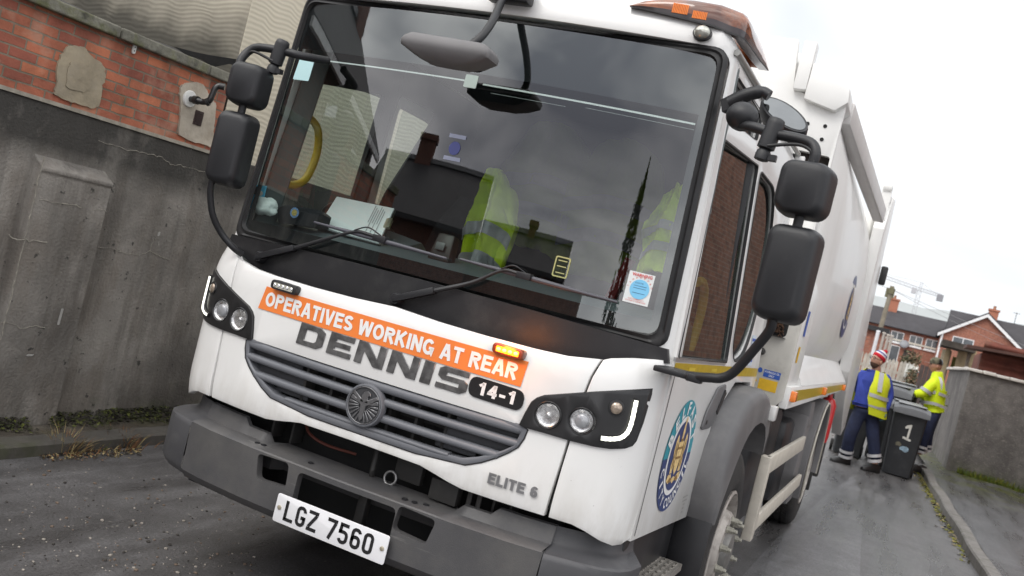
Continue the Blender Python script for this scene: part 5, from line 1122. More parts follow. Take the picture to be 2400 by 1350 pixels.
# --- beacon lens wrapping the roof corner, dome camera
def beacon(s):
    BE = thing('beacon', (0,0,0), None, None); BE.parent = T; BE.location = -W0[T.name]; W0[BE.name] = V((0,0,0))
    # stations along the wrap: x, y, base z, height, outward normal
    path = [(.57,2.728,.006),(.62,2.726,.04),(.7,2.72,.07),(.8,2.712,.088),(.9,2.703,.097),(.95,2.698,.1)]
    st = [(x, PW(x, 2.70)-.004, zb, h, (0,-1)) for x, zb, h in path]
    y0_ = PW(.95, 2.70)-.004
    st += [(.978,y0_+.02,2.697,.1,(.5,-.86)),(.99,y0_+.05,2.697,.1,(.86,-.5)),(.993,.32,2.70,.098,(1,0)),(.993,.45,2.71,.09,(1,0)),(.993,.6,2.722,.072,(1,0)),(.993,.72,2.735,.045,(1,0)),(.993,.80,2.744,.006,(1,0))]
    def ring(k, tz, inn=0):
        return [V((s*(x+n[0]*k-n[0]*inn), y+n[1]*k-n[1]*inn, zb+h*tz)) for x, y, zb, h, n in st]
    bm = B(); loft(bm, [ring(-.03,-.0), ring(.01,-.0), ring(.012,.28), ring(.0,.28)], closed=False, cap=False); fin(bm, 'beacon_base', M('dark_smoked_base', (.045,.036,.038), .25, coat=.5) if s > 0 else bpy.data.materials['dark_smoked_base'], BE, smooth=50)
    bm = B(); loft(bm, [ring(.011,.28), ring(.012,.5), ring(.008,.75), ring(-.005,.92), ring(-.03,1.0), ring(-.12,1.06)], closed=False, cap=False); fin(bm, 'beacon_lens', M('smoked_amber_lens', (.48,.15,.05), .1, var=.4, scale=9, coat=.9, dirt=[((.08,.045,.04), 3, .45, .6, .8)]) if s > 0 else bpy.data.materials['smoked_amber_lens'], BE, smooth=60)
    bm = B()
    for k in range(22):
        x = .735+k*.006
        if k in (10,11,12): continue
        y = PW(x, 2.7)-.0185; box(bm, (s*x-.0024,y,2.742-(.012 if k < 10 else .02)), (s*x+.0024,y+.006,2.77-(.004 if k < 10 else .02)))
    fin(bm, 'beacon_reflector', AMBL, BE)
    bm = B(); loft(bm, [ring(.014,-.02), ring(.014,.05), ring(.0,.05)], closed=False, cap=False); fin(bm, 'beacon_trim', BLACKPL, BE)
beacon(1); beacon(-1)
bm = B(); mt = Matrix.Translation((.865,.155,2.668)) @ Matrix.Rotation(math.radians(80), 4, 'X')
lathe(bm, [(.03,0),(.032,.012),(.028,.028),(.015,.037),(.001,.04)], mt @ Matrix.Diagonal((1,.8,1,1)), 24); fin(bm, 'marker_lamp', M('clear_marker', (.5,.5,.45), .12, .6, coat=.6), T, smooth=60)
bm = B(); lathe(bm, [(.036,-.004),(.036,.012),(.031,.014)], mt @ Matrix.Diagonal((1,.8,1,1)), 24); fin(bm, 'marker_lamp_base', BLACKPL, T, smooth=60)
# --- council roundel on the door
LC = (.605, 1.073); LR = .235
mL = lambda o: mS(o, 1)
bm = B(); sheet(bm, [[(LC[0]+LR*math.cos(t), LC[1]+LR*math.sin(t)) for t in [PI*k/30-.02 for k in range(31)]]+[(LC[0]-LR, LC[1]-.01),(LC[0]+LR, LC[1]-.01)]], mL(.003), None); RD = fin(bm, 'council_roundel', TEAL, T, smooth=0, label='round teal and navy council crest reading BELFAST CITY COUNCIL')
bm = B(); sheet(bm, [[(LC[0]+LR*math.cos(t), LC[1]+LR*math.sin(t)) for t in [PI+PI*k/30 for k in range(31)]]], mL(.0035), None); fin(bm, 'roundel_lower_ring', NAVY, RD, smooth=0)
bm = B(); sheet(bm, [ell(*LC, LR*.71, LR*.71, 40)], mL(.0045), None); fin(bm, 'roundel_white_ring', WVINYL, RD, smooth=0)
bm = B(); sheet(bm, [ell(*LC, LR*.62, LR*.62, 40)], mL(.0055), None); fin(bm, 'roundel_centre', NAVY, RD, smooth=0)
bm = B()
def ringtext(body, a0, a1, rad, h, wd, flip):
    for k, c in enumerate(body):
        if c == ' ': continue
        t = math.radians(a0+(a1-a0)*k/(len(body)-1)); ct, st_ = math.cos(t), math.sin(t)
        wk = wd*(.4 if c == 'I' else .82 if c in 'LFTE' else 1)
        def fn(a, b, ct=ct, st_=st_, wk=wk):
            a -= wk/2; b -= h/2
            if not flip: return mL(.0048)(LC[0]+(rad+b)*ct+a*st_, LC[1]+(rad+b)*st_-a*ct)
            return mL(.0048)(LC[0]+(rad-b)*ct-a*st_, LC[1]+(rad-b)*st_+a*ct)
        text(bm, c, wk, h, fn, .03)
ringtext('BELFAST', 158, 22, LR*.85, .056, .052, False)
ringtext('CITY', 196, 244, LR*.85, .044, .036, True); ringtext('COUNCIL', 264, 345, LR*.85, .044, .037, True)
fin(bm, 'roundel_lettering', WVINYL, RD, smooth=0)
def crest(fn, c, r, par):
    P = lambda L: [(c[0]+a*r, c[1]+b*r) for a, b in L]
    bm = B()
    sheet(bm, [P([(-.2,.36),(.2,.36),(.2,-.05),(.12,-.25),(0,-.34),(-.12,-.25),(-.2,-.05)])], fn(.0065), None)
    sheet(bm, [P([(-.26,-.3),(-.5,-.3),(-.55,-.42),(-.35,-.5),(-.2,-.42),(0,-.52),(.2,-.42),(.35,-.5),(.55,-.42),(.5,-.3),(.3,-.32),(.15,-.4),(0,-.36),(-.15,-.42)])], fn(.0065), None)
    for s in (1, -1):
        sheet(bm, [P([(s*.24,-.28),(s*.42,-.28),(s*.46,-.1),(s*.4,.05),(s*.47,.2),(s*.46,.4),(s*.38,.53),(s*.3,.48),(s*.24,.36),(s*.28,.2),(s*.24,.05)])], fn(.0065), None)
    sheet(bm, [P([(-.06,.42),(.06,.42),(.1,.55),(.05,.7),(.08,.82),(.02,.9),(-.04,.8),(-.08,.6)])], fn(.0065), None)
    o = fin(bm, 'crest', GOLD, par, smooth=0)
    bm = B()
    for a, b in (((-.2,.2),(.2,.2)), ((-.2,.0),(.2,.0))): sheet(bm, [P([(a[0],a[1]),(b[0],b[1]),(b[0],b[1]+.05),(a[0],a[1]+.05)])], fn(.0072), None)
    for s in (1, -1):
        sheet(bm, [P([(s*.3,-.15),(s*.36,-.2),(s*.4,.3),(s*.34,.42)])], fn(.0072), None); sheet(bm, [P([(s*.1,-.42),(s*.3,-.36),(s*.42,-.46),(s*.2,-.48)])], fn(.0072), None)
        sheet(bm, [P([(s*.2,-.2),(s*.24,-.2),(s*.24,.3),(s*.2,.3)])], fn(.0072), None)
    sheet(bm, [P([(-.1,.36),(.1,.36),(.12,.42),(-.12,.42)])], fn(.0072), None)
    fin(bm, 'crest_shading', GOLDDK, par, smooth=0)
crest(mL, (LC[0], LC[1]-.012), LR*.86, RD)
bm = B()
for k, (bd, ww) in enumerate((('INSPECTION', .1), ('DUE', .08), ('01', .03), ('02', .03), ('03', .03))): text(bm, bd, ww, .008, (lambda k, ww: lambda a, b: mS(.003)(.98-ww/2+a, .853-k*.018+b))(k, ww))
fin(bm, 'door_small_print', M('grey_print', (.2,.2,.2), .6), T, smooth=0)
# door handle recess
bm = B(); hp = rpoly(onS(z3((455,440),(478,355),(540,240),(605,215),(612,260),(590,380),(560,420),(520,460),(460,460))) if False else [(.905,1.17),(.93,1.27),(1.06,1.37),(1.3,1.385),(1.32,1.33),(1.25,1.22),(1.2,1.17)], .03) if False else rpoly([(.92,1.165),(.95,1.25),(1.08,1.36),(1.24,1.375),(1.25,1.33),(1.2,1.22),(1.15,1.185),(1.08,1.165)], .03)
sheet(bm, [hp], mS(.012, 1), V((-.012,0,0))); hd = fin(bm, 'door_handle', M('handle_grey', (.13,.13,.135), .5, bump=.1), T, bevel=.006)
bm = B(); beam(bm, (1.085,1.15,1.24), (1.09,1.22,1.34), .012, .03); lathe(bm, [(.012,0),(.012,.008),(.006,.01)], Matrix.Translation((1.077,.98,1.2)) @ Matrix.Rotation(PI/2, 4, 'Y'), 14); fin(bm, 'handle_lever', BLACKPL, hd)
# --- front wheel arches, wheels, step
AR = [(1.155,.735),(1.11,.85),(1.10,.96),(1.13,1.1),(1.22,1.19),(1.35,1.265),(1.55,1.335),(1.75,1.36),(1.95,1.362),(2.15,1.33),(2.3,1.26),(2.4,1.15)]
AI = [(1.17,.74),(1.22,.83),(1.29,.92),(1.38,1.02),(1.47,1.1),(1.56,1.145),(1.7,1.18),(1.87,1.19),(2.0,1.18),(2.13,1.15),(2.25,1.08),(2.3,.98)]
for s in (1, -1):
    bm = B(); R = []
    for k, ((ya, za), (yb, zb)) in enumerate(zip(AR, AI)):
        o = .0; cy_, cz_ = yb-ya, zb-za; q = math.hypot(cy_, cz_) or 1; R.append([(s*1.03,ya,za),(s*1.15,ya+.004,za-.003),(s*1.18,ya+cy_*.12,za+cz_*.12),(s*1.195,ya+cy_*.3,za+cz_*.3),(s*1.2,ya+cy_*.8,za+cz_*.8),(s*1.2,yb,zb),(s*1.18,yb,zb+.002),(s*1.03,yb,zb+.002)])
    loft(bm, R, closed=False, cap=False); fin(bm, 'wheel_arch', M('arch_grey_plastic', (.125,.123,.126), .5, var=.1, scale=4, bump=.08, bscale=260, dirt=[((.05,.048,.045), 16, .66, .72, .7),((.26,.25,.235), 4, .5, .8, .4)]) if s > 0 else bpy.data.materials['arch_grey_plastic'], T, smooth=50)
    bm = B(); box(bm, (s*1.2-.014,2.16,1.19), (s*1.2+.03,2.26,1.275)); wl = fin(bm, 'side_marker', M('white_lamp_plastic', (.75,.74,.72), .3, coat=.4) if s > 0 else bpy.data.materials['white_lamp_plastic'], T, bevel=.01)
    bm = B(); beam(bm, (s*1.105,1.16,.745), (s*1.105,1.14,.3), .17, .012, (0,1,0)); beam(bm, (s*1.03,1.14,.745), (s*1.03,.28,.79), .02, .02); box(bm, (s*1.0-.03,.25,.34), (s*1.0+.03,1.12,.75)); fin(bm, 'mud_flap', M('wet_black_rubber', (.014,.014,.016), .38, var=.4, scale=5, dirt=[((.055,.055,.055), 6, .5, .8, .7, (1,1,.25))]) if s > 0 else bpy.data.materials['wet_black_rubber'], T, bevel=.004)
def wheel(yc, s, xo, Rr=.52, rear=False):
    WH = thing('wheel', (0,0,0), None, None); WH.parent = T; WH.location = -W0[T.name]; W0[WH.name] = V((0,0,0))
    mt = Matrix.Translation((s*xo, yc, Rr)) @ Matrix.Rotation(s*PI/2, 4, 'Y')
    bm = B(); lathe(bm, [(.30,-.03),(.33,-.008),(.37,.0),(.42,-.002),(.47,-.012),(.505,-.03),(Rr,-.055),(Rr+.0,-.15),(Rr,-.25),(.49,-.29),(.30,-.29)], mt, 64, cap=False)
    for k in range(90):      # tread blocks
        a = 2*PI*k/90
        for h in (-.085,-.15,-.215):
            c = mt @ V(((Rr+.002)*math.cos(a), (Rr+.002)*math.sin(a), h)); rm = mt.to_3x3() @ Matrix.Rotation(a, 3, 'Z')
            box(bm, c-V((.006,.013,.025)), c+V((.006,.013,.025)), rm)
    fin(bm, 'tyre', TYRE, WH, smooth=35)
    bm = B()
    if not rear: lathe(bm, [(.305,-.03),(.315,-.004),(.30,.002),(.288,-.02),(.275,-.06),(.235,-.075),(.215,-.05),(.205,-.0),(.19,.016),(.155,.02),(.15,.0)], mt, 48, cap=False)
    else: lathe(bm, [(.305,-.03),(.315,-.004),(.30,.002),(.285,-.06),(.25,-.15),(.15,-.18),(.001,-.18)], mt, 48, cap=False)
    fin(bm, 'rim', M('salt_stained_rim', (.42,.39,.36), .6, .3, var=.2, scale=14, dirt=[((.12,.1,.08), 18, .5, .7, .7)]) if 'salt_stained_rim' not in bpy.data.materials else bpy.data.materials['salt_stained_rim'], WH, smooth=40)
    if rear: return
    bm = B(); lathe(bm, [(.15,.0),(.135,.015),(.115,.025),(.105,.045),(.06,.052),(.001,.053)], mt, 32, cap=False); fin(bm, 'hub', M('grey_hub', (.2,.195,.185), .5, .5, var=.3, scale=20), WH, smooth=40)
    bm = B()
    for k in range(10):
        a = 2*PI*k/10; m2 = mt @ Matrix.Translation((.168*math.cos(a), .168*math.sin(a), .018)); lathe(bm, [(.022,0),(.022,.006),(.017,.008),(.017,.034),(.011,.036),(.011,.052),(.008,.055)], m2, 8)
    fin(bm, 'wheel_nuts', M('pale_nuts', (.36,.35,.3), .5, .4, var=.3, scale=30), WH, smooth=30)
for s in (1, -1): wheel(1.68, s, 1.185)
for s in (1, -1): wheel(6.1, s, 1.2, rear=True)
for s in (1, -1):   # chequer plate step behind the bumper end
    bm = B(); box(bm, (s*1.0-.13,.3,.53), (s*1.0+.13,1.0,.56)); 
    for i in range(9):
        for j in range(19):
            rm = Matrix.Rotation(.78 if (i+j) % 2 else -.78, 3, 'Z'); c = V((s*1.0-.11+i*.0275, .32+j*.036, .562)); box(bm, c-V((.009,.003,.002)), c+V((.009,.003,.002)), rm)
    fin(bm, 'chequer_step', M('chequer_plate', (.36,.34,.31), .45, .5, var=.25, scale=20, dirt=[((.1,.085,.07), 10, .5, .75, .6)]) if s > 0 else bpy.data.materials['chequer_plate'], T)
# --- chassis and dark gear under the body
bm = B(); box(bm, (-.45,.3,.55), (.45,8.4,.85)); box(bm, (-.95,.25,.72), (.95,.95,.9)); box(bm, (-.95,2.35,.85), (.95,8.3,1.25)); box(bm, (-.5,1.55,.42), (.5,1.8,.6)); box(bm, (-1.0,1.2,1.2), (1.0,2.1,1.3)); fin(bm, 'chassis', VOID, T)
bm = B(); box(bm, (.55,2.75,.42), (1.08,3.5,1.12)); box(bm, (.6,3.55,.5), (1.05,4.3,1.15)); box(bm, (-1.08,2.75,.45), (-.55,4.2,1.12)); box(bm, (.75,4.35,.4),(1.1,5.05,1.05)); fins(bm, 'fuel_tank', M('dark_tank', (.035,.035,.038), .45, var=.3, scale=5), T, bevel=.05)
bm = B()
for y, k in ((4.9,1),(5.0,1),(5.1,1)): box(bm, (1.0,y,1.0), (1.2,y+.08,1.22), taper=.9)
box(bm, (.98,4.85,.35), (1.19,5.2,1.1)); fins(bm, 'mudguard_front', MIRRGR, T, bevel=.02)
bm = B(); R = []
for k in range(13):
    a = math.radians(200-k*17.5); R.append([(1.0,6.1+.66*math.cos(a),.56+.66*math.sin(a)),(1.22,6.1+.66*math.cos(a),.56+.66*math.sin(a)),(1.235,6.1+.61*math.cos(a),.56+.61*math.sin(a)),(1.22,6.1+.6*math.cos(a),.56+.6*math.sin(a)),(1.0,6.1+.62*math.cos(a),.56+.62*math.sin(a))])
loft(bm, R); fin(bm, 'rear_mudguard', MIRRGR, T, smooth=40)
bm = B(); tube(bm, [(1.238,6.1+.635*math.cos(a),.56+.635*math.sin(a)) for a in [math.radians(200-k*17.5) for k in range(13)]], .008, 6); fin(bm, 'mudguard_edging', M('pale_edging', (.5,.47,.4), .5), T, smooth=60)
bm = B(); beam(bm, (1.215,2.42,.97), (1.215,2.42,.47), .06, .1, (0,1,0)); beam(bm, (1.225,2.40,.915), (1.225,4.45,.915), .03, .11); beam(bm, (1.225,2.40,.56), (1.225,5.0,.56), .03, .1)
beam(bm, (1.21,3.6,.9), (1.21,3.6,.56), .03, .05, (0,1,0)) if False else None
fin(bm, 'side_guard', BEIGE, T, bevel=.008)
bm = B(); lathe(bm, [(.02,.0),(.075,.02),(.085,.08),(.085,.42),(.06,.48),(.025,.5),(.025,.54)], Matrix.Translation((1.15,7.35,.7)), 20); fin(bm, 'fire_extinguisher', M('red_cover', (.5,.02,.025), .35, coat=.3), T, smooth=50)
bm = B(); box(bm, (.9,7.7,.3), (1.2,7.85,.95)); box(bm, (.95,7.2,.2), (1.18,7.24,.6)); fins(bm, 'rear_mud_flap', DKMETAL, T, bevel=.01)
# --- refuse body
BP = [(0,3.62),(.3,3.6),(.55,3.53),(.78,3.43),(.95,3.3),(1.07,3.12),(1.14,2.9),(1.18,2.6),(1.19,2.3),(1.19,2.0),(1.175,1.75),(1.12,1.6),(1.08,1.52),(0,1.5)]
bp = BP+[(-x, z) for x, z in BP[::-1][1:-1]]
bm = B(); b0 = []
def arcbody(y, k=1, dz=0): return [V((x*k, y, (z-1.5)*k+1.5+dz)) for x, z in bp]
loft(bm, [arcbody(2.72,.97), arcbody(2.8,1), arcbody(4.5,1), arcbody(6.3,1), arcbody(7.9,1)]); fin(bm, 'hopper_body', WHITE2, T, smooth=40)
HOL = rpoly([(q.x, q.z) for q in (at(1866,350,y=2.66), at(1946,368,y=2.66), at(1930,430,y=2.66), at(1850,420,y=2.66))], .02)
bm = B(); sheet(bm, [rpoly([(-1.13,1.25),(1.13,1.25),(1.13,3.14),(.93,3.14),(.8,3.17),(.76,3.48),(-.76,3.48),(-.8,3.17),(-.93,3.14),(-1.13,3.14)], .01), HOL, mir(HOL)], lambda a, b: V((a, 2.66, b)), V((0,.05,0))); fin(bm, 'bulkhead', WHITE2, T, bevel=.006)
bm = B(); box(bm, (.78,2.715,2.45), (1.125,2.74,2.82)); box(bm, (-1.125,2.715,2.45), (-.78,2.74,2.82)); fins(bm, 'bulkhead_opening', M('brown_black_void', (.02,.014,.01), .8), T)
for s in (1, -1):
    bm = B(); box(bm, (s*.845-.04,2.60,3.16), (s*.845+.04,2.70,3.46)); fin(bm, 'bulkhead_post', WHITE2, T, bevel=.006)
    bm = B(); L = [(.885,3.11),(.89,3.33),(1.0,3.3),(1.135,3.21),(1.145,3.12),(1.08,3.06),(.92,3.1)]
    sheet(bm, [[(s*a, b) for a, b in L]], lambda a, b: V((a, 2.6, b)), V((0,.5,0))); fin(bm, 'corner_box', WHITE2, T, bevel=.005)
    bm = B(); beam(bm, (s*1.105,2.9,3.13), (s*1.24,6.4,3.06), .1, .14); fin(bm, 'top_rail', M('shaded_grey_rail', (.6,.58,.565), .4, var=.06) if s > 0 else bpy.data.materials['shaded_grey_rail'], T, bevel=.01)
    bm = B()
    for x, z in [(q.x, q.z) for q in (at(1934,296,y=2.66), at(1926,327,y=2.66), at(1893,290,y=2.66))]: lathe(bm, [(.012,0),(.012,.004)], Matrix.Translation((s*x,2.66,z)) @ Matrix.Rotation(PI/2, 4, 'X'), 12)
    fins(bm, 'bulkhead_bolt', VOID, T)
    # locker behind the cab with labels
    bm = B(); L = [(.62,1.24),(1.16,1.24),(1.2,1.3),(1.2,2.05),(1.18,2.08),(.62,2.08)]
    bmL = B(); sheet(bmL, [[(s*a, b) for a, b in L]], lambda a, b: V((a, 2.60, b)), V((0,.04,0)))
    LK = fin(bmL, 'locker_front', GRIMY, T, bevel=.006); bm.free()
    bm = B(); sheet(bm, [[(2.645,1.385),(3.2,1.385),(3.2,1.98),(2.645,2.08)]], lambda a, b: V((s*1.2, a, b)), V((-s*.03,0,0))); LS = fin(bm, 'locker_side', WHITE2, T, bevel=.006)
    bm = B(); box(bm, (s*.9-.28,2.64,1.385), (s*.9+.28,3.2,2.0)); fin(bm, 'locker_box', WHITE2, T, bevel=.006)
    bm = B(); sheet(bm, [[(2.62,1.385),(8.2,1.385),(8.2,1.29),(2.62,1.245)]], lambda a, b: V((s*1.23, a, b)), V((-s*.05,0,0))); RV = fin(bm, 'side_rave', BEIGE if False else WHITE2, T, bevel=.006)
    bm = B(); sheet(bm, [[(2.78,1.36),(8.1,1.36),(8.1,1.3),(2.78,1.285)]], lambda a, b: V((s*1.2325, a, b)), None); fin(bm, 'rave_reflective_band', YELBAND, RV, smooth=0)
    bm = B(); loft(bm, [[V((s*1.23,y,1.386)),V((s*1.10,y,1.60)),V((s*1.06,y,1.60)),V((s*1.06,y,1.386))] for y in (3.22,8.0)]); fin(bm, 'body_shelf', WHITE2, T)
    for y in (2.68,5.0,7.6):
        bm = B(); box(bm, (s*1.245-.018,y,1.295), (s*1.245+.018,y+.1,1.36)); fin(bm, 'amber_marker', AMBL, T, bevel=.008)
    # tailgate
    tg = [(7.6,3.1),(7.9,3.5),(8.4,3.56),(9.0,2.6),(9.9,1.55),(10.0,.75),(9.5,.68),(8.3,1.2),(7.9,1.5),(7.7,2.2)]
    bm = B(); sheet(bm, [tg], lambda a, b: V((s*1.25, a, b)), V((-s*.12,0,0))); fin(bm, 'tailgate_side', WHITE2, T, bevel=.01)
bm = B(); box(bm, (-1.1,7.85,.9), (1.1,9.4,3.3)); fin(bm, 'tailgate', WHITE2, T, bevel=.05)
bm = B(); q = at(2066,410,y=7.3); beam(bm, (1.2,7.3,3.15), (1.2,7.3,3.5), .1, .05, (0,1,0)); beam(bm, (1.2,7.35,3.42), (1.22,8.3,3.5), .05, .06); lathe(bm, [(.06,-.04),(.06,.04)], Matrix.Translation((1.2,7.3,3.5)) @ Matrix.Rotation(PI/2, 4, 'Y'), 16); lathe(bm, [(.06,-.04),(.06,.04)], Matrix.Translation((1.2,8.35,3.52)) @ Matrix.Rotation(PI/2, 4, 'Y'), 16); fin(bm, 'tailgate_ram', WHITE2, T, smooth=40)
bm = B(); box(bm, (1.25,9.0,2.62), (1.33,9.1,2.85)); fin(bm, 'rear_lamp', BLACKPL, T, bevel=.02)
# brush-filled opening, valve and stickers on the locker front
mk = lambda o: (lambda a, b: V((a, 2.60-o, b)))
bm = B(); sheet(bm, [rrect(.98,1.66,1.13,1.84,.03)], mk(.002), None); op = fin(bm, 'vent_opening', VOID, T, smooth=0)
bm = B()
for k in range(160):
    x = random.uniform(1.0,1.1); z = random.uniform(1.67,1.78); p = V((x,2.6,z)); tube(bm, [p, p+V((random.uniform(-.02,.02),-.03,random.uniform(-.025,.03)))], .0025, 4)
fin(bm, 'brown_bristles', M('brown_bristle', (.12,.065,.04), .9, var=.4, scale=50), op)
bm = B(); box(bm, (.97,2.54,1.655), (1.13,2.6,1.66)); lathe(bm, [(.022,0),(.022,.03),(.012,.035),(.012,.05)], Matrix.Translation((1.015,2.6,1.55)) @ Matrix.Rotation(PI/2, 4, 'X'), 14); fin(bm, 'drain_valve', DKMETAL, T, smooth=40)
bm = B(); sheet(bm, [[(1.055,1.405),(1.155,1.405),(1.155,1.45),(1.055,1.45)]], mk(.003), None); bl = fin(bm, 'blue_label', LBLUE, T, smooth=0, label='blue label reading HYDRAULIC OIL ONLY')
bm = B(); text(bm, 'HYDRAULIC OIL', .088, .013, lambda a, b: mk(.004)(1.061+a, 1.431+b), .01); text(bm, 'ONLY', .035, .013, lambda a, b: mk(.004)(1.087+a, 1.411+b), .01); fin(bm, 'label_lettering', WVINYL, bl, smooth=0)
bm = B(); sheet(bm, [ell(1.032,1.438,.013,.016,18)], mk(.003), None); fin(bm, 'blue_disc_label', LBLUE, T, smooth=0)
bm = B(); sheet(bm, [[(1.04,1.325),(1.15,1.325),(1.15,1.393),(1.04,1.393)]], mk(.003), None); fin(bm, 'yellow_label', LYEL, T, smooth=0)
bm = B(); sheet(bm, [[(.975,1.365),(1.03,1.365),(1.0025,1.412)]], mk(.003), None); yt = fin(bm, 'warning_triangle', LYEL, T, smooth=0)
bm = B(); text(bm, '!', .006, .028, lambda a, b: mk(.004)(1.0+a, 1.37+b), .03); fin(bm, 'triangle_mark', BVINYL, yt, smooth=0)
ml = lambda o: (lambda a, b: V((1.2+o, a, b)))
bm = B()
sheet(bm, [[(2.8,1.70),(2.9,1.70),(2.9,1.86),(2.8,1.86)]], ml(.003), None); fin(bm, 'side_blue_label', LBLUE, T, smooth=0)
bm = B(); sheet(bm, [[(2.75,1.53),(2.84,1.53),(2.84,1.63),(2.75,1.63)]], ml(.003), None); fin(bm, 'side_yellow_label', LYEL, T, smooth=0)
# blue notices on the cab rear quarter
bm = B(); sheet(bm, [rrect(1.72,1.47,1.84,1.63,.005,2)], mS(.003), None); nl = fin(bm, 'notice_label', M('pale_notice', (.6,.68,.76), .5), T, smooth=0)
bm = B()
for k in range(5): sheet(bm, [[(1.73,1.49+k*.027),(1.83,1.49+k*.027),(1.83,1.505+k*.027),(1.73,1.505+k*.027)]], mS(.004), None)
fin(bm, 'notice_print', LBLUE, nl, smooth=0)
# roundel on the body side
bc = (6.2, 2.12)
mY = lambda o: (lambda a, b: V((1.187+o, a, b)))
for nm, r, m, o in (('body_roundel', .42, NAVY, .002), ('body_roundel_ring', .3, WVINYL, .004), ('body_roundel_centre', .265, NAVY, .006)):
    bm = B(); sheet(bm, [ell(*bc, r, r*.72, 36)], mY(o), None); ob = fin(bm, nm, m, T, smooth=0)
crest(lambda o: mY(o+.003), bc, .25, T)
# ================================================================== loose things in the cab
bm = B(); L = [at(790,468,y=.62), at(928,497,y=.60), at(890,580,y=.36), at(745,540,y=.38)]
def quadslab(bm, P, t, inset=0, mi=0):
    c = sum(P, V())/4; P = [c+(p-c)*(1-inset) for p in P]; n = (P[1]-P[0]).cross(P[2]-P[1]).normalized(); n = n if n.z > 0 else -n
    lo = [bm.verts.new(p) for p in P]; hi = [bm.verts.new(p+n*t) for p in P]
    bm.faces.new(lo[::-1]).material_index = mi; bm.faces.new(hi).material_index = mi
    for i in range(4): bm.faces.new((lo[i], lo[(i+1) % 4], hi[(i+1) % 4], hi[i])).material_index = mi
    return n
CB = thing('clipboard', sum(L, V())/4, 'clipboard with white paper sheets propped on the dashboard behind the wiper', 'clipboard')
quadslab(bm, L, .012); fin(bm, 'board', M('dark_board', (.05, .045, .045), .5), CB)
bm = B(); n_ = (L[1]-L[0]).cross(L[2]-L[1]).normalized(); n_ = n_ if n_.z > 0 else -n_
quadslab(bm, [p+n_*.013 for p in L], .008, .03); pp_ = fin(bm, 'paper', PAPER, CB)
bm = B()
for k in range(6):
    a = L[0].lerp(L[1], .70+.035*k)+n_*.023; b = L[3].lerp(L[2], .70+.035*k)+n_*.023; a2 = a.lerp(b, .06+.05*(k % 3)); b2 = a.lerp(b, .8 if k % 2 else .55); d = (L[1]-L[0]).normalized()*.0022
    bm.faces.new([bm.verts.new(q) for q in (a2-d, a2+d, b2+d, b2-d)])
fin(bm, 'print', M('grey_text_print', (.35, .38, .4), .8), pp_, smooth=0)
bm = B(); c = L[1].lerp(L[2], .45)+n_*.02; beam(bm, c-(L[2]-L[1])*.12, c+(L[2]-L[1])*.12, .03, .02, n_); fin(bm, 'clip', M('clip_steel', (.5, .47, .35), .3, .7), CB, bevel=.004)
bm = B(); L = [at(597,432,y=.2), at(624,435,y=.2), at(610,492,y=.175), at(583,486,y=.175)]
PH = thing('phone', L[3], 'pale blue phone leaning against the pillar in the windscreen corner', 'phone')
def upslab(P, t):
    bm = B(); n = (P[1]-P[0]).cross(P[2]-P[1]).normalized(); n = n if n.y < 0 else -n
    loft(bm, [P, [p-n*t for p in P]]); return bm, n
bm, n_ = upslab(L, .009); fin(bm, 'case', PHONE, PH, bevel=.003)
q = lambda a, b: L[0].lerp(L[1], a).lerp(L[3].lerp(L[2], a), b)+n_*.001
bm = B(); bm.faces.new([bm.verts.new(q(a, b)) for a, b in ((.12,.08),(.42,.08),(.42,.42),(.12,.42))]); fin(bm, 'camera_bump', BVINYL, PH, smooth=0)
bm = B(); bm.faces.new([bm.verts.new(q(.7+.2*math.cos(t), .35+.1*math.sin(t))) for t in [2*PI*k/14 for k in range(14)]]); fin(bm, 'phone_sticker', M('phone_sticker', (.75, .62, .55), .6, var=.4, scale=200), PH, smooth=0)
bm = B(); bmesh.ops.create_icosphere(bm, subdivisions=4, radius=1); c0_ = at(622,484,y=.205)
for v in bm.verts:
    nn = v.co.copy(); k = 1+.35*mnoise.noise(nn*1.6+V((3,0,0)))+.15*mnoise.noise(nn*4.5); v.co = c0_+V((nn.x*.07*k, nn.y*.032*k, nn.z*.04*k))
fin(bm, 'crumpled_cloth', CLOTHM, smooth=80, label='crumpled pale cloth bundled on the dash beside the blue phone', cat='cloth')
CP = thing('dark_cap', at(697,530,y=.3), 'dark folded cap with round crest badge lying on the dash', 'cap')
bm = B(); P = [at(650,487,y=.25), at(668,480,y=.26), at(735,490,y=.26), at(748,500,y=.25), at(738,535,y=.24), at(650,522,y=.23)]
loft(bm, [P, [p*.97+ (sum(P, V())/6)*.03+V((0,.03,.004)) for p in P], [p*.9+(sum(P, V())/6)*.1+V((0,.12,.0)) for p in P]]); fin(bm, 'fabric', M('dark_felt', (.018, .018, .022), .95, var=.2, scale=30, bump=.3, bscale=150), CP, smooth=60, bevel=.006)
cc = at(692,499,y=.236)
for nm, r, m, o in (('badge', .024, M('badge_ring', (.2, .35, .65), .6, var=.5, scale=160), 0), ('badge_centre', .015, M('badge_gold', (.6, .45, .12), .6, var=.5, scale=200), .001)):
    bm = B(); sheet(bm, [ell(0, 0, r, r, 20)], lambda a, b: cc+V((a, -.006-o-b*.05, b)), None); fin(bm, nm, m, CP, smooth=0)
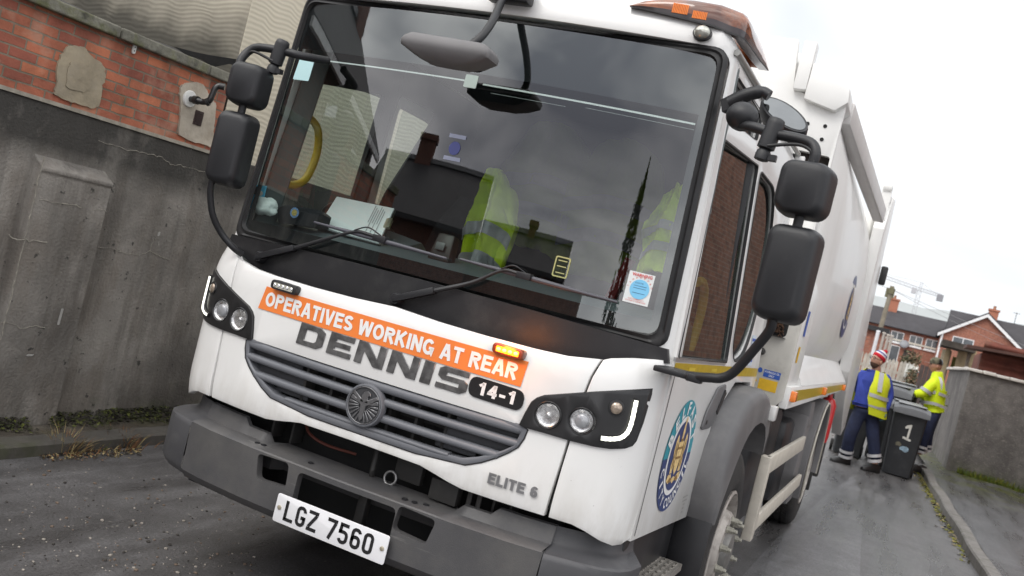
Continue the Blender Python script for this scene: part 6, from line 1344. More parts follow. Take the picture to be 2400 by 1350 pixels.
def jacket(c, hw, h, lab, seedv, tilt=0, mf=None, ms=None):
    J = thing('hi_vis_jacket', c, lab, 'jacket', 'hi-vis jackets hung in the cab')
    bm = B(); N, K = 26, 22; g = []
    for j in range(K+1):
        t = j/K; row = []
        for i in range(N+1):
            s = -1+2*i/N; w_ = hw*(.72+.28*min(1, t*3.3)) if t < .3 else hw*(1-.12*(t-.3))
            row.append(bm.verts.new(c+V((s*w_+tilt*t*h, -.07*math.cos(s*1.5)+.05*mnoise.noise(V((s*3, t*4, seedv)))+.028*math.sin(s*7+t*5+seedv)+.02*mnoise.noise(V((s*9, t*11, seedv))), -t*h-.12*abs(s)**2*(1 if t < .3 else .5)+.02*mnoise.noise(V((s*5, t*2, seedv+5)))))))
        g.append(row)
    for a, b in zip(g, g[1:]):
        for i in range(N): bm.faces.new((a[i], a[i+1], b[i+1], b[i])).material_index = 0
    r = bmesh.ops.extrude_face_region(bm, geom=bm.faces[:]); bmesh.ops.translate(bm, verts=[q for q in r['geom'] if isinstance(q, bmesh.types.BMVert)], vec=(0,.05,0))
    fin(bm, 'fabric', mf or HIVIS, J, smooth=80)
    for t0, t1 in ((.42,.52),(.66,.76)):
        bm = B(); pr_ = []
        for i in range(N+1):
            s = -1+2*i/N; w_ = hw*(1-.12*(t0-.3))*1.01
            pr_.append([c+V((s*w_+tilt*t*h, -.07*math.cos(s*1.5)+.05*mnoise.noise(V((s*3, t*4, seedv)))+.028*math.sin(s*7+t*5+seedv)+.02*mnoise.noise(V((s*9, t*11, seedv)))-.008, -t*h-.06*abs(s)**2)) for t in (t0, t1)])
        loft(bm, pr_, closed=False, cap=False); fin(bm, 'reflective_strip', ms or REFSTRIP, J, smooth=80)
jacket(at(1175,400,y=.95), .135, .62, 'bright yellow-green jacket hanging in the middle of the cab', 1, .05)
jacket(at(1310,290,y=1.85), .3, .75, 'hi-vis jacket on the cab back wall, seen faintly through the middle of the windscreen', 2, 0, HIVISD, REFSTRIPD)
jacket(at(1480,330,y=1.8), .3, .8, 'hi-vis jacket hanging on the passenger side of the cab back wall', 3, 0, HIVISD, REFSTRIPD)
jacket(at(1600,440,y=.75), .12, .38, 'hi-vis jacket bunched by the passenger door beside the yellow handle', 4)
# ================================================================== wheelie bins
BINM = M('dark_bin_plastic', (.028, .03, .034), .55, var=.15, scale=5, bump=.08, bscale=200, dirt=[((.09, .09, .09), 5, .55, .8, .4)])
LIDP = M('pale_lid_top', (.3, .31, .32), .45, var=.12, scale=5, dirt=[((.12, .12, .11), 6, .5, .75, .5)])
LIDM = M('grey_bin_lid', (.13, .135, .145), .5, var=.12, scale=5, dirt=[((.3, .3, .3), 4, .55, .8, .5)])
def make_bin(label):
    r = thing('wheelie_bin', (0,0,0), label, 'wheelie bin', 'black wheelie bins in a row by the wall')
    bm = B()
    R = [[(x, y, z) for x, y in rrect(-w_/2, -d/2+o, w_/2, d/2+o, .04, 3)] for w_, d, z, o in ((.47,.5,.02,.05),(.5,.54,.3,.03),(.56,.66,.98,0),(.565,.67,1.0,0),(.60,.70,1.0,0),(.60,.70,1.06,0),(.55,.65,1.06,0))]
    loft(bm, R); fin(bm, 'bin_body', BINM, r, smooth=40)
    bm = B(); R = []
    for y, z in ((-.40,1.05),(-.39,1.09),(-.3,1.125),(0,1.15),(.25,1.145),(.36,1.12),(.38,1.075)):
        R.append([(x*.31, y, z-.02*abs(x)**3+dz) for x, dz in ((-1,-.03),(-1,0),(-.6,.012),(0,.016),(.6,.012),(1,0),(1,-.03))])
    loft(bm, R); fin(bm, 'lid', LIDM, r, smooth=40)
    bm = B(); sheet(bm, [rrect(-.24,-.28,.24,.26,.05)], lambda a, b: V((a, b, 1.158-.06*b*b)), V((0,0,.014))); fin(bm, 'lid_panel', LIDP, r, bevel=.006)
    bm = B(); tube(bm, [(-.22,.36,1.07),(-.22,.44,1.08),(.22,.44,1.08),(.22,.36,1.07)], .016, 8); fin(bm, 'handle', BINM, r, smooth=60)
    for s in (1, -1):
        bm = B(); lathe(bm, [(.03,-.025),(.1,-.025),(.1,.025),(.03,.025)], Matrix.Translation((s*.27,.3,.1)) @ Matrix.Rotation(PI/2, 4, 'Y'), 20); fin(bm, 'wheel', TYRE, r)
    return r
def dup(root, loc, rz, label):
    r = root.copy(); COL.objects.link(r); r.location = loc; r.rotation_euler = (0, 0, rz); r['label'] = label
    for ch in list(root.children):
        c = ch.copy(); COL.objects.link(c); c.parent = r
    return r
b1 = make_bin('front black wheelie bin with a hand painted white 1 on its face')
others = [((1.95,14.5,0), .06, 1.02, 'black wheelie bin directly behind the one marked 1, lid shut'), ((at(2098,930,y=15.2).x,15.2,0), -.05, 1.22, 'tall wheelie bin between the two men, second behind the one marked 1'), ((at(2112,915,y=16.1).x,16.1,0), .1, 1.27, 'rearmost and tallest wheelie bin of the row, nearest the picket fence'), ((1.17,14.6,0), .1, 1.0, 'wheelie bin seen between the legs of the man in the knitted hat')]
for lo, rz_, k_, lab in others: dup(b1, lo, rz_, lab).scale = (.95, k_, k_)
bm = B(); fb = lambda a, b: V((a, -.33+.0-(b-.98)*-.085*-1-.006, b))
fb = lambda a, b: V((a, -(.24+(.33-.24)*(b-.3)/.68)-.004, b))
# hand painted figure one with a serif and a foot
for P in ([(-.05,.80),(-.02,.835),(.045,.86),(.06,.855),(.05,.62),(.015,.62),(.02,.80),(-.035,.775)], [(-.045,.655),(-.05,.62),(.09,.592),(.1,.625)]): sheet(bm, [rpoly(P, .012)], fb, None)
fin(bm, 'painted_number', M('thick_white_paint', (.7, .69, .64), .7, var=.1), b1, smooth=0)
bm = B()
random.seed(3)
P = [(.03+random.uniform(.045,.085)*math.cos(2*PI*k/18)*1.2, .46+random.uniform(.03,.055)*math.sin(2*PI*k/18)) for k in range(18)]; sheet(bm, [P], fb, None)
fin(bm, 'worn_sticker', M('worn_blue_sticker', (.3, .42, .52), .7, var=.5, scale=25), b1, smooth=0)
bm = B(); P = [(-.09+random.uniform(.03,.06)*math.cos(2*PI*k/12), .52+random.uniform(.025,.045)*math.sin(2*PI*k/12)) for k in range(12)]; sheet(bm, [P], fb, None); fin(bm, 'sticker_residue', M('sticker_glue', (.16, .15, .11), .8, var=.4, scale=30), b1, smooth=0)
b1.location = (2.02, 13.55, 0); b1.rotation_euler = (0, 0, .03); b1.scale = (.9, 1, 1.02)
# ================================================================== people
def skin(name, nodes, edges, mt, parent, sub=2, root=0):
    """one continuous skinned surface over a skeleton: nodes = [(point, radius or (rx, ry))]"""
    me = bpy.data.meshes.new(name); me.from_pydata([tuple(V(n[0])-W0[parent.name]) for n in nodes], edges, [])
    o = bpy.data.objects.new(name, me); COL.objects.link(o); o.parent = parent; W0[o.name] = W0[parent.name]
    sk = o.modifiers.new('Skin', 'SKIN'); sk.use_smooth_shade = True; sk.branch_smoothing = .35
    for i, (p, r) in enumerate(nodes):
        d = me.skin_vertices[0].data[i]; d.radius = r if isinstance(r, (tuple, list)) else (r, r); d.use_root = (i == root)
    s = o.modifiers.new('Subdivision', 'SUBSURF'); s.levels = sub; s.render_levels = sub
    me.materials.append(mt); return o
SKINM = M('skin', (.5, .27, .19), .55, var=.1, scale=12)
TROUS = M('navy_work_trousers', (.012, .018, .05), .85, var=.3, scale=9, bump=.4, bscale=18)
BLUEJ = M('blue_sweatshirt', (.035, .06, .33), .85, var=.2, scale=9, bump=.35, bscale=16)
BOOT = M('black_boot', (.012, .012, .013), .4, var=.2, scale=10)
BEARD = M('brown_beard', (.11, .06, .04), .9, var=.3, scale=60)
def zz(x, y): return (1900+x/3.75, 780+y/3.75)
def person(label, J, y0, k, mats, lookyaw):
    """J: joints as points; k: overall thickness"""
    r = thing('person', J['base'], label, 'person'); return r
YA = 12.95
def A(x, y, dy=0): return at(*zz(x, y), y=YA+dy)
PA = thing('person', A(440,1190), 'man in red and white knitted hat, blue sweatshirt and open hi-vis waistcoat by the lorry', 'person')
hipL, hipR = A(425,715,.0), A(535,715,.05); pel = A(482,665,.03); waist = A(500,560,0); chest = A(545,430,.02); neck = A(578,318,.05); 
shL, shR = A(455,355,-.02), A(668,392,.1); elR = A(690,560,.12); wrR = A(652,690,-.02); elL = A(430,480,.16); wrL = A(425,600,.2)
knL, knR = A(345,900,-.1), A(548,930,.02); anL, anR = A(300,1120,.02), A(565,1170,.05)
head = A(582,245,0); 
# body: one continuous skin under the clothes
nodes = [(pel,.12),(waist,.14),(chest,.12),(neck,.075),(head+V((0,0,-.05)),.075),(hipL,.1),(knL,.075),(anL,.05),(hipR,.1),(knR,.075),(anR,.05),(shL,.05),(elL,.035),(wrL,.035),(shR,.05),(elR,.035),(wrR,.035)]
edges = [(0,1),(1,2),(2,3),(3,4),(0,5),(5,6),(6,7),(0,8),(8,9),(9,10),(2,11),(11,12),(12,13),(2,14),(14,15),(15,16)]
body = skin('body', nodes, edges, SKINM, PA)
def headmesh(c, yaw, pitch, par, mt, sc_=1.0):
    bm = B(); bmesh.ops.create_uvsphere(bm, u_segments=28, v_segments=20, radius=1)
    for v in bm.verts:
        x, y, z = v.co     # face looks along -y
        sx, sy, sz = .078, .098, .122
        if z < -.1: sx *= 1-.28*(-z-.1); sy *= 1-.12*(-z)
        p = V((x*sx, y*sy, z*sz))
        if y < 0:
            p.y -= .028*math.exp(-((x/.16)**2))*math.exp(-((z+.18)/.22)**2)*(1 if z < .05 else .6)      # nose
            p.y += .012*(math.exp(-(((abs(x)-.38)/.17)**2))*math.exp(-((z-.12)/.13)**2))                # eye sockets
            p.y -= .010*math.exp(-((x/.4)**2))*math.exp(-((z-.3)/.13)**2)                                 # brow
            p.y -= .010*math.exp(-((x/.3)**2))*math.exp(-((z+.82)/.16)**2)                                # chin
            p.y -= .006*math.exp(-((x/.25)**2))*math.exp(-((z+.5)/.07)**2)                                # lips
        v.co = p*sc_
    for s in (1,-1): bmesh.ops.create_uvsphere(bm, u_segments=10, v_segments=8, radius=1, matrix=Matrix.Translation((s*.08*sc_,.012,-.01)) @ Matrix.Diagonal((.012,.022,.034,1)))
    mt4 = Matrix.Translation(c) @ Matrix.Rotation(yaw, 4, 'Z') @ Matrix.Rotation(pitch, 4, 'X'); bm.transform(mt4); fin(bm, 'head', mt, par, smooth=80); return mt4
def headpiece(m4, par, nm, mt, fn):
    bm = B(); fn(bm); bm.transform(m4); return fin(bm, nm, mt, par, smooth=70)
hm = headmesh(head, math.radians(-44), math.radians(-12), PA, SKINM, 1.08)
def eyes(m4, par):
    bm = B()
    for s in (1,-1): bmesh.ops.create_uvsphere(bm, u_segments=8, v_segments=6, radius=.012, matrix=Matrix.Translation((s*.032,-.083,.016)))
    bm.transform(m4); fin(bm, 'eyes', M('eye_dark', (.06, .05, .045), .2), par, smooth=80)
eyes(hm, PA)
def f_(bm):
    for s in (1,-1): tube(bm, [V((s*.035+.027*math.cos(t), -.104, .014+.02*math.sin(t))) for t in [2*PI*k/16 for k in range(17)]], .0045, 6); tube(bm, [(s*.06,-.1,.016),(s*.088,.01,.012)], .004, 6)
headpiece(hm, PA, 'glasses', BVINYL, f_)
def cap3(bm, prof, squash=(1.0,1.22), n=28):
    lathe(bm, prof, Matrix.Diagonal((squash[0], squash[1], 1, 1)), n)
def f_(bm):
    bmesh.ops.create_uvsphere(bm, u_segments=20, v_segments=14, radius=1)
    dl = [v for v in bm.verts if v.co.z > -.3 or v.co.y > .35]; bmesh.ops.delete(bm, geom=dl, context='VERTS')
    for v in bm.verts: x, y, z = v.co; v.co = V((x*.082, y*.105-.006, z*.135))
headpiece(hm, PA, 'beard', BEARD, f_)
hat = Matrix.Translation(head) @ Matrix.Rotation(math.radians(-52), 4, 'Z') @ Matrix.Rotation(math.radians(-28), 4, 'X')
RED = M('red_knit', (.55, .015, .03), .95, var=.15, scale=40, bump=.5, bscale=90); KW = M('white_knit', (.72, .72, .75), .95, var=.1, scale=40, bump=.5, bscale=90); KB = M('blue_knit', (.06, .07, .3), .95, var=.15, scale=40)
bm = B(); lathe(bm, [(.088,.035),(.096,.04),(.098,.085),(.093,.092),(.086,.09)], hat @ Matrix.Diagonal((1,1.18,1,1)), 28, cap=False); fin(bm, 'hat_brim', RED, PA, smooth=60)
bm = B(); lathe(bm, [(.09,.088),(.088,.12),(.07,.158),(.04,.182),(.005,.19)], hat @ Matrix.Diagonal((1,1.18,1,1)), 28, cap=False); ht = fin(bm, 'hat_crown', KW, PA, smooth=60)
bm = B(); lathe(bm, [(.0885,.118),(.083,.135),(.0805,.14)], hat @ Matrix.Diagonal((1.012,1.2,1,1)), 28, cap=False)
fin(bm, 'hat_band', KB, ht, smooth=60)
bm = B(); bmesh.ops.create_icosphere(bm, subdivisions=3, radius=.034, matrix=hat @ Matrix.Translation((0,.02,.205)))
for v in bm.verts: v.co += V((random.gauss(0,.003), random.gauss(0,.003), random.gauss(0,.003)))
fin(bm, 'bobble', RED, ht, smooth=0)
# clothes
skin('trousers', [(pel,.2),(waist+V((0,0,-.12)),.2),(hipL,.135),(knL,.105),(anL+V((0,0,.05)),.1),(hipR,.135),(knR,.105),(anR+V((0,0,.05)),.1)], [(0,1),(0,2),(2,3),(3,4),(0,5),(5,6),(6,7)], TROUS, PA)
skin('sweatshirt', [(waist,(.245,.215)),(waist+V((.0,0,-.13)),(.215,.2)),(chest,(.23,.18)),(neck+V((0,0,-.04)),.095),(shL,.105),(elL,.075),(wrL,.055),(shR,.105),(elR,.08),(wrR,.058)], [(0,1),(0,2),(2,3),(2,4),(4,5),(5,6),(2,7),(7,8),(8,9)], BLUEJ, PA)
def cuffband(a, b, r, t0, t1, par, nm='reflective_band', m=REFSTRIP):
    p, q = a.lerp(b, t0), a.lerp(b, t1); bm = B(); tube(bm, [p, q], r, 18, cap=False); return fin(bm, nm, m, par, smooth=70)
BANDW = M('pale_reflective_band', (.6, .6, .62), .4, .1, var=.1, scale=30)
for kn, an, r in ((knL, anL, .11), (knR, anR, .108)):
    for t0, t1 in ((.55,.66),(.74,.85)): cuffband(kn, an, r, t0, t1, PA, m=BANDW)
def boot(an, yaw, par):
    m4 = Matrix.Translation(V((an.x, an.y, 0))) @ Matrix.Rotation(yaw, 4, 'Z'); bm = B()
    loft(bm, [[m4 @ V((x*w_, y, z*h)) for x, z in ((-1,.0),(-1,.45),(-.6,1),(.6,1),(1,.45),(1,0))] for y, w_, h in ((.09,.045,.1),(.06,.055,.13),(-.02,.055,.15),(-.1,.06,.1),(-.18,.062,.075),(-.24,.04,.05))])
    fin(bm, 'boot', BOOT, par, smooth=60, bevel=.006)
boot(anL, math.radians(-58), PA); boot(anR, math.radians(-48), PA)
# open waistcoat as a shell with a gap in front, faces yaw about -25 deg
def vest(par, rings, gap, mt, nm, a_dir):
    bm = B(); R = []
    for c, rx, ry in rings:
        row = []
        for k in range(33):
            t = gap/2+(2*PI-gap)*k/32+a_dir; row.append(c+V((rx*math.cos(t), ry*math.sin(t), .012*math.sin(3*t))))
        R.append(row)
    loft(bm, R, closed=False, cap=False)
    r = bmesh.ops.extrude_face_region(bm, geom=bm.faces[:]); 
    for q in [g for g in r['geom'] if isinstance(g, bmesh.types.BMVert)]: q.co = q.co*1.0+V((0,0,0.0015))
    return fin(bm, nm, mt, par, smooth=70)
AD = math.radians(-130)      # opening direction
bel = waist+V((0,0,-.02))
vr = [(A(505,715,.03),.285,.235),(A(505,640,.02),.29,.25),(bel,.30,.26),(A(520,480,.01),.285,.24),(chest,.275,.215),(A(560,372,.04),.235,.17),(A(570,335,.05),.15,.125)]
vs_ = vest(PA, vr, math.radians(84), HIVISV, 'waistcoat', AD)
for i, j in ((2,3),): pass
def ringband(c0, c1, r0, r1, par, gapa, ad, m=REFSTRIP):
    bm = B(); R = []
    for c, (rx, ry) in ((c0, r0), (c1, r1)): R.append([c+V((rx*1.015*math.cos(t), ry*1.015*math.sin(t), .012*math.sin(3*t))) for t in [gapa/2+(2*PI-gapa)*k/32+ad for k in range(33)]])
    loft(bm, R, closed=False, cap=False); return fin(bm, 'reflective_strip', m, par, smooth=70)
ringband(A(505,645,.02), A(505,613,.02), (.29,.25), (.292,.252), PA, math.radians(84), AD)
ringband(A(512,558,.0), A(514,525,.0), (.299,.258), (.293,.252), PA, math.radians(84), AD)
bm = B(); P = [A(628,350,.0), A(622,400,-.06), A(612,460,-.12), A(606,520,-.15)]
loft(bm, [[p+V((-.035,-.012-.07,0)), p+V((.035,-.012-.05,0))] for p in P], closed=False, cap=False); fin(bm, 'shoulder_strip', REFSTRIP, PA, smooth=70)
def hand(w_, dirv, palm_n, par, mt, curl=.5, size=.17):
    """palm and five bent fingers as one skinned surface"""
    d = V(dirv).normalized(); n = V(palm_n).normalized(); s = d.cross(n).normalized(); n = s.cross(d)
    N = [(w_, .028), (w_+d*size*.3, (.03,.02)), (w_+d*size*.5, (.032,.018))]; E = [(0,1),(1,2)]
    for k, (o, l) in enumerate(((-.033,.42),(-.011,.5),(.011,.47),(.032,.36))):
        b = w_+d*size*.5+s*o; i = len(N); N += [(b+d*size*.05, .0105), (b+d*size*(.05+l*.45)+n*size*l*curl*.25, .0095), (b+d*size*(.05+l*.75)+n*size*l*curl*.75, .0085)]; E += [(2,i),(i,i+1),(i+1,i+2)]
    i = len(N); N += [(w_+d*size*.22-s*.035, .012), (w_+d*size*.42-s*.058+n*.015, .0105), (w_+d*size*.55-s*.05+n*.03, .009)]; E += [(1,i),(i,i+1),(i+1,i+2)]
    return skin('glove' if mt is not SKINM else 'hand', N, E, mt, par, 2)
GLV = M('teal_work_glove', (.06, .12, .16), .8, var=.5, scale=25)
hand(wrR, A(625,765,-.05)-wrR, V((-.6,-.8,0)), PA, GLV, .5, .19); hand(wrL, V((-.1,-.35,-1)), V((0,-1,.2)), PA, GLV, .5, .19)
# second man behind the bins, in profile, reaching over a lid
YB = 15.15
def Q(x, y, dy=0): return at(*zz(x, y), y=YB+dy)
PB = thing('person', V((Q(1030,1090).x, YB, 0)), 'man in bright yellow hi-vis jacket and camouflage cap leaning over the bins', 'person')
pel = Q(1075,705,.02); waist = Q(1085,600,0); chest = Q(1110,460,0); neck = Q(1118,350,0); head = Q(1100,290,-.02); hipA, hipB = Q(1065,740,-.08), Q(1075,735,.1); knA, knB = Q(1010,890,-.1), Q(1030,880,.1); anA, anB = Q(955,1075,-.08), Q(1010,1060,.15)
shA, shB = Q(1085,430,-.17), Q(1125,425,.17); elA, elB = Q(1000,530,-.2), Q(1050,540,.2); wrA, wrB = Q(905,540,-.22), Q(960,560,.1)
nodes = [(pel,.12),(waist,.12),(chest,.12),(neck,.07),(head+V((0,0,-.05)),.075),(hipA,.08),(knA,.075),(anA,.05),(hipB,.1),(knB,.075),(anB,.05),(shA,.08),(elA,.05),(wrA,.035),(shB,.08),(elB,.05),(wrB,.035)]
skin('body', nodes, edges, SKINM, PB)
SK2 = M('tanned_skin', (.42, .21, .14), .55, var=.1, scale=12)
hm = headmesh(head, math.radians(-80), math.radians(4), PB, SK2, 1.06); eyes(hm, PB)
CAMO = M('camouflage_cloth', (.16, .15, .1), .9, var=.5, scale=16, dirt=[((.05, .045, .03), 9, .5, .55, .9)])
bm = B(); lathe(bm, [(.094,.03),(.096,.06),(.09,.1),(.066,.135),(.03,.15),(.004,.152)], hm @ Matrix.Diagonal((1,1.14,1,1)), 28, cap=False); cp = fin(bm, 'cap_crown', CAMO, PB, smooth=60)
bm = B(); sheet(bm, [rpoly([(-.07,-.08),(-.065,-.17),(-.03,-.2),(.03,-.2),(.065,-.17),(.07,-.08)], .03)], lambda a, b: hm @ V((a, b, .045-abs(a)*.2)), None); r_ = None; fin(bm, 'cap_peak', M('grey_camouflage', (.3, .31, .31), .9, var=.3, scale=18), PB, smooth=60)
bm = B(); lathe(bm, [(.0965,.032),(.0985,.06),(.0925,.1),(.07,.13)], hm @ Matrix.Diagonal((1.01,1.15,1,1)), 28, cap=False)
dl = [f for f in bm.faces if (hm.inverted() @ f.calc_center_median()).y < .02]; bmesh.ops.delete(bm, geom=dl, context='FACES'); fin(bm, 'cap_back', BVINYL, cp, smooth=60)
skin('trousers', [(pel,.18),(waist+V((0,0,-.12)),.18),(hipA,.125),(knA,.1),(anA+V((0,0,.05)),.09),(hipB,.125),(knB,.1),(anB+V((0,0,.05)),.09)], [(0,1),(0,2),(2,3),(3,4),(0,5),(5,6),(6,7)], TROUS, PB)
HJ = M('hi_vis_jacket_yellow', (.68, .85, .01), .7, var=.12, scale=6, bump=.45, bscale=12)
skin('jacket', [(waist,(.22,.2)),(pel+V((.0,0,.02)),(.23,.21)),(chest,(.22,.2)),(neck+V((0,0,-.03)),.1),(neck+V((0,0,.045)),.1),(shA,.11),(elA,.095),(wrA,.07),(shB,.11),(elB,.095),(wrB,.07)], [(0,1),(0,2),(2,3),(3,4),(2,5),(5,6),(6,7),(2,8),(8,9),(9,10)], HJ, PB)
for c0_, c1_, r0, r1 in ((Q(1082,640), Q(1083,613), (.238,.222), (.234,.22)), (Q(1100,545), Q(1102,518), (.225,.205), (.223,.203))): ringband(c0_, c1_, r0, r1, PB, .02, 0)
cuffband(shA, elA, .112, .72, .95, PB); bm = B(); P = [Q(1135,390,-.12), Q(1150,430,-.16), Q(1145,480,-.175), Q(1130,530,-.17)]
loft(bm, [[p+V((-.025,-.0,0)), p+V((.025,.0,0))] for p in P], closed=False, cap=False); fin(bm, 'shoulder_strip', REFSTRIP, PB, smooth=70)
for kn, an in ((knA, anA), (knB, anB)):
    for t0, t1 in ((.55,.66),(.76,.87)): cuffband(kn, an, .1, t0, t1, PB, m=BANDW)
boot(anA, math.radians(-75), PB); boot(anB, math.radians(-75), PB)
hand(wrA, V((-1,-.1,-.15)), V((0,0,-1)), PB, M('grey_glove', (.25, .25, .26), .8), .4, .18); hand(wrB, V((-1,-.2,-.2)), V((0,0,-1)), PB, bpy.data.materials['grey_glove'], .4, .18)
# ================================================================== beyond the alley
def Z4(x, y): return (2050+x/4.5, 640+y/4.5)
def far(x, y, Y): return at(*Z4(x, y), y=Y)
HB = M('orange_red_brick_far', (.40, .16, .1), .9, var=.12, scale=.8, dirt=[((.3, .11, .07), 2.5, .5, .7, .5)])
HBK = brick('terrace_brick', (.42, .16, .1), (.34, .125, .085), (.3, .25, .2), 'XZ', dirt=[((.25, .1, .07), .5, .5, .7, .5)])
SLATE = M('dark_roof_tiles', (.05, .047, .052), .8, var=.2, scale=1.2, bump=.4, bscale=6)
UPVC = M('white_window_frame', (.78, .78, .78), .4)
PANE = M('far_pane', (.06, .07, .08), .08, var=.5, scale=1.5, spec=.8)
BAND = M('cream_string_course', (.62, .58, .5), .8)
def window(par, x0, x1, z0, z1, y, ny, mull=2, sill=True):
    bm = B(); n = mull
    sheet(bm, [[(x0,z0),(x1,z0),(x1,z1),(x0,z1)]]+[[(x0+.07+(x1-x0-.07)*k/n, z0+.08),(x0+(x1-x0-.07)*(k+1)/n, z0+.08),(x0+(x1-x0-.07)*(k+1)/n, z1-.08),(x0+.07+(x1-x0-.07)*k/n, z1-.08)] for k in range(n)], lambda a, b: V((a, y+ny*.04, b)), V((0, -ny*.07, 0)))
    if sill: box(bm, (x0-.1, min(y, y+ny*.12), z0-.12), (x1+.1, max(y, y+ny*.12), z0-.001))
    w_ = fin(bm, 'window', UPVC, par, smooth=0)
    bm = B(); sheet(bm, [[(x0+.05,z0+.05),(x1-.05,z0+.05),(x1-.05,z1-.05),(x0+.05,z1-.05)]], lambda a, b: V((a, y+ny*.012, b)), None); fin(bm, 'pane', PANE, w_, smooth=0)
    return w_
def chimney(par, c, w_, d, h, pots=2, cap=None):
    bm = B(); box(bm, (c.x-w_/2, c.y-d/2, c.z-1.2), (c.x+w_/2, c.y+d/2, c.z+h)); box(bm, (c.x-w_/2-.08, c.y-d/2-.08, c.z+h), (c.x+w_/2+.08, c.y+d/2+.08, c.z+h+.18)); ch = fin(bm, 'chimney', HB, par, smooth=0)
    for k in range(pots):
        bm = B(); lathe(bm, [(.15,0),(.12,.3),(.15,.34),(.13,.36)], Matrix.Translation((c.x-w_/2+w_*(k+.5)/pots, c.y, c.z+h+.17)), 12); fin(bm, 'chimney_pot', M('clay_pot', (.3, .15, .09), .9) if 'clay_pot' not in bpy.data.materials else bpy.data.materials['clay_pot'], ch)
    return ch
# terrace
YT = 100.0
TZ = far(330,590,YT).z; GZ = 1.2
TE = thing('terraced_house', (0,YT,GZ), 'long brick terrace with dark tiled roof and white windows at the end of the alley', 'houses')
x0, x1 = -14, far(703,680,YT).x+.6
bm = B(); box(bm, (x0,YT,GZ-.3), (x1,YT+8,TZ-.001)); fin(bm, 'wall', HBK, TE, smooth=0)
RZ = far(400,430,YT+4).z
bm = B(); loft(bm, [[(x0-.3,YT-.35,TZ-.12),(x0-.3,YT+4,RZ),(x0-.3,YT+8.35,TZ-.12)], [(x1+.3,YT-.35,TZ-.12),(x1+.3,YT+4,RZ),(x1+.3,YT+8.35,TZ-.12)]]); rf = fin(bm, 'roof', SLATE, TE, smooth=0)
bm = B(); tube(bm, [(x0-.3,YT-.4,TZ-.12),(x1+.3,YT-.4,TZ-.12)], .07, 6); fin(bm, 'gutter', M('black_gutter', (.03, .03, .035), .5), rf)
for a, b in (((185,640),(290,690)),((395,625),(490,735)),((565,650),(665,785)),((0,520),(100,580))):
    p, q = far(*a, YT), far(*b, YT); c = (p.x+q.x)/2; window(TE, c-.62, c+.62, TZ-1.55, TZ-.45, YT, -1)
bz = far(350,725,YT).z
bm = B(); box(bm, (far(112,648,YT).x,YT-.09,bz-.16), (x1-.7,YT,bz+.02)); fin(bm, 'string_course', BAND, TE)
p = far(205,855,YT); window(TE, p.x-.5, p.x+.4, p.z-.9, p.z+.9, YT, -1, 1)
p = far(355,890,YT); bm = B(); box(bm, (p.x-.55,YT-.05,GZ), (p.x+.55,YT,p.z+.7)); fin(bm, 'door', M('dark_door', (.05, .035, .03), .5), TE)
p = far(315,745,YT); bm = B(); lathe(bm, [(.45,.12),(.4,.05),(.2,.01),(.001,0)], Matrix.Translation(p+V((0,-.5,0))) @ Matrix.Rotation(-2.0, 4, 'X'), 18, cap=False); tube(bm, [p+V((0,-.5,-.0)), p+V((0,-.02,-.3))], .03, 6); fin(bm, 'satellite_dish', M('grey_dish', (.25, .26, .28), .5), TE, smooth=60)
c = far(193,350,YT+4); c.z = RZ+.0; chimney(TE, V((c.x, YT+3.8, RZ-.1)), 1.0, .9, 1.05, 1)
# gabled house
YG = 92.0
A0, AP, A2 = far(717,610,YG), far(1195,440,YG), far(1478,785,YG)
hw = AP.x-A0.x
GH = thing('gabled_house', (AP.x,YG,GZ), 'brick house with white edged front gable, standing above the rusty shed', 'house')
EZ = A0.z-.05
bm = B(); sheet(bm, [[(A0.x,GZ-.3),(AP.x+hw,GZ-.3),(AP.x+hw,EZ),(AP.x,AP.z-.1),(A0.x,EZ)]], lambda a, b: V((a, YG, b)), V((0,8,0))); fin(bm, 'wall', HBK, GH, smooth=0)
bm = B(); e = .35; sl = (AP.z-EZ)/hw
for s in (1,-1): loft(bm, [[(AP.x,y,AP.z+.02),(AP.x,y,AP.z+.2),(AP.x+s*(hw+e),y,EZ-e*sl+.2),(AP.x+s*(hw+e),y,EZ-e*sl+.02)] for y in (YG-.3,YG+9)])
fin(bm, 'roof', SLATE, GH, smooth=0)
bm = B()
for s in (1,-1): loft(bm, [[(AP.x,y,AP.z-.25),(AP.x,y,AP.z+.05),(AP.x+s*(hw+e),y,EZ-e*sl+.05),(AP.x+s*(hw+e),y,EZ-e*sl-.25)] for y in (YG-.36,YG-.31)])
fin(bm, 'bargeboard', UPVC, GH, smooth=0)
p, q = far(830,660,YG), far(1040,760,YG); window(GH, p.x, q.x, q.z-.35, p.z, YG, -1, 2)
bm = B(); tube(bm, [(A0.x+.05,YG-.1,EZ),(A0.x+.05,YG-.1,GZ)], .09, 8); fin(bm, 'drainpipe', UPVC, GH)
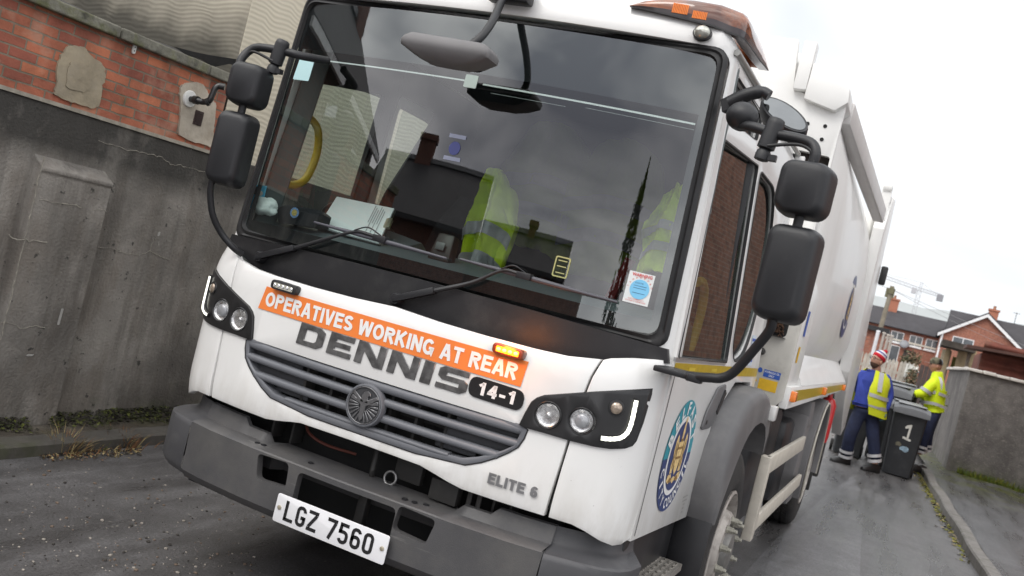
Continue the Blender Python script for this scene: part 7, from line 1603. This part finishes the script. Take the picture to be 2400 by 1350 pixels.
# its main roof running across behind
mr0, mr1 = far(825,390,YG+8), far(1575,570,YG+8)
bm = B(); MZ = far(1120,455,YG+8).z; loft(bm, [[(x,YG+3.5,MZ-3),(x,YG+8,MZ),(x,YG+12.5,MZ-3)] for x in (mr0.x-.2, mr1.x+12)]); mrf = fin(bm, 'main_roof', SLATE, GH, smooth=0)
bm = B(); box(bm, (mr0.x,YG+4,GZ), (mr1.x+11.8,YG+12,MZ-2.7)); fin(bm, 'main_wall', HBK, GH, smooth=0)
c = far(1250,440,YG+7); chimney(GH, V((c.x, YG+7, MZ-.2)), .85, .8, far(1262,395,YG+7).z-MZ+.1, 1)
bm = B(); p = far(1480,500,YG+8); tube(bm, [(p.x,p.y,MZ-.5),(p.x,p.y,MZ+1.1)], .03, 5); box(bm, (p.x-.3,p.y-.02,MZ+1.0), (p.x+.3,p.y+.02,MZ+1.04)); fin(bm, 'aerial', DKMETAL, GH)
# small brick outhouse, poles, picket fence, dark fence
YO = 34.0
p, q = far(0,640,YO), far(112,600,YO)
OH = thing('brick_outhouse', (q.x-1.0,YO,.2), 'small brick outhouse with dark flat roof left behind the man in the knitted hat', 'outhouse')
bm = B(); box(bm, (q.x-3,YO,.0), (q.x,YO+2.5,q.z-.12)); fin(bm, 'wall', HBK, OH, smooth=0)
bm = B(); box(bm, (q.x-3.2,YO-.2,q.z-.12), (q.x+.15,YO+2.7,q.z+.05)); fin(bm, 'roof', FELT, OH)
bm0 = None
WPOLE = M('pale_weathered_pole', (.42, .38, .34), .85, var=.2, scale=6)
for k, (x, z0, z1) in enumerate(((38,620,790),(100,640,800),(145,660,800),(182,670,800))):
    t, b = far(x, z0, 30), far(x-40, z1, 30); bm = B(); tube(bm, [(t.x,30,.1),(t.x,30,t.z)], .045 if k else .06, 8); lathe(bm, [(.07,0),(.05,.05)], Matrix.Translation((t.x,30,t.z)), 8)
    fin(bm, 'garden_pole', WPOLE if k else M('white_pole', (.7,.7,.72), .6), label=('thick white capped pole behind the knitted hat' if k == 0 else 'thin weathered pole behind the knitted hat, one of three'), cat='pole', group=None if k == 0 else 'thin poles behind the picket fence')
PF = thing('picket_fence', (1.4,25,.1), 'weathered pale picket fence across the end of the alley', 'fence')
WOOD = M('weathered_picket', (.5, .46, .4), .9, var=.25, scale=5, dirt=[((.25, .22, .18), 4, .5, .75, .6)])
x = -6.0; k = 0
while x < 2.02:
    bm = B(); h = 2.0+random.uniform(-.03,.03)-.0; w_ = .085; l = random.gauss(0,.008)
    sheet(bm, [[(x,.1),(x+w_,.1),(x+w_+l,h-.06),(x+w_/2+l,h),(x+l,h-.06)]], lambda a, b: V((a, 25, b)), V((0,.02,0)))
    if x < -1.5: bm.free()
    else: fin(bm, 'picket', WOOD, PF, smooth=0)
    x += .105
for z in (.6,1.6):
    bm = B(); box(bm, (-1.6,25.02,z), (2.1,25.06,z+.08)); fin(bm, 'rail', WOOD, PF)
bm = B(); FX = far(480,960,22).x; 
for k in range(4): box(bm, (FX+.02+k*.1,22,.05), (FX+.11+k*.1,22.03,1.98-.01*k))
fin(bm, 'board_fence', M('dark_brown_boards', (.09, .07, .065), .85, var=.3, scale=5), smooth=0, label='dark brown board fence between the pickets and the man in the hi-vis jacket', cat='fence')
SHEET = M('white_sheet', (.72, .72, .68), .9, var=.1, scale=4)
for k, (xa, xb, za, zb, lb) in enumerate(((335,375,950,1120,'narrow white cloth hanging on the picket fence, left of the shrub'),(375,440,975,1060,'pointed white cloth hanging over the shrub on the picket fence'))):
    a, b = far(xa,za,24.8), far(xb,zb,24.8); bm = B(); N = 8; R = []
    for i in range(N+1):
        t = i/N; xx_ = a.x+(b.x-a.x)*t; R.append([V((xx_, 24.85+.03*math.sin(i*2.1), a.z)), V((xx_, 24.82+.04*math.sin(i*2.3+1), (a.z+b.z)/2)), V((xx_+(.1 if k else 0), 24.85+.03*math.sin(i*1.7), b.z+(.1*abs(t-.5) if k else .03*math.sin(i))))])
    loft(bm, R, closed=False, cap=False); r = bmesh.ops.extrude_face_region(bm, geom=bm.faces[:]); bmesh.ops.translate(bm, verts=[g for g in r['geom'] if isinstance(g, bmesh.types.BMVert)], vec=(0,.012,0))
    fin(bm, 'hanging_cloth', SHEET, smooth=70, label=lb, cat='cloth')
LEAF = [M('shrub_leaf_dark', (.04, .055, .025), .8, var=.3), M('shrub_leaf_light', (.14, .13, .07), .8, var=.3), M('shrub_leaf_brown', (.2, .12, .07), .8, var=.3)]
def leafy(nm, c, rx, ry, rz, n, sz, lab, cat, mats=LEAF, trunk=None):
    r = thing(nm, (c.x, c.y, trunk if trunk is not None else c.z-rz), lab, cat); bm = B()
    cl = [(c+V((random.gauss(0,.45)*rx, random.gauss(0,.45)*ry, random.gauss(0,.45)*rz)), random.uniform(.25,.5)) for _ in range(14)]
    for k in range(n):
        q, s = random.choice(cl); p = q+V((random.gauss(0,.5)*rx*s, random.gauss(0,.5)*ry*s, random.gauss(0,.5)*rz*s)); u = V((random.gauss(0,1), random.gauss(0,1), random.gauss(0,1))).normalized()*sz*random.uniform(.5,1.2); w_ = u.orthogonal().normalized()*sz*.5
        bm.faces.new([bm.verts.new(e) for e in (p-u, p+w_, p+u, p-w_)]).material_index = random.randrange(len(mats))
    fin(bm, 'crown', mats, r, smooth=0)
    bm = B(); b0 = V((c.x, c.y, trunk if trunk is not None else c.z-rz))
    for k in range(5): tube(bm, smoothpath([b0+V((random.gauss(0,.03), random.gauss(0,.03), 0)), b0.lerp(c, .6)+V((random.gauss(0,.2)*rx, 0, 0)), c+V((random.gauss(0,.5)*rx, random.gauss(0,.5)*ry, random.uniform(0,.6)*rz))], 4), [.03*rz*max(.25, 1-j/10) for j in range(9)], 6)
    fin(bm, 'stem', M('bark', (.1, .08, .06), .9) if 'bark' not in bpy.data.materials else bpy.data.materials['bark'], r); return r
c = far(405,1080,25.2); leafy('shrub', V((c.x,24.6,1.3)), .25, .2, .6, 700, .05, 'leafy green shrub growing through the picket fence', 'shrub', trunk=.08)
c = far(400,905,27); leafy('bush', V((c.x,27,c.z-.05)), .3, .25, .3, 500, .05, 'brownish bush top showing over the picket fence', 'bush', trunk=.1)
# lean-to with felt roof, rusty shed
YL = 25.0
p, q = far(725,735,YL), far(985,800,YL)
LT = thing('lean_to', ((p.x+q.x)/2,YL,.1), 'timber lean-to with dark felt roof and pale posts behind the end of the roughcast wall', 'shed')
bm = B(); beam(bm, V((p.x-.05,YL,p.z-.02)), V((q.x+.15,YL,q.z-.02)), 1.8, .16); fin(bm, 'roof', M('mossy_felt', (.07, .06, .05), .9, var=.4, scale=4), LT)
TIM = M('pale_timber', (.45, .36, .22), .85, var=.25, scale=5)
for x in (780,915,965,1060):
    t = far(x,800,YL); bm = B(); box(bm, (t.x-.06,YL,.1), (t.x+.06,YL+.12,t.z+.02)); fin(bm, 'post', TIM, LT)
t0, t1 = far(720,800,YL), far(800,900,YL); bm = B(); box(bm, (t0.x,YL+.1,.1), (t1.x,YL+.2,t0.z)); fin(bm, 'cream_panel', M('cream_panel', (.5, .45, .34), .85, var=.2, scale=4), LT)
t0, t1 = far(800,830,YL), far(880,920,YL); bm = B(); box(bm, (t0.x+.1,YL+.3,.1), (t1.x,YL+.35,t0.z-.1)); fin(bm, 'green_panel', M('olive_panel', (.2, .2, .07), .85, var=.2, scale=4), LT)
t0, t1 = far(980,830,YL), far(1080,920,YL); bm = B(); box(bm, (t0.x,YL+.05,.1), (t1.x,YL+.3,t0.z-.02)); fin(bm, 'whitewashed_pier', brick('whitewashed_brick', (.62,.6,.55), (.5,.42,.36), (.5,.48,.44), 'XZ'), LT, smooth=0)
YS = 20.0
p, q = far(1090,800,YS), far(1575,835,YS)
RS = thing('rusty_shed', (q.x,YS,.1), 'rust red corrugated shed behind the roughcast wall', 'shed')
RUSTM = M('rusty_corrugated_iron', (.17, .05, .033), .8, var=.4, scale=3, dirt=[((.36, .3, .2), 1.6, .5, .62, .9, (1,1,1), ('X', -.6, -1.6)), ((.05, .025, .02), 3, .5, .7, .7, (.4,1,3))])
bm = B(); R = []
for k in range(80):
    z = .3+2.5*k/79; R.append([V((p.x+.1,YS+.025*math.sin(k*1.05),z)), V((9,YS+.025*math.sin(k*1.05),z))])
loft(bm, R, closed=False, cap=False); box(bm, (p.x+.12,YS+.05,.2), (9,YS+3,p.z-.05)); fin(bm, 'wall', RUSTM, RS, smooth=60)
for f in (): pass
bm = B(); beam(bm, V((p.x-.25,YS+.3,p.z)), V((9,YS+.3,p.z+.32)), 1.4, .06); fin(bm, 'roof', M('rusty_roof_edge', (.1, .05, .04), .8, var=.3, scale=4), RS)
# telegraph pole, wires, tower crane, hills
YP = 60.0
p = far(187,138,YP); PO = thing('telegraph_pole', (p.x-.05,YP,.6), 'leaning wooden telegraph pole with wires in front of the terrace', 'telegraph pole')
bm = B(); tube(bm, [(p.x-.15,YP,.3),(p.x,YP,p.z)], [.16,.13], 10); fin(bm, 'pole', M('pole_timber', (.24, .21, .16), .9, var=.2, scale=3), PO, smooth=60)
bm = B(); box(bm, (p.x-.3,YP-.06,p.z-.75), (p.x+.22,YP+.06,p.z-.15)); box(bm, (p.x-.12,YP-.2,p.z-.5), (p.x+.16,YP-.06,p.z-.1)); fin(bm, 'pole_top_box', M('lichen_bracket', (.16, .15, .09), .9), PO)
for k, e in enumerate((V((p.x+30,90,p.z-2.5)), V((p.x-12,40,p.z+1.5)), V((p.x+18,100,p.z-1)))):
    bm = B(); s = V((p.x, YP, p.z-.2)); tube(bm, [s.lerp(e, t)-V((0,0,2.2*t*(1-t))) for t in [i/14 for i in range(15)]], .012, 5); fin(bm, 'wire', M('wire_grey', (.3, .3, .3), .7) if 'wire_grey' not in bpy.data.materials else bpy.data.materials['wire_grey'], PO)
YC_ = 300.0
CRN = thing('tower_crane', (far(470,330,YC_).x,YC_,2), 'pale tower crane far beyond the terrace roof', 'crane')
CRM = M('pale_crane_steel', (.5, .5, .52), .6)
def lattice(bm, a, b, w_, n, up=V((0,0,1))):
    d = (b-a).normalized(); s = d.cross(up if abs(d.dot(up)) < .9 else V((0,1,0))).normalized(); u = s.cross(d)
    C_ = [s*w_/2+u*w_/2, s*w_/2-u*w_/2, -s*w_/2-u*w_/2, -s*w_/2+u*w_/2]; r = w_*.09
    for c in C_: tube(bm, [a+c, b+c], r, 4)
    for i in range(n):
        p_, q_ = a.lerp(b, i/n), a.lerp(b, (i+1)/n)
        for j in range(4): tube(bm, [p_+C_[j], q_+C_[(j+1) % 4]], r*.6, 4)
m0 = far(472,190,YC_); jl, jr = far(95,32,YC_), far(705,243,YC_); hinge = far(455,165,YC_)
bm = B(); lattice(bm, V((m0.x,YC_,2)), V((m0.x,YC_,m0.z)), 1.1, 16); fin(bm, 'mast', CRM, CRN, smooth=0)
jl = jl+(jl-jr)*1.2
bm = B(); lattice(bm, jl, hinge, .9, 34); lattice(bm, hinge, jr, .9, 10); fin(bm, 'jib', CRM, CRN, smooth=0)
bm = B(); ap = far(500,100,YC_); lattice(bm, V((m0.x,YC_,m0.z)), ap, .7, 5); tube(bm, [ap, jr.lerp(hinge, .2)], .06, 4); tube(bm, [ap, jl.lerp(hinge, .4)], .06, 4); fin(bm, 'a_frame', CRM, CRN, smooth=0)
bm = B(); box(bm, jr+V((-1.2,-.8,-1.6)), jr+V((.6,.8,.3))); fin(bm, 'counterweight', M('counterweight', (.28, .28, .3), .8), CRN)
bm = B(); box(bm, hinge+V((-1.6,-.8,-1.6)), hinge+V((-.2,.8,.0))); fin(bm, 'cab', CRM, CRN)
bm = B(); N = 60; R = []
HM = M('hazy_moor', (.34, .36, .36), .95, var=.2, scale=.004, dirt=[((.42, .33, .3), .003, .5, .6, .8), ((.3, .36, .3), .006, .55, .65, .7)])
for i in range(N+1):
    x = -900+1800*i/N; zt = 104+x*.02+14*mnoise.noise(V((x*.006, 0, 1)))+(6 if x > 0 else 0)
    R.append([(x,1350,8),(x,1420,40),(x,1500,zt),(x,1750,zt+10),(x,2400,0)])
loft(bm, R, closed=False, cap=False); fin(bm, 'hills', HM, kind='structure', smooth=80)
# ================================================================== round the camera: what the glass of the cab mirrors
BKB = brick('brown_house_brick', (.3, .14, .09), (.21, .1, .07), (.3, .25, .21), 'YZ', .225, .075, .013)
BH = thing('brown_brick_house', (6,12,0), 'brown brick house side wall standing just off the right of the alley', 'house')
bm = B(); box(bm, (4.4,8.6,0), (11,15.8,6.6)); fin(bm, 'wall', BKB, BH, smooth=0)
bm = B(); loft(bm, [[(4.1,y,6.5),(7.7,y,9.2),(11.3,y,6.5)] for y in (8.3,16.1)]); fin(bm, 'roof', SLATE, BH, smooth=0)
def sidewin(par, y0, y1, z0, z1, x):
    bm = B(); sheet(bm, [[(y0,z0),(y1,z0),(y1,z1),(y0,z1)], [(y0+.08,z0+.08),(y1-.08,z0+.08),(y1-.08,z1-.08),(y0+.08,z1-.08)]], lambda a, b: V((x-.03, a, b)), V((.06,0,0))); box(bm, (x-.1,y0-.08,z0-.1), (x,y1+.08,z0-.001)); w_ = fin(bm, 'window', UPVC, par, smooth=0)
    bm = B(); sheet(bm, [[(y0+.06,z0+.06),(y1-.06,z0+.06),(y1-.06,z1-.06),(y0+.06,z1-.06)]], lambda a, b: V((x-.012, a, b)), None); fin(bm, 'pane', PANE, w_, smooth=0)
sidewin(BH, 10.6, 11.35, 3.9, 4.85, 4.4)
DBK = brick('dark_terrace_brick', (.2, .085, .06), (.15, .06, .045), (.17, .14, .12), 'XZ', .225, .075, .013)
def backhouse(nm, lab, c, L, hw, ez, rz, yaw, chim=(), wins=(), low=None):
    """gabled house; local x along the ridge, gable at +x; the long side looks along local -y"""
    r = thing(nm, (c[0], c[1], 0), lab, 'house'); m4 = Matrix.Translation((c[0], c[1], 0)) @ Matrix.Rotation(yaw, 4, 'Z'); f = lambda x, y, z: m4 @ V((x, y, z))
    bm = B(); loft(bm, [[f(x,-hw,0), f(x,-hw,ez), f(x,0,rz-.1), f(x,hw,ez), f(x,hw,0)] for x in (-L/2, L/2)]); fin(bm, 'wall', DBK, r, smooth=0)
    bm = B(); sl = (rz-ez)/hw
    for s in (1,-1): loft(bm, [[f(x,0,rz), f(x,0,rz+.15), f(x,s*(hw+.35),ez-.35*sl+.15), f(x,s*(hw+.35),ez-.35*sl)] for x in (-L/2-.25, L/2+.25)])
    rf = fin(bm, 'roof', SLATE, r, smooth=0)
    bm = B(); beam(bm, f(-L/2-.25,0,rz+.2), f(L/2+.25,0,rz+.2), .35, .16); fin(bm, 'ridge', M('pale_ridge', (.25,.25,.26), .8) if 'pale_ridge' not in bpy.data.materials else bpy.data.materials['pale_ridge'], rf)
    bm = B()
    for s in (1,-1): beam(bm, f(L/2+.28,0,rz+.02), f(L/2+.28,s*(hw+.35),ez-.35*sl+.02), .05, .26)
    beam(bm, f(-L/2,-hw-.42,ez-.3), f(L/2,-hw-.42,ez-.3), .12, .14); fin(bm, 'bargeboard', UPVC, rf, smooth=0)
    for x, w_, h in chim:
        bm = B(); beam(bm, f(x,0,rz-1.2), f(x,0,rz+h), w_, .7, (m4.to_3x3() @ V((0,1,0)))); beam(bm, f(x,0,rz+h), f(x,0,rz+h+.2), w_+.2, .9, (m4.to_3x3() @ V((0,1,0)))); ch = fin(bm, 'chimney', DBK, rf, smooth=0)
    for side, a, z, w_, h in wins:
        bm = B(); 
        if side == 'g': P = lambda u, v, o: f(L/2+o, a+u, z+v)
        else: P = lambda u, v, o: f(a+u, -hw-o, z+v)
        for (ua, ub, va, vb, oo, mi) in ((-w_/2, w_/2, 0, h, .04, 0), (-w_/2+.08, w_/2-.08, .08, h-.08, .05, 1), (-w_/2-.1, w_/2+.1, -.12, -.01, .1, 0)):
            q = [P(ua,va,oo), P(ub,va,oo), P(ub,vb,oo), P(ua,vb,oo)]; q2 = [P(ua,va,0), P(ub,va,0), P(ub,vb,0), P(ua,vb,0)]; loft(bm, [q, q2], mi=mi)
        fin(bm, 'window', [UPVC, PANE], r, smooth=0)
    return r
backhouse('chimney_house', 'dark brick house with stout chimney and tiled roof behind the camera', (-14.4,-23.9), 9.0, 4.2, 4.3, 6.5, math.radians(-22), [(-1.2,1.35,.85)], [('g',0,4.6,.9,1.1),('l',-1.5,2.8,1.2,1.2),('l',1.6,2.8,1.2,1.2)])
backhouse('low_house', 'lower dark brick house with long ridge further along behind the camera', (-7.4,-27.5), 8.0, 2.6, 4.0, 5.2, math.radians(-8), [(1.0,.5,.4)], [('l',-1.2,3.0,1.4,1.0)])
backhouse('near_house', 'tall dark brick house with big chimney stack close behind the camera on the left', (-13.3,-7.6), 10.3, 3.0, 5.0, 7.5, math.radians(67), [(-4.4,1.1,1.3)], [('g',0,3.4,1.0,1.3),('l',-2.4,3.0,1.1,1.3),('l',1.4,3.0,1.1,1.3)])
bm = B(); box(bm, (-9,-23.4,0), (-1.2,-22.9,3.5)); box(bm, (-1.199,-23.4,0), (2.4,-22.9,2.75)); fin(bm, 'brick_garden_wall', DBK, smooth=0, label='high dark brick garden wall across the road behind the camera', cat='wall')
def poplar(c, h):
    r = thing('poplar_tree', (c[0], c[1], 0), 'slim dark poplar standing behind the camera', 'tree'); bm = B()
    for j in range(80):      # upright sprays, each a plume of small leaves
        t0 = random.random()**1.1; a = random.uniform(0, 2*PI); r0 = .85*(1-t0)**.8*random.uniform(.3, 1); b0 = V((c[0]+r0*math.cos(a), c[1]+r0*math.sin(a), .5+(h-1.6)*t0)); ln = random.uniform(.7, 1.5)
        for k in range(44):
            u = random.random(); p = b0+V((random.gauss(0, .09*(1-u)), random.gauss(0, .09*(1-u)), ln*u)); d = V((random.gauss(0,.4), random.gauss(0,.4), random.uniform(.4,1))).normalized()*.085; w_ = d.orthogonal().normalized()*.035
            bm.faces.new([bm.verts.new(e) for e in (p-d, p+w_, p+d, p-w_)])
    fin(bm, 'crown', M('poplar_leaf', (.03, .035, .02), .8, var=.4), r, smooth=0); bm = B(); tube(bm, [(c[0],c[1],0),(c[0],c[1],h*.85)], [.14,.02], 8); fin(bm, 'trunk', bpy.data.materials['bark'], r)
poplar((.75,-24.5), 7.9)
